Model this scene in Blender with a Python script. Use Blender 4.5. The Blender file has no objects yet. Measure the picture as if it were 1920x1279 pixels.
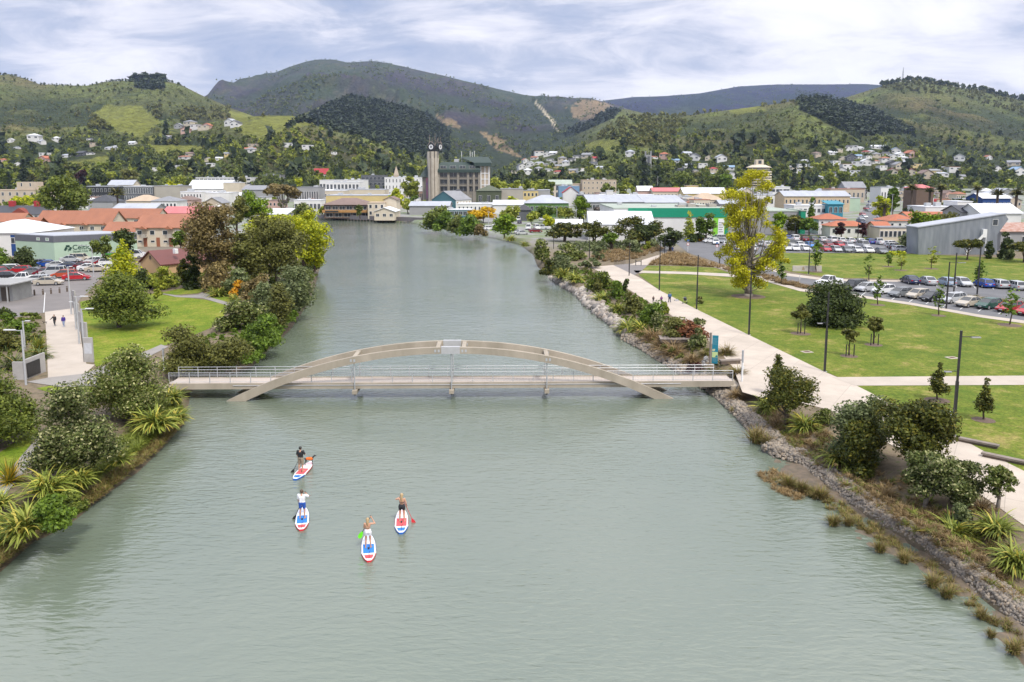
import bpy, bmesh, math, random
import numpy as np
from mathutils import Vector, Matrix, Euler
R = math.radians
SC = bpy.context.scene
COL = SC.collection
D_ = bpy.data
CAMH = 20.7; PITCH = R(8.0); FPX = 28.0 / 36.0 * 1920; ROWC = 540.0
cam_d = D_.cameras.new('camera'); cam = D_.objects.new('camera', cam_d); COL.objects.link(cam)
cam.location = (0, 0, CAMH); cam.rotation_euler = (R(90) - PITCH, 0, 0)
cam_d.lens = 28.0; cam_d.sensor_width = 36.0; cam_d.shift_y = -(639.5 - ROWC) / 1920.0
cam_d.clip_start = 0.5; cam_d.clip_end = 40000
SC.camera = cam
SC.view_settings.view_transform = 'Standard'; SC.view_settings.look = 'None'
SC.view_settings.exposure = 0.57; SC.view_settings.gamma = 1.0
SUN_EL = R(54); SUN_AZ = R(152)
sun_d = D_.lights.new('sun', 'SUN'); sun_d.energy = 2.3; sun_d.angle = R(10); sun_d.color = (1.0, .95, .87)
sun = D_.objects.new('sun', sun_d); COL.objects.link(sun)
sun.rotation_euler = Vector((-math.sin(SUN_AZ) * math.cos(SUN_EL), -math.cos(SUN_AZ) * math.cos(SUN_EL), -math.sin(SUN_EL))).to_track_quat('-Z', 'Y').to_euler()
W = D_.worlds.new('World'); SC.world = W; W.use_nodes = True
def build_world():
 nt = W.node_tree; N = nt.nodes; L = nt.links; N.clear()
 out = N.new('ShaderNodeOutputWorld'); bg = N.new('ShaderNodeBackground'); bg.inputs['Strength'].default_value = 0.1
 sky = N.new('ShaderNodeTexSky'); sky.sky_type = 'NISHITA'; sky.sun_disc = False
 sky.sun_elevation = SUN_EL; sky.sun_rotation = SUN_AZ
 tc = N.new('ShaderNodeTexCoord'); sep = N.new('ShaderNodeSeparateXYZ'); L.new(tc.outputs['Generated'], sep.inputs[0])
 def m(op, a, b=None, clamp=False):
  n = N.new('ShaderNodeMath'); n.operation = op; n.use_clamp = clamp
  for i, v in enumerate((a, b)):
   if v is None: continue
   if isinstance(v, (int, float)): n.inputs[i].default_value = v
   else: L.new(v, n.inputs[i])
  return n.outputs[0]
 zz = m('ADD', m('MAXIMUM', sep.outputs['Z'], 0.0), 0.20)
 cmb = N.new('ShaderNodeCombineXYZ'); L.new(m('DIVIDE', sep.outputs['X'], zz), cmb.inputs[0]); L.new(m('DIVIDE', sep.outputs['Y'], zz), cmb.inputs[1])
 def noise(sc, det, rough, off, dist=0.3):
  mp = N.new('ShaderNodeMapping'); mp.inputs['Location'].default_value = off; mp.inputs['Scale'].default_value = (1.15, 1.5, 1)
  L.new(cmb.outputs[0], mp.inputs[0])
  n = N.new('ShaderNodeTexNoise'); n.inputs['Scale'].default_value = sc; n.inputs['Detail'].default_value = det
  n.inputs['Roughness'].default_value = rough; n.inputs['Distortion'].default_value = dist
  L.new(mp.outputs[0], n.inputs['Vector']); return n.outputs['Fac']
 a = noise(0.55, 7, 0.55, (3.2, 1.1, 0)); b = noise(1.9, 9, 0.64, (7.7, 2.3, 4), .6)
 mix = m('ADD', m('MULTIPLY', a, 0.55), m('MULTIPLY', b, 0.45))
 left = m('MULTIPLY', m('SUBTRACT', 0.0, sep.outputs['X']), 0.09)
 mix = m('ADD', mix, left)
 cr = N.new('ShaderNodeValToRGB'); L.new(mix, cr.inputs[0]); e = cr.color_ramp.elements
 e[0].position = 0.385; e[0].color = (10.2, 10.1, 10.3, 1); e[1].position = 0.64; e[1].color = (3.3, 4.1, 6.1, 1)
 x = e.new(0.445); x.color = (9.4, 9.3, 9.7, 1); x = e.new(0.50); x.color = (7.7, 7.75, 8.7, 1); x = e.new(0.56); x.color = (5.0, 5.5, 7.0, 1)
 hz = m('SUBTRACT', 1.0, m('MULTIPLY', sep.outputs['Z'], 6.0), True)
 mx0 = N.new('ShaderNodeMix'); mx0.data_type = 'RGBA'; L.new(m('MULTIPLY', hz, 0.35), mx0.inputs[0]); L.new(cr.outputs[0], mx0.inputs[6]); mx0.inputs[7].default_value = (9.2, 9.2, 9.6, 1)
 mx = N.new('ShaderNodeMix'); mx.data_type = 'RGBA'; mx.inputs[0].default_value = 0.95
 L.new(sky.outputs[0], mx.inputs[6]); L.new(mx0.outputs[2], mx.inputs[7])
 mr = N.new('ShaderNodeMapRange'); mr.interpolation_type = 'SMOOTHSTEP'; mr.inputs[1].default_value = .18; mr.inputs[2].default_value = .75; mr.inputs[3].default_value = .78; mr.inputs[4].default_value = 1.45; L.new(sep.outputs['Z'], mr.inputs[0])
 vm = N.new('ShaderNodeVectorMath'); vm.operation = 'SCALE'; L.new(mx.outputs[2], vm.inputs[0]); L.new(mr.outputs[0], vm.inputs['Scale'])
 L.new(vm.outputs[0], bg.inputs['Color']); L.new(bg.outputs[0], out.inputs[0])
build_world()
CP, SP = math.cos(PITCH), math.sin(PITCH)
def ray(px, py):
 u = (px - 960.0) / FPX; v = (py - ROWC) / FPX
 return u, CP - v * SP, -v * CP - SP
def at(px, py, z=0.0):
 x, y, dz = ray(px, py); t = (z - CAMH) / dz
 return Vector((x * t, y * t, z))
def atY(px, py, Y):
 x, y, dz = ray(px, py); t = Y / y
 return Vector((x * t, Y, CAMH + dz * t))
def zrow(py, Y): return atY(960, py, Y).z
def pix(p):
 x, y, z = p[0], p[1], p[2] - CAMH
 d = y * CP - z * SP; up = y * SP + z * CP
 return 960 + FPX * x / d, ROWC - FPX * up / d
def pixnp(P):
 x, y, z = P[..., 0], P[..., 1], P[..., 2] - CAMH
 d = y * CP - z * SP; up = y * SP + z * CP
 return 960 + FPX * x / d, ROWC - FPX * up / d
G = 1.5
def groundz(Y):
 return G + max(0.0, Y - 480.0) * 0.012
def onground(px, py):
 z = G
 for _ in range(12): z = groundz(at(px, py, z).y if py > 340 else 900)
 return at(px, py, z)
MATS = {}
def nt_of(name):
 m = D_.materials.new(name); m.use_nodes = True; nt = m.node_tree
 return m, nt, nt.nodes, nt.links, nt.nodes['Principled BSDF']
def rgb(c): return (c[0], c[1], c[2], 1.0)
def s2l(*c):
 return tuple(((v / 255 / 12.92) if v / 255 <= .04045 else ((v / 255 + .055) / 1.055) ** 2.4) for v in c)
def mat(name, col, rough=0.6, col2=None, scale=1.0, amt=None, metal=0.0, bump=0.0, bscale=None, spec=None, obj=False, emit=None, rnd=0.0, stretch=None):
 """principled surface with procedural variation between col and col2"""
 if name in MATS: return MATS[name]
 m, nt, N, L, P = nt_of(name)
 if col2 is None: col2 = tuple(c * 0.72 for c in col)
 P.inputs['Roughness'].default_value = rough; P.inputs['Metallic'].default_value = metal
 if spec is not None: P.inputs['Specular IOR Level'].default_value = spec
 if obj: src = N.new('ShaderNodeTexCoord').outputs['Object']
 else: src = N.new('ShaderNodeNewGeometry').outputs['Position']
 if stretch:
  mp = N.new('ShaderNodeMapping'); mp.inputs['Scale'].default_value = stretch; L.new(src, mp.inputs[0]); src = mp.outputs[0]
 n = N.new('ShaderNodeTexNoise'); n.inputs['Scale'].default_value = scale; n.inputs['Detail'].default_value = 5; n.inputs['Roughness'].default_value = .6
 L.new(src, n.inputs['Vector'])
 cr = N.new('ShaderNodeValToRGB'); cr.color_ramp.elements[0].position = .3; cr.color_ramp.elements[1].position = .72
 cr.color_ramp.elements[0].color = rgb(col2); cr.color_ramp.elements[1].color = rgb(col)
 L.new(n.outputs['Fac'], cr.inputs[0]); o = cr.outputs[0]
 if rnd:
  oi = N.new('ShaderNodeObjectInfo'); hs = N.new('ShaderNodeHueSaturation')
  mr = N.new('ShaderNodeMapRange'); mr.inputs[3].default_value = 1 - rnd; mr.inputs[4].default_value = 1 + rnd
  L.new(oi.outputs['Random'], mr.inputs[0]); L.new(mr.outputs[0], hs.inputs['Value']); L.new(o, hs.inputs['Color']); o = hs.outputs[0]
 L.new(o, P.inputs['Base Color'])
 if bump:
  b = N.new('ShaderNodeBump'); b.inputs['Strength'].default_value = bump; b.inputs['Distance'].default_value = .05
  n2 = N.new('ShaderNodeTexNoise'); n2.inputs['Scale'].default_value = bscale or scale * 6; n2.inputs['Detail'].default_value = 4
  L.new(src, n2.inputs['Vector']); L.new(n2.outputs['Fac'], b.inputs['Height']); L.new(b.outputs[0], P.inputs['Normal'])
 if emit: P.inputs['Emission Color'].default_value = rgb(emit[0]); P.inputs['Emission Strength'].default_value = emit[1]
 MATS[name] = m; return m
def foliage(name, c1, c2, c3=None, trans=0.25, rough=.55, p3=0.9):
 """leaves: every leaf clump has its own tone between c1 and c2, a few are c3 (buds, new growth)"""
 if name in MATS: return MATS[name]
 m, nt, N, L, P = nt_of(name)
 g = N.new('ShaderNodeNewGeometry')
 cr = N.new('ShaderNodeValToRGB'); e = cr.color_ramp.elements
 e[0].position = 0.0; e[0].color = rgb(c1); e[1].position = p3 - .02; e[1].color = rgb(c2)
 x = e.new(p3); x.color = rgb(c3 or c2)
 L.new(g.outputs['Random Per Island'], cr.inputs[0])
 n = N.new('ShaderNodeTexNoise'); n.inputs['Scale'].default_value = 0.9; n.inputs['Detail'].default_value = 3; L.new(g.outputs['Position'], n.inputs['Vector'])
 oi = N.new('ShaderNodeObjectInfo')
 mr = N.new('ShaderNodeMapRange'); mr.inputs[1].default_value = .3; mr.inputs[2].default_value = .7; mr.inputs[3].default_value = .72; mr.inputs[4].default_value = 1.25
 L.new(n.outputs['Fac'], mr.inputs[0])
 mr2 = N.new('ShaderNodeMapRange'); mr2.inputs[3].default_value = .88; mr2.inputs[4].default_value = 1.12; L.new(oi.outputs['Random'], mr2.inputs[0])
 mu = N.new('ShaderNodeMath'); mu.operation = 'MULTIPLY'; L.new(mr.outputs[0], mu.inputs[0]); L.new(mr2.outputs[0], mu.inputs[1])
 hs = N.new('ShaderNodeHueSaturation'); L.new(cr.outputs[0], hs.inputs['Color']); L.new(mu.outputs[0], hs.inputs['Value'])
 L.new(hs.outputs[0], P.inputs['Base Color']); P.inputs['Roughness'].default_value = rough; P.inputs['Specular IOR Level'].default_value = .25
 tr = N.new('ShaderNodeBsdfTranslucent'); L.new(hs.outputs[0], tr.inputs['Color'])
 mx = N.new('ShaderNodeMixShader'); mx.inputs[0].default_value = trans
 L.new(P.outputs[0], mx.inputs[1]); L.new(tr.outputs[0], mx.inputs[2])
 L.new(mx.outputs[0], N['Material Output'].inputs['Surface'])
 MATS[name] = m; return m
def tag(o, label=None, cat=None, group=None, kind=None):
 if label: o['label'] = label
 if cat: o['category'] = cat
 if group: o['group'] = group
 if kind: o['kind'] = kind
 return o
def thing(name, label, cat, loc=(0, 0, 0), rz=0.0, group=None):
 o = D_.objects.new(name, None); COL.objects.link(o); o.empty_display_size = .5
 o.location = loc; o.rotation_euler = (0, 0, rz)
 return tag(o, label, cat, group)
def link(name, me, parent=None, loc=None, rz=0.0):
 o = D_.objects.new(name, me); COL.objects.link(o)
 if parent is not None: o.parent = parent
 if loc is not None: o.location = loc
 if rz: o.rotation_euler = (0, 0, rz)
 return o
KIDS = {}
def copy_tree(o, parent=None):
 c = o.copy(); COL.objects.link(c)
 if parent is not None: c.parent = parent
 for ch in list(o.children): copy_tree(ch, c)
 return c
def mesh_np(name, V, F, mats=(), smooth=False, mi=None):
 V = np.asarray(V, dtype=np.float32); F = np.asarray(F, dtype=np.int32)
 me = D_.meshes.new(name); k = F.shape[1]
 me.vertices.add(len(V)); me.vertices.foreach_set('co', V.ravel())
 me.loops.add(F.size); me.loops.foreach_set('vertex_index', F.ravel())
 me.polygons.add(len(F)); me.polygons.foreach_set('loop_start', np.arange(0, F.size, k, dtype=np.int32))
 try: me.polygons.foreach_set('loop_total', np.full(len(F), k, dtype=np.int32))
 except Exception: pass
 if smooth: me.polygons.foreach_set('use_smooth', np.ones(len(F), dtype=bool))
 if mi is not None: me.polygons.foreach_set('material_index', np.asarray(mi, dtype=np.int32))
 for m in mats: me.materials.append(m)
 me.update(calc_edges=True); return me
class MB:
 """collects shapes and links them as one mesh"""
 def __init__(s): s.v = []; s.f = []; s.m = []; s.M = Matrix.Identity(4)
 def add(s, vs, fs, mi=0):
  n = len(s.v); s.v += [tuple(s.M @ Vector(v)) for v in vs]; s.f += [tuple(i + n for i in f) for f in fs]; s.m += [mi] * len(fs); return s
 def box(s, x0, x1, y0, y1, z0, z1, mi=0):
  return s.add([(x0, y0, z0), (x1, y0, z0), (x1, y1, z0), (x0, y1, z0), (x0, y0, z1), (x1, y0, z1), (x1, y1, z1), (x0, y1, z1)],
      [(0, 3, 2, 1), (4, 5, 6, 7), (0, 1, 5, 4), (1, 2, 6, 5), (2, 3, 7, 6), (3, 0, 4, 7)], mi)
 def bev(s, x0, x1, y0, y1, z0, z1, b=.02, mi=0):
  return s.add([(x0, y0, z0), (x1, y0, z0), (x1, y1, z0), (x0, y1, z0), (x0, y0, z1 - b), (x1, y0, z1 - b), (x1, y1, z1 - b), (x0, y1, z1 - b),
      (x0 + b, y0 + b, z1), (x1 - b, y0 + b, z1), (x1 - b, y1 - b, z1), (x0 + b, y1 - b, z1)],
      [(0, 3, 2, 1), (0, 1, 5, 4), (1, 2, 6, 5), (2, 3, 7, 6), (3, 0, 4, 7), (4, 5, 9, 8), (5, 6, 10, 9), (6, 7, 11, 10), (7, 4, 8, 11), (8, 9, 10, 11)], mi)
 def tube(s, p0, p1, r0, r1=None, n=8, mi=0, cap=True):
  r1 = r0 if r1 is None else r1
  p0 = Vector(p0); p1 = Vector(p1); d = (p1 - p0)
  if d.length < 1e-6: return s
  q = d.to_track_quat('Z', 'Y'); vs = []
  for p, r in ((p0, r0), (p1, r1)):
   for i in range(n):
    a = 2 * math.pi * i / n; vs.append(p + q @ Vector((r * math.cos(a), r * math.sin(a), 0)))
  fs = [(i, (i + 1) % n, n + (i + 1) % n, n + i) for i in range(n)]
  if cap: fs += [tuple(range(n - 1, -1, -1)), tuple(range(n, 2 * n))]
  return s.add(vs, fs, mi)
 def path(s, pts, rs, n=6, mi=0):
  for i in range(len(pts) - 1): s.tube(pts[i], pts[i + 1], rs[i], rs[i + 1], n, mi)
  return s
 def ball(s, c, r, n=8, m=6, mi=0, sq=(1, 1, 1)):
  c = Vector(c); vs = [c + Vector((0, 0, r * sq[2]))]
  for j in range(1, m):
   t = math.pi * j / m
   for i in range(n):
    a = 2 * math.pi * i / n; vs.append(c + Vector((r * sq[0] * math.sin(t) * math.cos(a), r * sq[1] * math.sin(t) * math.sin(a), r * sq[2] * math.cos(t))))
  vs.append(c + Vector((0, 0, -r * sq[2]))); fs = []
  for i in range(n): fs.append((0, 1 + i, 1 + (i + 1) % n))
  for j in range(m - 2):
   for i in range(n): fs.append((1 + j * n + i, 1 + (j + 1) * n + i, 1 + (j + 1) * n + (i + 1) % n, 1 + j * n + (i + 1) % n))
  k = 1 + (m - 2) * n
  for i in range(n): fs.append((len(vs) - 1, k + (i + 1) % n, k + i))
  return s.add(vs, fs, mi)
 def prism(s, poly, a, b, axis='y', mi=0):
  """polygon (u, w) extruded along an axis from a to b"""
  def P(u, w, t): return (u, t, w) if axis == 'y' else ((t, u, w) if axis == 'x' else (u, w, t))
  n = len(poly); vs = [P(u, w, a) for u, w in poly] + [P(u, w, b) for u, w in poly]
  fs = [(i, (i + 1) % n, n + (i + 1) % n, n + i) for i in range(n)] + [tuple(range(n - 1, -1, -1)), tuple(range(n, 2 * n))]
  return s.add(vs, fs, mi)
 def quad(s, a, b, c, d, mi=0): return s.add([a, b, c, d], [(0, 1, 2, 3)], mi)
 def mesh(s, name, mats, smooth=False, fix=True):
  me = D_.meshes.new(name); me.from_pydata(s.v, [], s.f)
  for m in (mats if isinstance(mats, (list, tuple)) else [mats]): me.materials.append(m)
  me.polygons.foreach_set('material_index', s.m)
  if fix:
   bm = bmesh.new(); bm.from_mesh(me); bmesh.ops.recalc_face_normals(bm, faces=bm.faces); bm.to_mesh(me); bm.free()
  if smooth: me.polygons.foreach_set('use_smooth', [True] * len(me.polygons))
  me.update(); return me
 def build(s, name, mats, parent=None, smooth=False, loc=None, rz=0.0, fix=True):
  return link(name, s.mesh(name, mats, smooth, fix), parent, loc, rz)
def vnoise(x, y, seed=0):
 rs = np.random.RandomState(seed); T = rs.rand(256, 256)
 xi = np.floor(x).astype(int); yi = np.floor(y).astype(int); fx = x - xi; fy = y - yi
 fx = fx * fx * fx * (fx * (fx * 6 - 15) + 10); fy = fy * fy * fy * (fy * (fy * 6 - 15) + 10)
 a = T[xi % 256, yi % 256]; b = T[(xi + 1) % 256, yi % 256]; c = T[xi % 256, (yi + 1) % 256]; d = T[(xi + 1) % 256, (yi + 1) % 256]
 return (a * (1 - fx) + b * fx) * (1 - fy) + (c * (1 - fx) + d * fx) * fy
def fbm(x, y, oct=5, seed=0, ridged=False):
 s = 0; amp = .5; tot = 0
 for o in range(oct):
  n = vnoise(x * 2 ** o + 17.3 * o, y * 2 ** o + 9.1 * o, seed + o)
  if ridged: n = 1 - np.abs(2 * n - 1)
  s = s + n * amp; tot += amp; amp *= .5
 return s / tot
def inpoly(px, py, poly):
 px = np.asarray(px); py = np.asarray(py); r = np.zeros(px.shape, bool); n = len(poly)
 for i in range(n):
  x0, y0 = poly[i]; x1, y1 = poly[(i + 1) % n]
  if y0 == y1: continue
  c = ((y0 > py) != (y1 > py)) & (px < (x1 - x0) * (py - y0) / (y1 - y0) + x0); r ^= c
 return r
# ================================================================ water, ground, hills
LEFT_PX = [(-260, 1300), (-80, 1140), (0, 1072), (60, 1018), (130, 985), (190, 935), (260, 885), (305, 840), (345, 795), (352, 765), (356, 735), (400, 712), (470, 690), (505, 655), (545, 618), (575, 572), (590, 540), (596, 515), (604, 490), (612, 465), (612, 440), (604, 424), (560, 417)]
FAR_PX = [(560, 412), (620, 411), (700, 414), (770, 418)]
RIGHT_PX = [(800, 425), (850, 433), (930, 448), (975, 459), (1000, 478), (1008, 500), (1035, 523), (1080, 555), (1115, 588), (1148, 612), (1162, 632), (1205, 655), (1255, 686), (1295, 712), (1345, 747), (1400, 802), (1450, 856), (1497, 872), (1550, 914), (1602, 954), (1668, 998), (1733, 1038), (1832, 1116), (1920, 1186), (2100, 1330)]
riv = [at(x, y, 0) for x, y in LEFT_PX + FAR_PX + RIGHT_PX]
RIV = np.array([(p.x, p.y) for p in ([at(-260, 1300) + Vector((-60, -140, 0))] + riv + [riv[-1] + Vector((60, -140, 0))])])
NL = len(LEFT_PX) + 1; NF = NL + len(FAR_PX)
def river_sd(X, Y):
 """signed distance to the water edge, positive on land, and which bank is nearest (0 left, 1 far, 2 right)"""
 best = np.full(X.shape, 1e9); side = np.zeros(X.shape, int); n = len(RIV)
 for i in range(n - 1):
  ax, ay = RIV[i]; bx, by = RIV[i + 1]; dx, dy = bx - ax, by - ay
  t = np.clip(((X - ax) * dx + (Y - ay) * dy) / (dx * dx + dy * dy + 1e-9), 0, 1)
  d = np.hypot(X - ax - t * dx, Y - ay - t * dy); c = d < best
  best = np.where(c, d, best); side = np.where(c, 0 if i < NL - 1 else (1 if i < NF - 1 else 2), side)
 ins = inpoly(X, Y, [tuple(p) for p in RIV])
 return np.where(ins, -best, best), side
def right_bank(sd):
 a = np.clip(sd / .5, 0, 1); b = np.clip((sd - 1.3) / 3.2, 0, 1); return .5 * a + (G - .5) * b * b * (3 - 2 * b)
def land(px, py):
 """the ground under a pixel, on the slope of the right bank too"""
 z = G
 for _ in range(9):
  p = at(px, py, z); sd, side = river_sd(np.array([p.x]), np.array([p.y]))
  if side[0] != 2 or p.y > 140: return at(px, py, G)
  z = .5 * z + .5 * float(right_bank(sd)[0])
 return at(px, py, z)
def build_ground():
 nu, nd = 760, 560
 u = np.linspace(-1.05, 1.05, nu); Yd = np.exp(np.linspace(np.log(9.0), np.log(1300.0), nd))
 U, YY = np.meshgrid(u, Yd); X = U * YY + U * 14; Y = YY
 sd, side = river_sd(X, Y)
 w = np.where(side == 0, 5.0, np.where(side == 1, 2.0, 1.7))
 n = fbm(X * .35, Y * .35, 3, 5)
 base = G + np.maximum(0, Y - 480) * .012
 t = np.clip(sd / w, -1.4, 1)
 z = np.where(t > 0, base * (1 - (1 - np.clip(t, 0, 1)) ** 1.6), t * 1.8)
 z = np.where((side == 2) & (sd > 0) & (Y < 140), right_bank(sd), z)
 z = z + (n - .5) * .5 * np.clip(1 - np.abs(t - .45) * 1.8, 0, 1) * (side == 0)
 V = np.stack([X, Y, z], -1).reshape(-1, 3)
 i = np.arange(nd - 1)[:, None] * nu + np.arange(nu - 1)[None]
 F = np.stack([i, i + 1, i + 1 + nu, i + nu], -1).reshape(-1, 4)
 m, nt, N, L, P = nt_of('ground_soil')
 g = N.new('ShaderNodeNewGeometry'); sp = N.new('ShaderNodeSeparateXYZ'); L.new(g.outputs['Position'], sp.inputs[0])
 def ramp(sc, cols, det=6):
  n_ = N.new('ShaderNodeTexNoise'); n_.inputs['Scale'].default_value = sc; n_.inputs['Detail'].default_value = det; n_.inputs['Roughness'].default_value = .65; L.new(g.outputs['Position'], n_.inputs['Vector'])
  c = N.new('ShaderNodeValToRGB'); L.new(n_.outputs['Fac'], c.inputs[0])
  c.color_ramp.elements[0].position = .32; c.color_ramp.elements[1].position = .7
  c.color_ramp.elements[0].color = rgb(cols[0]); c.color_ramp.elements[1].color = rgb(cols[-1])
  for k, cc in enumerate(cols[1:-1]): e = c.color_ramp.elements.new(.32 + .38 * (k + 1) / (len(cols) - 1)); e.color = rgb(cc)
  return c.outputs[0]
 near = ramp(1.4, [(.075, .07, .03), (.13, .10, .06), (.18, .135, .085), (.09, .115, .025)])
 town = ramp(.05, [(.17, .17, .175), (.24, .235, .23), (.13, .17, .07), (.27, .26, .25)])
 mr = N.new('ShaderNodeMapRange'); mr.inputs[1].default_value = 195; mr.inputs[2].default_value = 260; L.new(sp.outputs['Y'], mr.inputs[0])
 mx = N.new('ShaderNodeMix'); mx.data_type = 'RGBA'; L.new(mr.outputs[0], mx.inputs[0]); L.new(near, mx.inputs[6]); L.new(town, mx.inputs[7])
 mw = N.new('ShaderNodeMapRange'); mw.inputs[1].default_value = .05; mw.inputs[2].default_value = .45; mw.inputs[3].default_value = .55; mw.inputs[4].default_value = 1; L.new(sp.outputs['Z'], mw.inputs[0])
 hs = N.new('ShaderNodeHueSaturation'); L.new(mx.outputs[2], hs.inputs['Color']); L.new(mw.outputs[0], hs.inputs['Value'])
 L.new(hs.outputs[0], P.inputs['Base Color']); P.inputs['Roughness'].default_value = .9
 tag(link('ground', mesh_np('ground', V, F, [m], True)), kind='structure')
build_ground()
def build_water():
 m, nt, N, L, P = nt_of('river_water')
 P.inputs['Roughness'].default_value = .06; P.inputs['IOR'].default_value = 1.85; P.inputs['Specular IOR Level'].default_value = .5
 g = N.new('ShaderNodeNewGeometry')
 n0 = N.new('ShaderNodeTexNoise'); n0.inputs['Scale'].default_value = .035; n0.inputs['Detail'].default_value = 4; L.new(g.outputs['Position'], n0.inputs['Vector'])
 cr = N.new('ShaderNodeValToRGB'); cr.color_ramp.elements[0].position = .3; cr.color_ramp.elements[1].position = .75
 cr.color_ramp.elements[0].color = (.116, .146, .108, 1); cr.color_ramp.elements[1].color = (.154, .177, .136, 1)
 L.new(n0.outputs['Fac'], cr.inputs[0]); L.new(cr.outputs[0], P.inputs['Base Color'])
 def nz(sc, st, det, rot=0):
  mp = N.new('ShaderNodeMapping'); mp.inputs['Scale'].default_value = st; mp.inputs['Rotation'].default_value = (0, 0, rot); L.new(g.outputs['Position'], mp.inputs[0])
  t = N.new('ShaderNodeTexNoise'); t.inputs['Scale'].default_value = sc; t.inputs['Detail'].default_value = det; t.inputs['Distortion'].default_value = .4; L.new(mp.outputs[0], t.inputs['Vector']); return t.outputs['Fac']
 b1 = N.new('ShaderNodeBump'); b1.inputs['Strength'].default_value = .62; b1.inputs['Distance'].default_value = .085; L.new(nz(2.3, (.5, 1.35, 1), 4, .12), b1.inputs['Height'])
 b2 = N.new('ShaderNodeBump'); b2.inputs['Strength'].default_value = .22; b2.inputs['Distance'].default_value = .3; L.new(nz(.5, (.6, 1.3, 1), 3, -.3), b2.inputs['Height']); L.new(b2.outputs[0], b1.inputs['Normal'])
 n3 = N.new('ShaderNodeTexNoise'); n3.inputs['Scale'].default_value = .05; n3.inputs['Detail'].default_value = 3; L.new(g.outputs['Position'], n3.inputs['Vector'])
 mr = N.new('ShaderNodeMapRange'); mr.inputs[1].default_value = .35; mr.inputs[2].default_value = .7; mr.inputs[3].default_value = .45; mr.inputs[4].default_value = 1.0; L.new(n3.outputs['Fac'], mr.inputs[0]); L.new(mr.outputs[0], b1.inputs['Strength'])
 L.new(b1.outputs[0], P.inputs['Normal'])
 V = [(-260, -200, 0), (260, -200, 0), (260, 480, 0), (-260, 480, 0)]
 tag(link('river_water', mesh_np('river_water', V, [(0, 1, 2, 3)], [m])), kind='structure')
build_water()
def upx(px): return (px - 960.0) / FPX / CP
def crest(pts):
 p = np.array(pts, float); return upx(p[:, 0]), p[:, 1]
LAYERS = [
 ('A1', [(-900, 190), (-500, 165), (-200, 158), (0, 148), (28, 141), (50, 138), (75, 145), (105, 157), (150, 159), (190, 160), (225, 152), (270, 150), (300, 149), (335, 151), (360, 158), (400, 180), (450, 203), (500, 222), (560, 250), (640, 290), (760, 335)], 2400, 950, .30),
 ('A2', [(-900, 260), (-300, 250), (0, 245), (100, 255), (200, 240), (300, 246), (380, 236), (430, 226), (480, 219), (520, 216), (560, 217), (590, 226), (640, 244), (700, 262), (760, 285), (830, 312), (900, 335)], 1500, 760, .20),
 ('B1', [(100, 300), (300, 230), (380, 192), (420, 172), (470, 155), (520, 140), (560, 124), (590, 114), (610, 111), (640, 111), (665, 117), (690, 115), (712, 114), (745, 120), (800, 133), (840, 142), (870, 150), (930, 165), (985, 178), (1040, 183), (1085, 184), (1110, 186), (1160, 200), (1300, 260), (1500, 330)], 5200, 1900, .44),
 ('B2', [(900, 260), (1000, 230), (1080, 200), (1130, 188), (1180, 182), (1240, 180), (1300, 175), (1370, 162), (1440, 158), (1530, 158), (1600, 157), (1700, 165), (1900, 190), (2300, 220), (2900, 260)], 7200, 3600, .22),
 ('B3', [(560, 260), (640, 215), (700, 196), (760, 200), (830, 214), (880, 236), (930, 266), (975, 292), (1010, 320)], 3500, 1700, .32),
 ('B4', [(900, 335), (960, 304), (1000, 286), (1050, 258), (1100, 228), (1140, 207), (1165, 204), (1200, 212), (1260, 240), (1340, 290)], 3000, 1500, .12),
 ('C', [(480, 300), (540, 236), (575, 216), (610, 200), (640, 188), (662, 181), (685, 184), (700, 188), (740, 196), (770, 203), (800, 216), (825, 235), (840, 258), (860, 290), (890, 330)], 2500, 1350, .10),
 ('D1', [(900, 338), (960, 306), (1000, 292), (1040, 280), (1090, 268), (1115, 250), (1135, 234), (1165, 220), (1220, 216), (1280, 216), (1340, 208), (1400, 200), (1450, 193), (1490, 184), (1530, 186), (1580, 203), (1640, 226), (1700, 248), (1780, 278), (1900, 300), (2200, 300), (2900, 290)], 2000, 900, .22),
 ('D2', [(1380, 240), (1480, 206), (1550, 188), (1600, 171), (1640, 158), (1665, 152), (1690, 150), (1712, 153), (1735, 158), (1770, 163), (1820, 172), (1870, 184), (1920, 192), (2100, 205), (2500, 240), (2900, 260)], 2700, 1250, .28),
]
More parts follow.
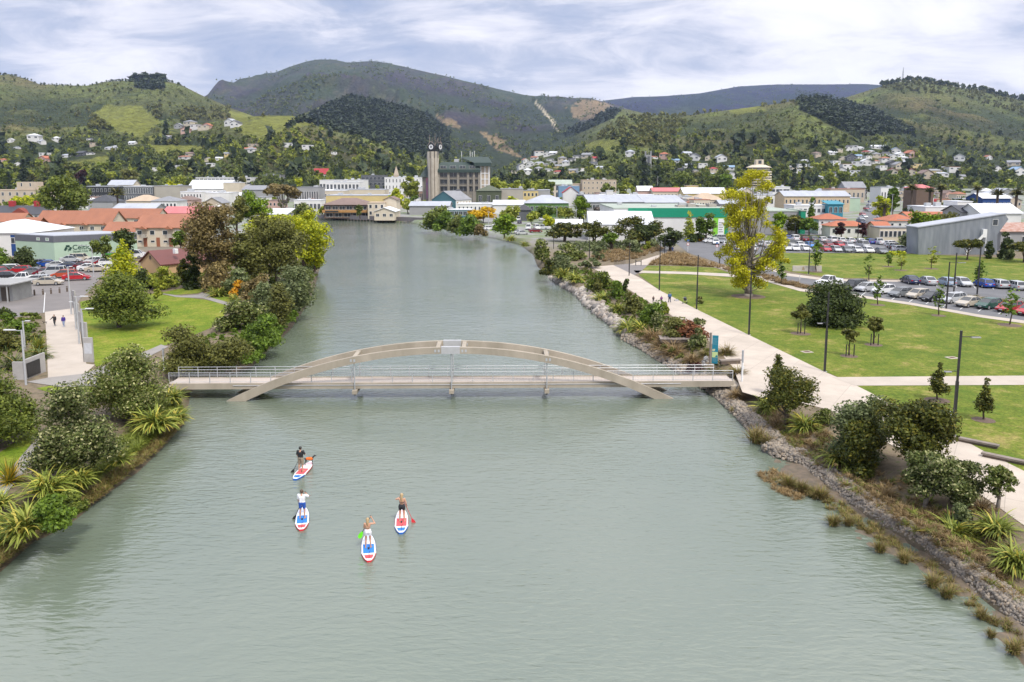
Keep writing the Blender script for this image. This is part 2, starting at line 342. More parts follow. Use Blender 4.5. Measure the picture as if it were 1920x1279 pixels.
def hill_height(u, Y):
 """height of the hills at column u = X / Y and ground distance Y"""
 X = u * Y; best = G + np.maximum(0, Y - 480) * .012; who = np.full(u.shape, -1)
 for k, (nm, pts, Yc, Yf, rough) in enumerate(LAYERS):
  cu, cr_ = crest(pts); row = np.interp(u, cu, cr_, left=345, right=345)
  v = (row - ROWC) / FPX; dz = (-v * CP - SP) / (CP - v * SP)
  zc = CAMH + dz * Yc; t = (Y - Yf) / (Yc - Yf)
  wig = (fbm(X / 260.0 + k * 7, Y / 900.0, 3, 40 + k) - .5) * .25
  tt = np.clip(t + wig * np.clip(4 * t * (1 - t), 0, 1), 0, 1)
  foot = G + max(0, Yf - 480) * .012
  s = tt ** 1.12
  h = foot + (zc - foot) * s
  over = np.clip(t - 1, 0, 5); h = np.where(t > 1, zc - over * (zc - foot) * .55 - over * 30, h)
  bump = np.clip(4 * t * (1.0 - t), 0, 1) ** .8
  sc = Yc * .16
  sp = fbm(X / sc + 3 * k, Y / (sc * 1.6), 5, 20 + k, True) - .62
  h = h + sp * rough * np.maximum(zc - foot, 0) * bump + (fbm(X / 45., Y / 60., 3, 70 + k) - .5) * .010 * Yc * np.clip(bump, 0.04, 1) * .8
  h = np.where(t < 0, -50, h)
  c = h > best; best = np.where(c, h, best); who = np.where(c, k, who)
 return best, who
def hz(u, Y):
 a, w = hill_height(np.array([float(u)]), np.array([float(Y)])); return float(a[0])
PASTURE = [[(178, 212), (205, 198), (262, 196), (285, 212), (300, 232), (262, 258), (215, 245), (180, 226)], [(430, 232), (480, 222), (520, 216), (560, 218), (590, 228), (600, 236), (545, 240), (500, 262), (468, 258), (440, 245)], [(436, 210), (475, 208), (505, 216), (460, 224), (425, 230)], [(262, 258), (330, 240), (318, 252), (255, 268)], [(285, 272), (385, 272), (380, 288), (290, 292)], [(1095, 268), (1130, 262), (1180, 268), (1150, 285), (1100, 282)], [(1345, 200), (1400, 196), (1440, 204), (1380, 214)], [(120, 305), (200, 290), (205, 310), (130, 318)]]
PINES = [[(1490, 168), (1560, 178), (1640, 208), (1715, 250), (1600, 255), (1560, 235), (1500, 205)], [(540, 242), (580, 214), (612, 198), (660, 178), (740, 195), (800, 212), (842, 245), (845, 285), (760, 290), (700, 262), (620, 245), (560, 225)], [(1058, 246), (1110, 222), (1148, 200), (1165, 206), (1150, 222), (1090, 248), (1060, 258)], [(250, 148), (310, 148), (306, 168), (256, 166)]]
TAN = [[(1065, 205), (1095, 188), (1135, 192), (1150, 200), (1100, 225), (1075, 222)], [(900, 248), (935, 255), (975, 295), (930, 280)], [(820, 218), (850, 222), (862, 240), (830, 234)]]
HG = {}
def build_hills():
 nu, nd = 840, 460
 u = np.linspace(-.98, .98, nu); Yd = np.exp(np.linspace(np.log(740.0), np.log(9500.0), nd))
 U, Y = np.meshgrid(u, Yd); Z, who = hill_height(U, Y); X = U * Y
 Z = np.where((who < 0), Z - .6, Z)
 P3 = np.stack([X, Y, Z], -1); px, py = pixnp(P3)
 HG.update(P=P3, px=px, py=py, who=who, u=u)
 far = np.clip((Y - 1600) / 2600, 0, 1)
 n1 = fbm(X / 70., Y / 110., 5, 3); n2 = fbm(X / 300., Y / 420., 4, 9); n3 = fbm(X / 22., Y / 30., 3, 15)
 scrub = np.array([.074, .082, .028]); brown = np.array([.115, .090, .042]); green = np.array([.105, .125, .032]); dk = np.array([.035, .048, .022])
 C = scrub + (green - scrub) * np.clip((n1 - .42) * 3.2, 0, 1)[..., None]
 C = C + (brown - C) * np.clip((n2 - .52) * 4, 0, 1)[..., None] * .7
 C = C + (dk - C) * np.clip((n3 - .5) * 4, 0, 1)[..., None] * .55
 mount = np.isin(who, [2, 3, 4]); vio = np.array([.036, .033, .040]); gr2 = np.array([.032, .044, .027])  # mountain tones pulled towards blue, partly distance haze painted into the cover
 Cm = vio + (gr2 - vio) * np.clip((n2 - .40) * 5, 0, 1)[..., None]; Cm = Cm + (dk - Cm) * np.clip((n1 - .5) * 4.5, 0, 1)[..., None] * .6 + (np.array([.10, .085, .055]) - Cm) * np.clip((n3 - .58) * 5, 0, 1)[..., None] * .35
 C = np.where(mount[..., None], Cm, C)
 C = np.where((who == 3)[..., None], C * np.array([.45, .55, .95]), C)  # farthest ridge tinted blue: haze of distance painted into its colour
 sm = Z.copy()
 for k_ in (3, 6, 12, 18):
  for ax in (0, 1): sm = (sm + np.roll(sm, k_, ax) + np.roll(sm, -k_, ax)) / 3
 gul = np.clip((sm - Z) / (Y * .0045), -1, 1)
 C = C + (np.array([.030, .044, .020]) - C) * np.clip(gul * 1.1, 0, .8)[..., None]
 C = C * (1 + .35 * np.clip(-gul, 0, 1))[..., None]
 jx = px + (n3 - .5) * 22 + (n1 - .5) * 18; jy = py + (n1 - .5) * 12 + (n3 - .5) * 8
 for poly in PASTURE:
  k = inpoly(jx, jy, poly) & ~mount; C[k] = np.array([.155, .165, .036]) * (.8 + .5 * n1[k])[..., None]
 for poly in TAN:
  k = inpoly(jx, jy, poly); C[k] = np.array([.21, .155, .085]) * (.7 + .5 * n1[k])[..., None]
 for poly in PINES:
  k = inpoly(px, py, poly); C[k] = np.array([.020, .030, .020]) * (.8 + .5 * n1[k])[..., None]
 tx = np.interp(py, [188, 205, 225, 248], [1001, 1016, 1034, 1048]); k = (np.abs(px - tx) < 2.6) & (py > 188) & (py < 248); C[k] = (.42, .36, .25)
 i = np.arange(nd - 1)[:, None] * nu + np.arange(nu - 1)[None]
 F = np.stack([i, i + 1, i + 1 + nu, i + nu], -1).reshape(-1, 4)
 m, nt, N, L, P = nt_of('hill_cover')
 at_ = N.new('ShaderNodeAttribute'); at_.attribute_name = 'cover'; g = N.new('ShaderNodeNewGeometry')
 n = N.new('ShaderNodeTexNoise'); n.inputs['Scale'].default_value = .09; n.inputs['Detail'].default_value = 7; n.inputs['Roughness'].default_value = .7; L.new(g.outputs['Position'], n.inputs['Vector'])
 mr = N.new('ShaderNodeMapRange'); mr.inputs[1].default_value = .3; mr.inputs[2].default_value = .7; mr.inputs[3].default_value = .45; mr.inputs[4].default_value = 1.5; L.new(n.outputs['Fac'], mr.inputs[0])
 hs = N.new('ShaderNodeHueSaturation'); L.new(at_.outputs['Color'], hs.inputs['Color']); L.new(mr.outputs[0], hs.inputs['Value'])
 L.new(hs.outputs[0], P.inputs['Base Color']); P.inputs['Roughness'].default_value = .95; P.inputs['Specular IOR Level'].default_value = .1
 b = N.new('ShaderNodeBump'); b.inputs['Strength'].default_value = .9; b.inputs['Distance'].default_value = 9; L.new(n.outputs['Fac'], b.inputs['Height']); L.new(b.outputs[0], P.inputs['Normal'])
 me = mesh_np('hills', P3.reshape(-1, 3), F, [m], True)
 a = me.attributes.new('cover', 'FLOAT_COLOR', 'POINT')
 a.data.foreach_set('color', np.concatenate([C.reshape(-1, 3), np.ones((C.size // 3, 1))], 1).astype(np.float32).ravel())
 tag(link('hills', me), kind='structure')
build_hills()
def hit(px, py):
 """the first place where the line of sight through a pixel meets the hills or the rising town ground"""
 j = int(np.argmin(np.abs(HG['u'] - upx(px))))
 for _ in range(3):
  col = HG['py'][:, j]; k = np.nonzero(col <= py)[0]
  if len(k) == 0: k = [int(np.argmin(col))]
  i = int(k[0]); d = px - HG['px'][i, j]; j = int(np.clip(j + round(d / max(.3, HG['px'][i, 1] - HG['px'][i, 0])), 0, len(HG['u']) - 1))
 return Vector(HG['P'][i, j])
def ground_pt(px, py=None, D=None):
 if D is not None:
  u = upx(px); z = hz(u, D) if D > 745 else groundz(D)
  for _ in range(4):
   q = pix((u * D, D, z)); u += upx(px) - upx(q[0])
  return Vector((u * D, D, z))
 if py > 352: return onground(px, py)
 return hit(px, py)
def sheet(name, poly, m, z, sub=None):
 pts = [at(x, y, z) for x, y in poly]; mb = MB()
 bm = bmesh.new(); vs = [bm.verts.new(p) for p in pts]; f = bm.faces.new(vs); bmesh.ops.triangulate(bm, faces=[f])
 bmesh.ops.recalc_face_normals(bm, faces=bm.faces)
 if bm.faces and sum(f.normal.z for f in bm.faces) < 0: bmesh.ops.reverse_faces(bm, faces=bm.faces)
 me = D_.meshes.new(name); bm.to_mesh(me); bm.free(); me.materials.append(m)
 return tag(link(name, me), kind='structure')
def grass_mat(name, a, b, c, sc=.22):
 m, nt, N, L, P = nt_of(name); g = N.new('ShaderNodeNewGeometry')
 def nz(s, d): n = N.new('ShaderNodeTexNoise'); n.inputs['Scale'].default_value = s; n.inputs['Detail'].default_value = d; n.inputs['Roughness'].default_value = .62; L.new(g.outputs['Position'], n.inputs['Vector']); return n.outputs['Fac']
 big = nz(sc, 6); cr = N.new('ShaderNodeValToRGB'); e = cr.color_ramp.elements; e[0].position = .36; e[1].position = .68; e[0].color = rgb(a); e[1].color = rgb(c); x = e.new(.54); x.color = rgb(b); mid_ = N.new('ShaderNodeMath'); mid_.operation = 'MULTIPLY_ADD'; L.new(nz(1.1, 5), mid_.inputs[0]); mid_.inputs[1].default_value = .5; sb = N.new('ShaderNodeMath'); sb.operation = 'MULTIPLY_ADD'; L.new(big, sb.inputs[0]); sb.inputs[1].default_value = .75; sb.inputs[2].default_value = -.125; L.new(sb.outputs[0], mid_.inputs[2]); L.new(mid_.outputs[0], cr.inputs[0])
 fine = nz(5.0, 4); mr = N.new('ShaderNodeMapRange'); mr.inputs[1].default_value = .3; mr.inputs[2].default_value = .7; mr.inputs[3].default_value = .6; mr.inputs[4].default_value = 1.35; L.new(fine, mr.inputs[0])
 hs = N.new('ShaderNodeHueSaturation'); L.new(cr.outputs[0], hs.inputs['Color']); L.new(mr.outputs[0], hs.inputs['Value']); L.new(hs.outputs[0], P.inputs['Base Color'])
 P.inputs['Roughness'].default_value = .9; P.inputs['Specular IOR Level'].default_value = .15
 b_ = N.new('ShaderNodeBump'); b_.inputs['Strength'].default_value = .6; b_.inputs['Distance'].default_value = .08; L.new(nz(9, 3), b_.inputs['Height']); L.new(b_.outputs[0], P.inputs['Normal']); return m
LAWN_R = grass_mat('park_grass', (.078, .125, .013), (.135, .165, .022), (.26, .22, .07))
LAWN_L = grass_mat('lawn_grass', (.105, .165, .012), (.16, .20, .02), (.25, .235, .045), .3)
CONC = mat('pale_concrete', (.46, .40, .335), .85, (.37, .32, .265), .35, bump=.15, bscale=6)
CONC2 = mat('grey_paving', (.27, .25, .225), .85, (.215, .2, .185), .5, bump=.15, bscale=6)
ASPH = mat('asphalt', (.15, .15, .155), .9, (.11, .11, .115), .3, bump=.2, bscale=14)
ASPH_W = mat('worn_asphalt', (.20, .18, .17), .9, (.15, .138, .13), .25, bump=.2, bscale=14)
def jointed(name, c1, c2):
 m, nt, N, L, P = nt_of(name); g = N.new('ShaderNodeNewGeometry')
 mp = N.new('ShaderNodeMapping'); mp.inputs['Rotation'].default_value = (0, 0, R(33)); L.new(g.outputs['Position'], mp.inputs[0])
 bt = N.new('ShaderNodeTexBrick'); bt.offset = 0; bt.inputs['Scale'].default_value = 1; bt.inputs['Brick Width'].default_value = 3.2; bt.inputs['Row Height'].default_value = 3.2; bt.inputs['Mortar Size'].default_value = .025
 bt.inputs['Color1'].default_value = rgb(c1); bt.inputs['Color2'].default_value = rgb(tuple(c * .93 for c in c1)); bt.inputs['Mortar'].default_value = rgb(tuple(c * .72 for c in c1)); L.new(mp.outputs[0], bt.inputs['Vector'])
 n = N.new('ShaderNodeTexNoise'); n.inputs['Scale'].default_value = .3; n.inputs['Detail'].default_value = 6; n.inputs['Roughness'].default_value = .65; L.new(g.outputs['Position'], n.inputs['Vector'])
 mr = N.new('ShaderNodeMapRange'); mr.inputs[1].default_value = .35; mr.inputs[2].default_value = .7; mr.inputs[3].default_value = 1.08; mr.inputs[4].default_value = .84; L.new(n.outputs['Fac'], mr.inputs[0])
 hs = N.new('ShaderNodeHueSaturation'); L.new(bt.outputs['Color'], hs.inputs['Color']); L.new(mr.outputs[0], hs.inputs['Value']); L.new(hs.outputs[0], P.inputs['Base Color']); P.inputs['Roughness'].default_value = .85; return m
PROM = jointed('promenade_concrete', (.47, .405, .335), None)
WHITE_L = mat('road_paint', (.72, .72, .70), .7, (.55, .55, .54), 2)
Z1, Z2, Z3, Z4 = G + .02, G + .032, G + .044, G + .056
sheet('promenade', [(1108, 501), (1150, 497), (1200, 521), (1238, 545), (1306, 580), (1404, 628), (1546, 697), (1604, 722), (1665, 753), (1790, 816), (1845, 846), (1922, 884), (2150, 990), (2200, 1130), (1990, 1040), (1920, 985), (1850, 935), (1780, 893), (1700, 850), (1610, 800), (1557, 769), (1490, 752), (1425, 745), (1392, 735), (1375, 690), (1346, 655), (1310, 622), (1270, 598), (1222, 570), (1165, 534), (1130, 513)], PROM, Z2)
sheet('lawn', [(1197, 515), (1210, 511), (1290, 514), (1375, 520), (1440, 529), (1520, 545), (1602, 556), (1706, 571), (1838, 594), (2250, 650), (2200, 702), (1574, 707.5), (1546, 697), (1404, 628), (1306, 580), (1238, 545)], LAWN_R, Z1)
sheet('lawn', [(1201, 500), (1216, 498), (1280, 499), (1340, 502), (1372, 513), (1290, 511), (1203, 508)], LAWN_R, Z1)
sheet('lawn', [(1604, 722), (1920, 721), (2200, 720), (2200, 1000), (1922, 884), (1845, 846), (1790, 816), (1665, 753)], LAWN_R, Z1)
sheet('path', [(1560, 707.2), (2200, 702), (2200, 720.5), (1603, 723)], CONC, Z3)
sheet('path', [(1188, 507), (1300, 510), (1395, 514.5), (1445, 520), (1440, 525), (1380, 519.5), (1290, 514.2), (1192, 511.5)], CONC, Z3)
sheet('plaza', [(1150, 497), (1185, 494), (1215, 497), (1203, 508), (1190, 516)], ASPH_W, Z3)
sheet('path', [(1180, 497), (1200, 489), (1222, 482), (1245, 475), (1252, 476.5), (1232, 485), (1214, 497)], CONC, Z3 + .012)
sheet('path', [(1280, 478), (1310, 485), (1345, 495), (1375, 503), (1400, 512), (1440, 520), (1466, 531), (1506, 542), (1602, 552), (1706, 567), (1838, 590), (2250, 645), (2250, 652), (1838, 595), (1706, 571.5), (1602, 556.5), (1500, 546), (1440, 529), (1390, 517), (1340, 501), (1300, 489), (1276, 480)], CONC, Z4)
sheet('car_park', [(1262, 452), (1300, 452), (1370, 470), (1440, 506), (1474, 516), (1554, 526), (1692, 528), (1690, 524), (1930, 541), (2250, 570), (2250, 646), (1838, 591), (1706, 568), (1602, 553), (1506, 543), (1466, 531), (1400, 508), (1345, 492), (1290, 474)], ASPH, Z2)
sheet('path', [(1370, 482), (1440, 499), (1474, 512), (1554, 523), (1692, 526), (1692, 528.5), (1554, 527), (1474, 517), (1440, 505), (1370, 487)], CONC, Z4)
sheet('path', [(1762, 547), (1830, 555), (1930, 569), (2250, 608), (2250, 616), (1930, 574), (1830, 560), (1762, 551)], CONC, Z4)
sheet('lawn', [(1410, 478), (1470, 474), (1708, 476), (1800, 480), (2250, 500), (2250, 568), (1930, 540), (1690, 523), (1560, 521), (1480, 509), (1440, 497)], LAWN_R, Z1)
sheet('lawn', [(1440, 441), (1480, 441), (1672, 443), (1690, 455), (1476, 452), (1430, 452)], LAWN_R, Z1)
sheet('car_park', [(1340, 452), (1478, 450), (1680, 453), (1712, 475), (1470, 474), (1380, 480), (1340, 470)], ASPH, Z3)
sheet('car_park', [(1405, 430), (1660, 430), (1668, 442), (1405, 440)], ASPH, Z2)
sheet('road', [(1180, 445), (1365, 445), (1372, 470), (1300, 456), (1262, 454), (1250, 470), (1262, 480), (1225, 468)], ASPH, Z1)
sheet('road', [(1598, 430), (1665, 430), (1655, 400), (1630, 400)], ASPH, Z3)
sheet('plaza', [(-200, 640), (-200, 540), (0, 500), (60, 488), (215, 478), (232, 486), (190, 520), (165, 548), (150, 560), (140, 578), (84, 586), (0, 600)], ASPH_W, Z1)
sheet('path', [(84, 585), (138, 578), (150, 620), (154, 650), (162, 682), (178, 684), (160, 700), (163, 712), (90, 712), (88, 650)], CONC, Z2)
sheet('path', [(50, 716), (90, 708), (162, 700), (185, 690), (265, 662), (302, 646), (316, 650), (290, 663), (240, 690), (205, 722), (120, 726)], CONC2, Z3)
sheet('lawn', [(150, 566), (230, 548), (300, 552), (385, 562), (425, 571), (420, 592), (395, 615), (335, 640), (265, 660), (180, 688), (160, 640)], LAWN_L, Z1)
sheet('lawn', [(300, 549), (345, 540), (380, 536), (395, 541), (370, 550), (330, 553)], LAWN_L, Z1)
sheet('lawn', [(385, 556), (400, 548), (440, 560), (470, 580), (430, 570)], LAWN_L, Z1)
sheet('path', [(300, 550), (340, 554.5), (372, 552), (396, 540), (405, 542), (392, 551), (396, 558), (440, 570), (470, 585), (420, 571), (380, 559), (330, 557)], CONC2, Z3)
sheet('lawn', [(68, 728), (100, 722), (160, 724), (200, 730), (120, 745)], LAWN_L, Z1)
sheet('lawn', [(-80, 900), (20, 835), (68, 800), (75, 812), (20, 880), (-80, 960)], LAWN_L, Z1)
sheet('path', [(-90, 975), (20, 878), (75, 815), (105, 820), (60, 868), (-40, 985)], CONC2, Z2)
# ================================================================ footbridge
STEEL = mat('galvanised_steel', (.50, .51, .52), .42, (.40, .41, .42), 3, metal=.35)
WHITEP = mat('white_paint', (.74, .74, .73), .5, (.66, .66, .65), 1.5)
BLACKP = mat('black_paint', (.022, .022, .024), .45, (.016, .016, .018), 2)
DARK = mat('dark_gap', (.02, .02, .022), .8, (.015, .015, .015), 2)
RIBC = mat('stained_concrete', (.40, .345, .275), .85, (.27, .235, .18), .55, bump=.25, bscale=5, stretch=(1, 1, .35))
DECKC = mat('deck_concrete', (.50, .43, .37), .85, (.42, .36, .31), .7)
WOOD = mat('weathered_timber', (.26, .215, .18), .8, (.15, .125, .105), 1.2, stretch=(1, 1, .2), bump=.3)
def build_bridge():
 root = thing('arch_footbridge', 'long footbridge with two low concrete arch ribs spanning the river', 'bridge', (0, 0, 0))
 c = atY(846, 650, 73.4); root.location = (c.x, 73.75, 0); root.rotation_euler.z = R(1.1)
 HX0, HX1 = -26.3, 26.6
 deck = MB().box(HX0, HX1, -1.05, 1.15, 1.16, 1.5).build('deck', DECKC, root)
 for yy in (-1.17, 1.15): MB().box(HX0, HX1, yy, yy + .12, 1.02, 1.58).build('edge_beam', RIBC, deck)
 MB().tube((HX0 + 6, -1.2, 1.36), (HX1 - 5, -1.2, 1.36), .035).build('service_pipe', STEEL, deck)
 def zt(x): return 5.02 * (1 - (abs(x) / 20.85) ** 2.08)
 for y0 in (-1.62, 1.28):
  mb = MB(); xs = [-21.6 + 43.2 * i / 60 for i in range(61)]; P = []
  for x in xs:
   dz = (zt(x + .05) - zt(x - .05)) / .1; n = math.hypot(1, dz); th = .60 + .22 * (abs(x) / 21) ** 2
   top = (x, zt(x)); bot = (x + dz / n * th, zt(x) - th / n); P.append((top, bot))
  for i in range(60):
   (a, b), (c_, d) = P[i], P[i + 1]
   mb.add([(a[0], y0, a[1]), (c_[0], y0, c_[1]), (d[0], y0, d[1]), (b[0], y0, b[1]), (a[0], y0 + .36, a[1]), (c_[0], y0 + .36, c_[1]), (d[0], y0 + .36, d[1]), (b[0], y0 + .36, b[1])],
     [(0, 1, 2, 3), (7, 6, 5, 4), (0, 4, 5, 1), (3, 2, 6, 7)])
  rib = mb.build('arch_rib', RIBC, root)
  for sx in (-9.05, -1.25, 1.25, 9.05):
   for k in (-.16, .16): MB().box(sx + k - .09, sx + k + .09, y0 - .012, y0 + .372, zt(sx) - .46, zt(sx) - .2).build('bolt_plate', STEEL, rib)
  MB().box(-.86, .86, y0 - .025, y0 + .385, 4.40, 5.06).build('crown_sleeve', mat('bright_steel', (.47, .47, .47), .45, (.40, .40, .40), 2, metal=.2), rib)
  for sx in (-8.95, 0.05, 8.95): MB().tube((sx, y0 + .18, .95), (sx, y0 + .18, zt(sx) - .3), .055, n=8).build('hanger_rod', STEEL, root)
 for sx in (-8.95, -1.2, 1.2, 8.95):
  z = zt(sx); MB().bev(sx - .2, sx + .2, -1.27, 1.29, z - .42, z - .03, .03).build('cross_beam', RIBC, root)
 for sx in (-8.95, .05, 8.95):
  b = MB().bev(sx - .22, sx + .22, -1.75, 1.75, .62, .98, .03).build('floor_beam', RIBC, root)
  for y in (-1.44, 1.46): MB().tube((sx, y, .45), (sx, y, .63), .06).build('anchor_nut', DARK, b)
 for y, x0, x1, nm in ((-1.10, HX0 + .1, HX1 - .1, 'near'), (1.20, HX0 + .1, HX1 - 1.3, 'far')):
  rl = MB().tube((x0, y, 2.58), (x1, y, 2.58), .026, n=6).build('railing', STEEL, root)
  MB().tube((x0, y, 2.30), (x1, y, 2.30), .016, n=5).build('upper_rail', STEEL, rl)
  MB().tube((x0, y, 1.72), (x1, y, 1.72), .018, n=5).build('lower_rail', STEEL, rl)
  hm = MB()
  ins = .16 if y < 0 else -.16
  MB().tube((x0, y + ins, 2.36), (x1, y + ins, 2.36), .026, n=6).build('handrail', STEEL, rl)
  n = 28
  for i in range(n + 1):
   x = x0 + (x1 - x0) * i / n; MB().box(x - .03, x + .03, y - .02, y + .02, 1.5, 2.58).build('post', STEEL, rl)
  bal = MB(); k = int((x1 - x0) / .14)
  for i in range(k): x = x0 + (x1 - x0) * (i + .5) / k; bal.tube((x, y, 1.72), (x, y, 2.30), .0075, n=4, cap=False)
  tag(bal.build('balusters', STEEL, rl, fix=False), kind='stuff')
 MB().box(HX1 - .3, HX1 + .7, -1.5, 1.5, .2, 1.15).build('abutment', RIBC, root)
 MB().box(HX0 - .7, HX0 + .3, -1.5, 1.5, .2, 1.15).build('abutment', RIBC, root)
 return root
build_bridge()
def end_light(px, pyb, pyt, lab):
 p = at(px, pyb, G); h = zrow(pyt, p.y) - G
 t = thing('bollard_light', lab, 'bollard light', p)
 MB().tube((0, 0, 0), (0, 0, h * .99), .09, n=10).build('post', WHITEP, t); MB().tube((.0, 0, h * .62), (.0, 0, h), .105, n=10).build('lamp_head', STEEL, t)
 MB().box(-.16, .16, -.16, .16, 0, .03).build('base_plate', STEEL, t)
 MB().box(.09, .16, -.06, .06, h * .40, h * .5).build('control_box', WHITEP, t)
end_light(1391, 716, 657, 'white post light where the footbridge meets the broad promenade')
end_light(308, 694, 653, 'white post light at the bushy left end of the footbridge')
def rock_verts(rng, s):
 ph = (1 + 5 ** .5) / 2
 v = np.array([(-1, ph, 0), (1, ph, 0), (-1, -ph, 0), (1, -ph, 0), (0, -1, ph), (0, 1, ph), (0, -1, -ph), (0, 1, -ph), (ph, 0, -1), (ph, 0, 1), (-ph, 0, -1), (-ph, 0, 1)]) / 1.9
 v = v * rng.uniform(.65, 1.25, (12, 1)) * rng.uniform(.7, 1.3, 3)
 q = rng.randn(4); q /= np.linalg.norm(q); w, x, y, z = q
 M = np.array([[1 - 2 * (y * y + z * z), 2 * (x * y - z * w), 2 * (x * z + y * w)], [2 * (x * y + z * w), 1 - 2 * (x * x + z * z), 2 * (y * z - x * w)], [2 * (x * z - y * w), 2 * (y * z + x * w), 1 - 2 * (x * x + y * y)]])
 return (v @ M.T) * s
ICO = np.array([(0, 11, 5), (0, 5, 1), (0, 1, 7), (0, 7, 10), (0, 10, 11), (1, 5, 9), (5, 11, 4), (11, 10, 2), (10, 7, 6), (7, 1, 8), (3, 9, 4), (3, 4, 2), (3, 2, 6), (3, 6, 8), (3, 8, 9), (4, 9, 5), (2, 4, 11), (6, 2, 10), (8, 6, 7), (9, 8, 1)])
def rocks(name, pts, sizes, m, seed, parent=None):
 rng = np.random.RandomState(seed); V = []; F = []
 for i, (p, s) in enumerate(zip(pts, sizes)): V.append(rock_verts(rng, s) + np.array(p)); F.append(ICO + 12 * i)
 o = link(name, mesh_np(name, np.concatenate(V), np.concatenate(F), [m]), parent); return tag(o, kind='stuff')
def stone_mat(name, cols):
 m, nt, N, L, P = nt_of(name); g = N.new('ShaderNodeNewGeometry'); cr = N.new('ShaderNodeValToRGB')
 e = cr.color_ramp.elements; e[0].color = rgb(cols[0]); e[1].color = rgb(cols[-1])
 for i, c in enumerate(cols[1:-1]): x = e.new((i + 1) / (len(cols) - 1)); x.color = rgb(c)
 L.new(g.outputs['Random Per Island'], cr.inputs[0]); n = N.new('ShaderNodeTexNoise'); n.inputs['Scale'].default_value = 6; n.inputs['Detail'].default_value = 4; L.new(g.outputs['Position'], n.inputs['Vector'])
 mr = N.new('ShaderNodeMapRange'); mr.inputs[3].default_value = .7; mr.inputs[4].default_value = 1.25; L.new(n.outputs['Fac'], mr.inputs[0]); hs = N.new('ShaderNodeHueSaturation'); L.new(cr.outputs[0], hs.inputs['Color']); L.new(mr.outputs[0], hs.inputs['Value']); L.new(hs.outputs[0], P.inputs['Base Color']); P.inputs['Roughness'].default_value = .85; return m
ROCK1 = stone_mat('riprap_stone', [(.20, .175, .15), (.33, .29, .25), (.44, .40, .35), (.28, .23, .185), (.15, .14, .13)])
ROCK2 = stone_mat('gabion_stone', [(.155, .132, .105), (.24, .205, .165), (.33, .27, .20), (.12, .108, .092), (.29, .25, .20), (.20, .148, .098)])
def seg_points(poly, step):
 out = []
 for a, b in zip(poly[:-1], poly[1:]):
  n = max(1, int((b - a).length / step))
  out += [a.lerp(b, i / n) for i in range(n)]
 return out + [poly[-1]]
def riprap():
 o = [at(x, y, 0) for x, y in [(1028, 520), (1080, 555), (1115, 588), (1148, 612), (1162, 630)]]; i = [at(x, y, G) for x, y in [(1050, 514), (1100, 536), (1135, 563), (1168, 592), (1180, 612)]]
 rng = np.random.RandomState(4); pts = []; sz = []
 for k in range(4):
  L_ = (o[k + 1] - o[k]).length; n = int(L_ * 17)
  for _ in range(n):
   a, b = rng.rand(2); p = o[k].lerp(o[k + 1], a).lerp(i[k].lerp(i[k + 1], a), b); p.z = float(right_bank(river_sd(np.array([p.x]), np.array([p.y]))[0])[0]) * (b > .04) - .05 + rng.uniform(-.05, .25); pts.append(tuple(p)); sz.append(rng.choice([.28, .36, .45, .6]) * rng.uniform(.75, 1.2))
 tag(rocks('riprap_rocks', pts, sz, ROCK1, 5), 'bank of loose grey and tan rocks along the right water edge', 'rocks')
riprap()
GAB_O = [(1160, 633), (1205, 657), (1255, 688), (1295, 714), (1345, 747), (1400, 802), (1450, 856), (1497, 868), (1550, 909), (1602, 948), (1668, 991), (1733, 1030), (1832, 1109), (1920, 1178), (2100, 1320)]
GAB_I = [(1185, 625), (1230, 645), (1278, 674), (1318, 700), (1368, 735), (1425, 783), (1470, 822), (1543, 862), (1602, 908), (1655, 944), (1705, 975), (1760, 1008), (1850, 1072), (1930, 1128), (2100, 1250)]
def gabion(k0, k1, lab, cat='gabion wall', steps=None):
 o = [at(x, y, .1) for x, y in GAB_O[k0:k1]]; i = [at(x, y, .6) for x, y in GAB_I[k0:k1]]
 root = thing('gabion_wall', lab, cat, o[0])
 mb = MB(); off = -o[0]
 for a in range(len(o) - 1):
  q = []
  for t in (a, a + 1):
   ib = Vector((i[t].x, i[t].y, -.5)); ob = Vector((o[t].x, o[t].y, -.5)); ot = o[t].lerp(i[t], .28); ot.z = .46; it = Vector((i[t].x, i[t].y, .60))
   q.append([v + off for v in (ob, ot, it, ib)])
  (a0, a1, a2, a3), (b0, b1, b2, b3) = q; mb.quad(a0, b0, b1, a1); mb.quad(a1, b1, b2, a2); mb.quad(a2, b2, b3, a3)
 mb.build('basket', mat('gabion_fill', (.19, .18, .17), .9, (.11, .105, .10), 4, bump=.4), root)
 rng = np.random.RandomState(k0 + 11); pts = []; sz = []; wire = MB(); ns = 0
 for a in range(len(o) - 1):
  Lg = (o[a + 1] - o[a]).length; n = int(Lg * 70)
  near = o[a].y < 60
  if near: n = int(Lg * 190)
  for _ in range(n):
   s, t, q = rng.rand(3); oo = o[a].lerp(o[a + 1], s); ii = i[a].lerp(i[a + 1], s); fo = Vector((oo.x, oo.y, 0)); mid = oo.lerp(ii, .28); mid.z = .46; tp = Vector((ii.x, ii.y, .60))
   p = fo.lerp(mid, t) if q < .3 else mid.lerp(tp, t); pts.append(tuple(p + off + Vector((0, -.02, .03)))); sz.append(rng.uniform(.07, .135) if near else rng.uniform(.11, .2))
 rocks('stones', pts, sz, ROCK2, k0 + 3, root)
 return root
gabion(0, 5, 'low curved wire and stone wall along the water beyond the footbridge')
gabion(4, 15, 'long wire and stone wall running beside the reeds in the foreground')
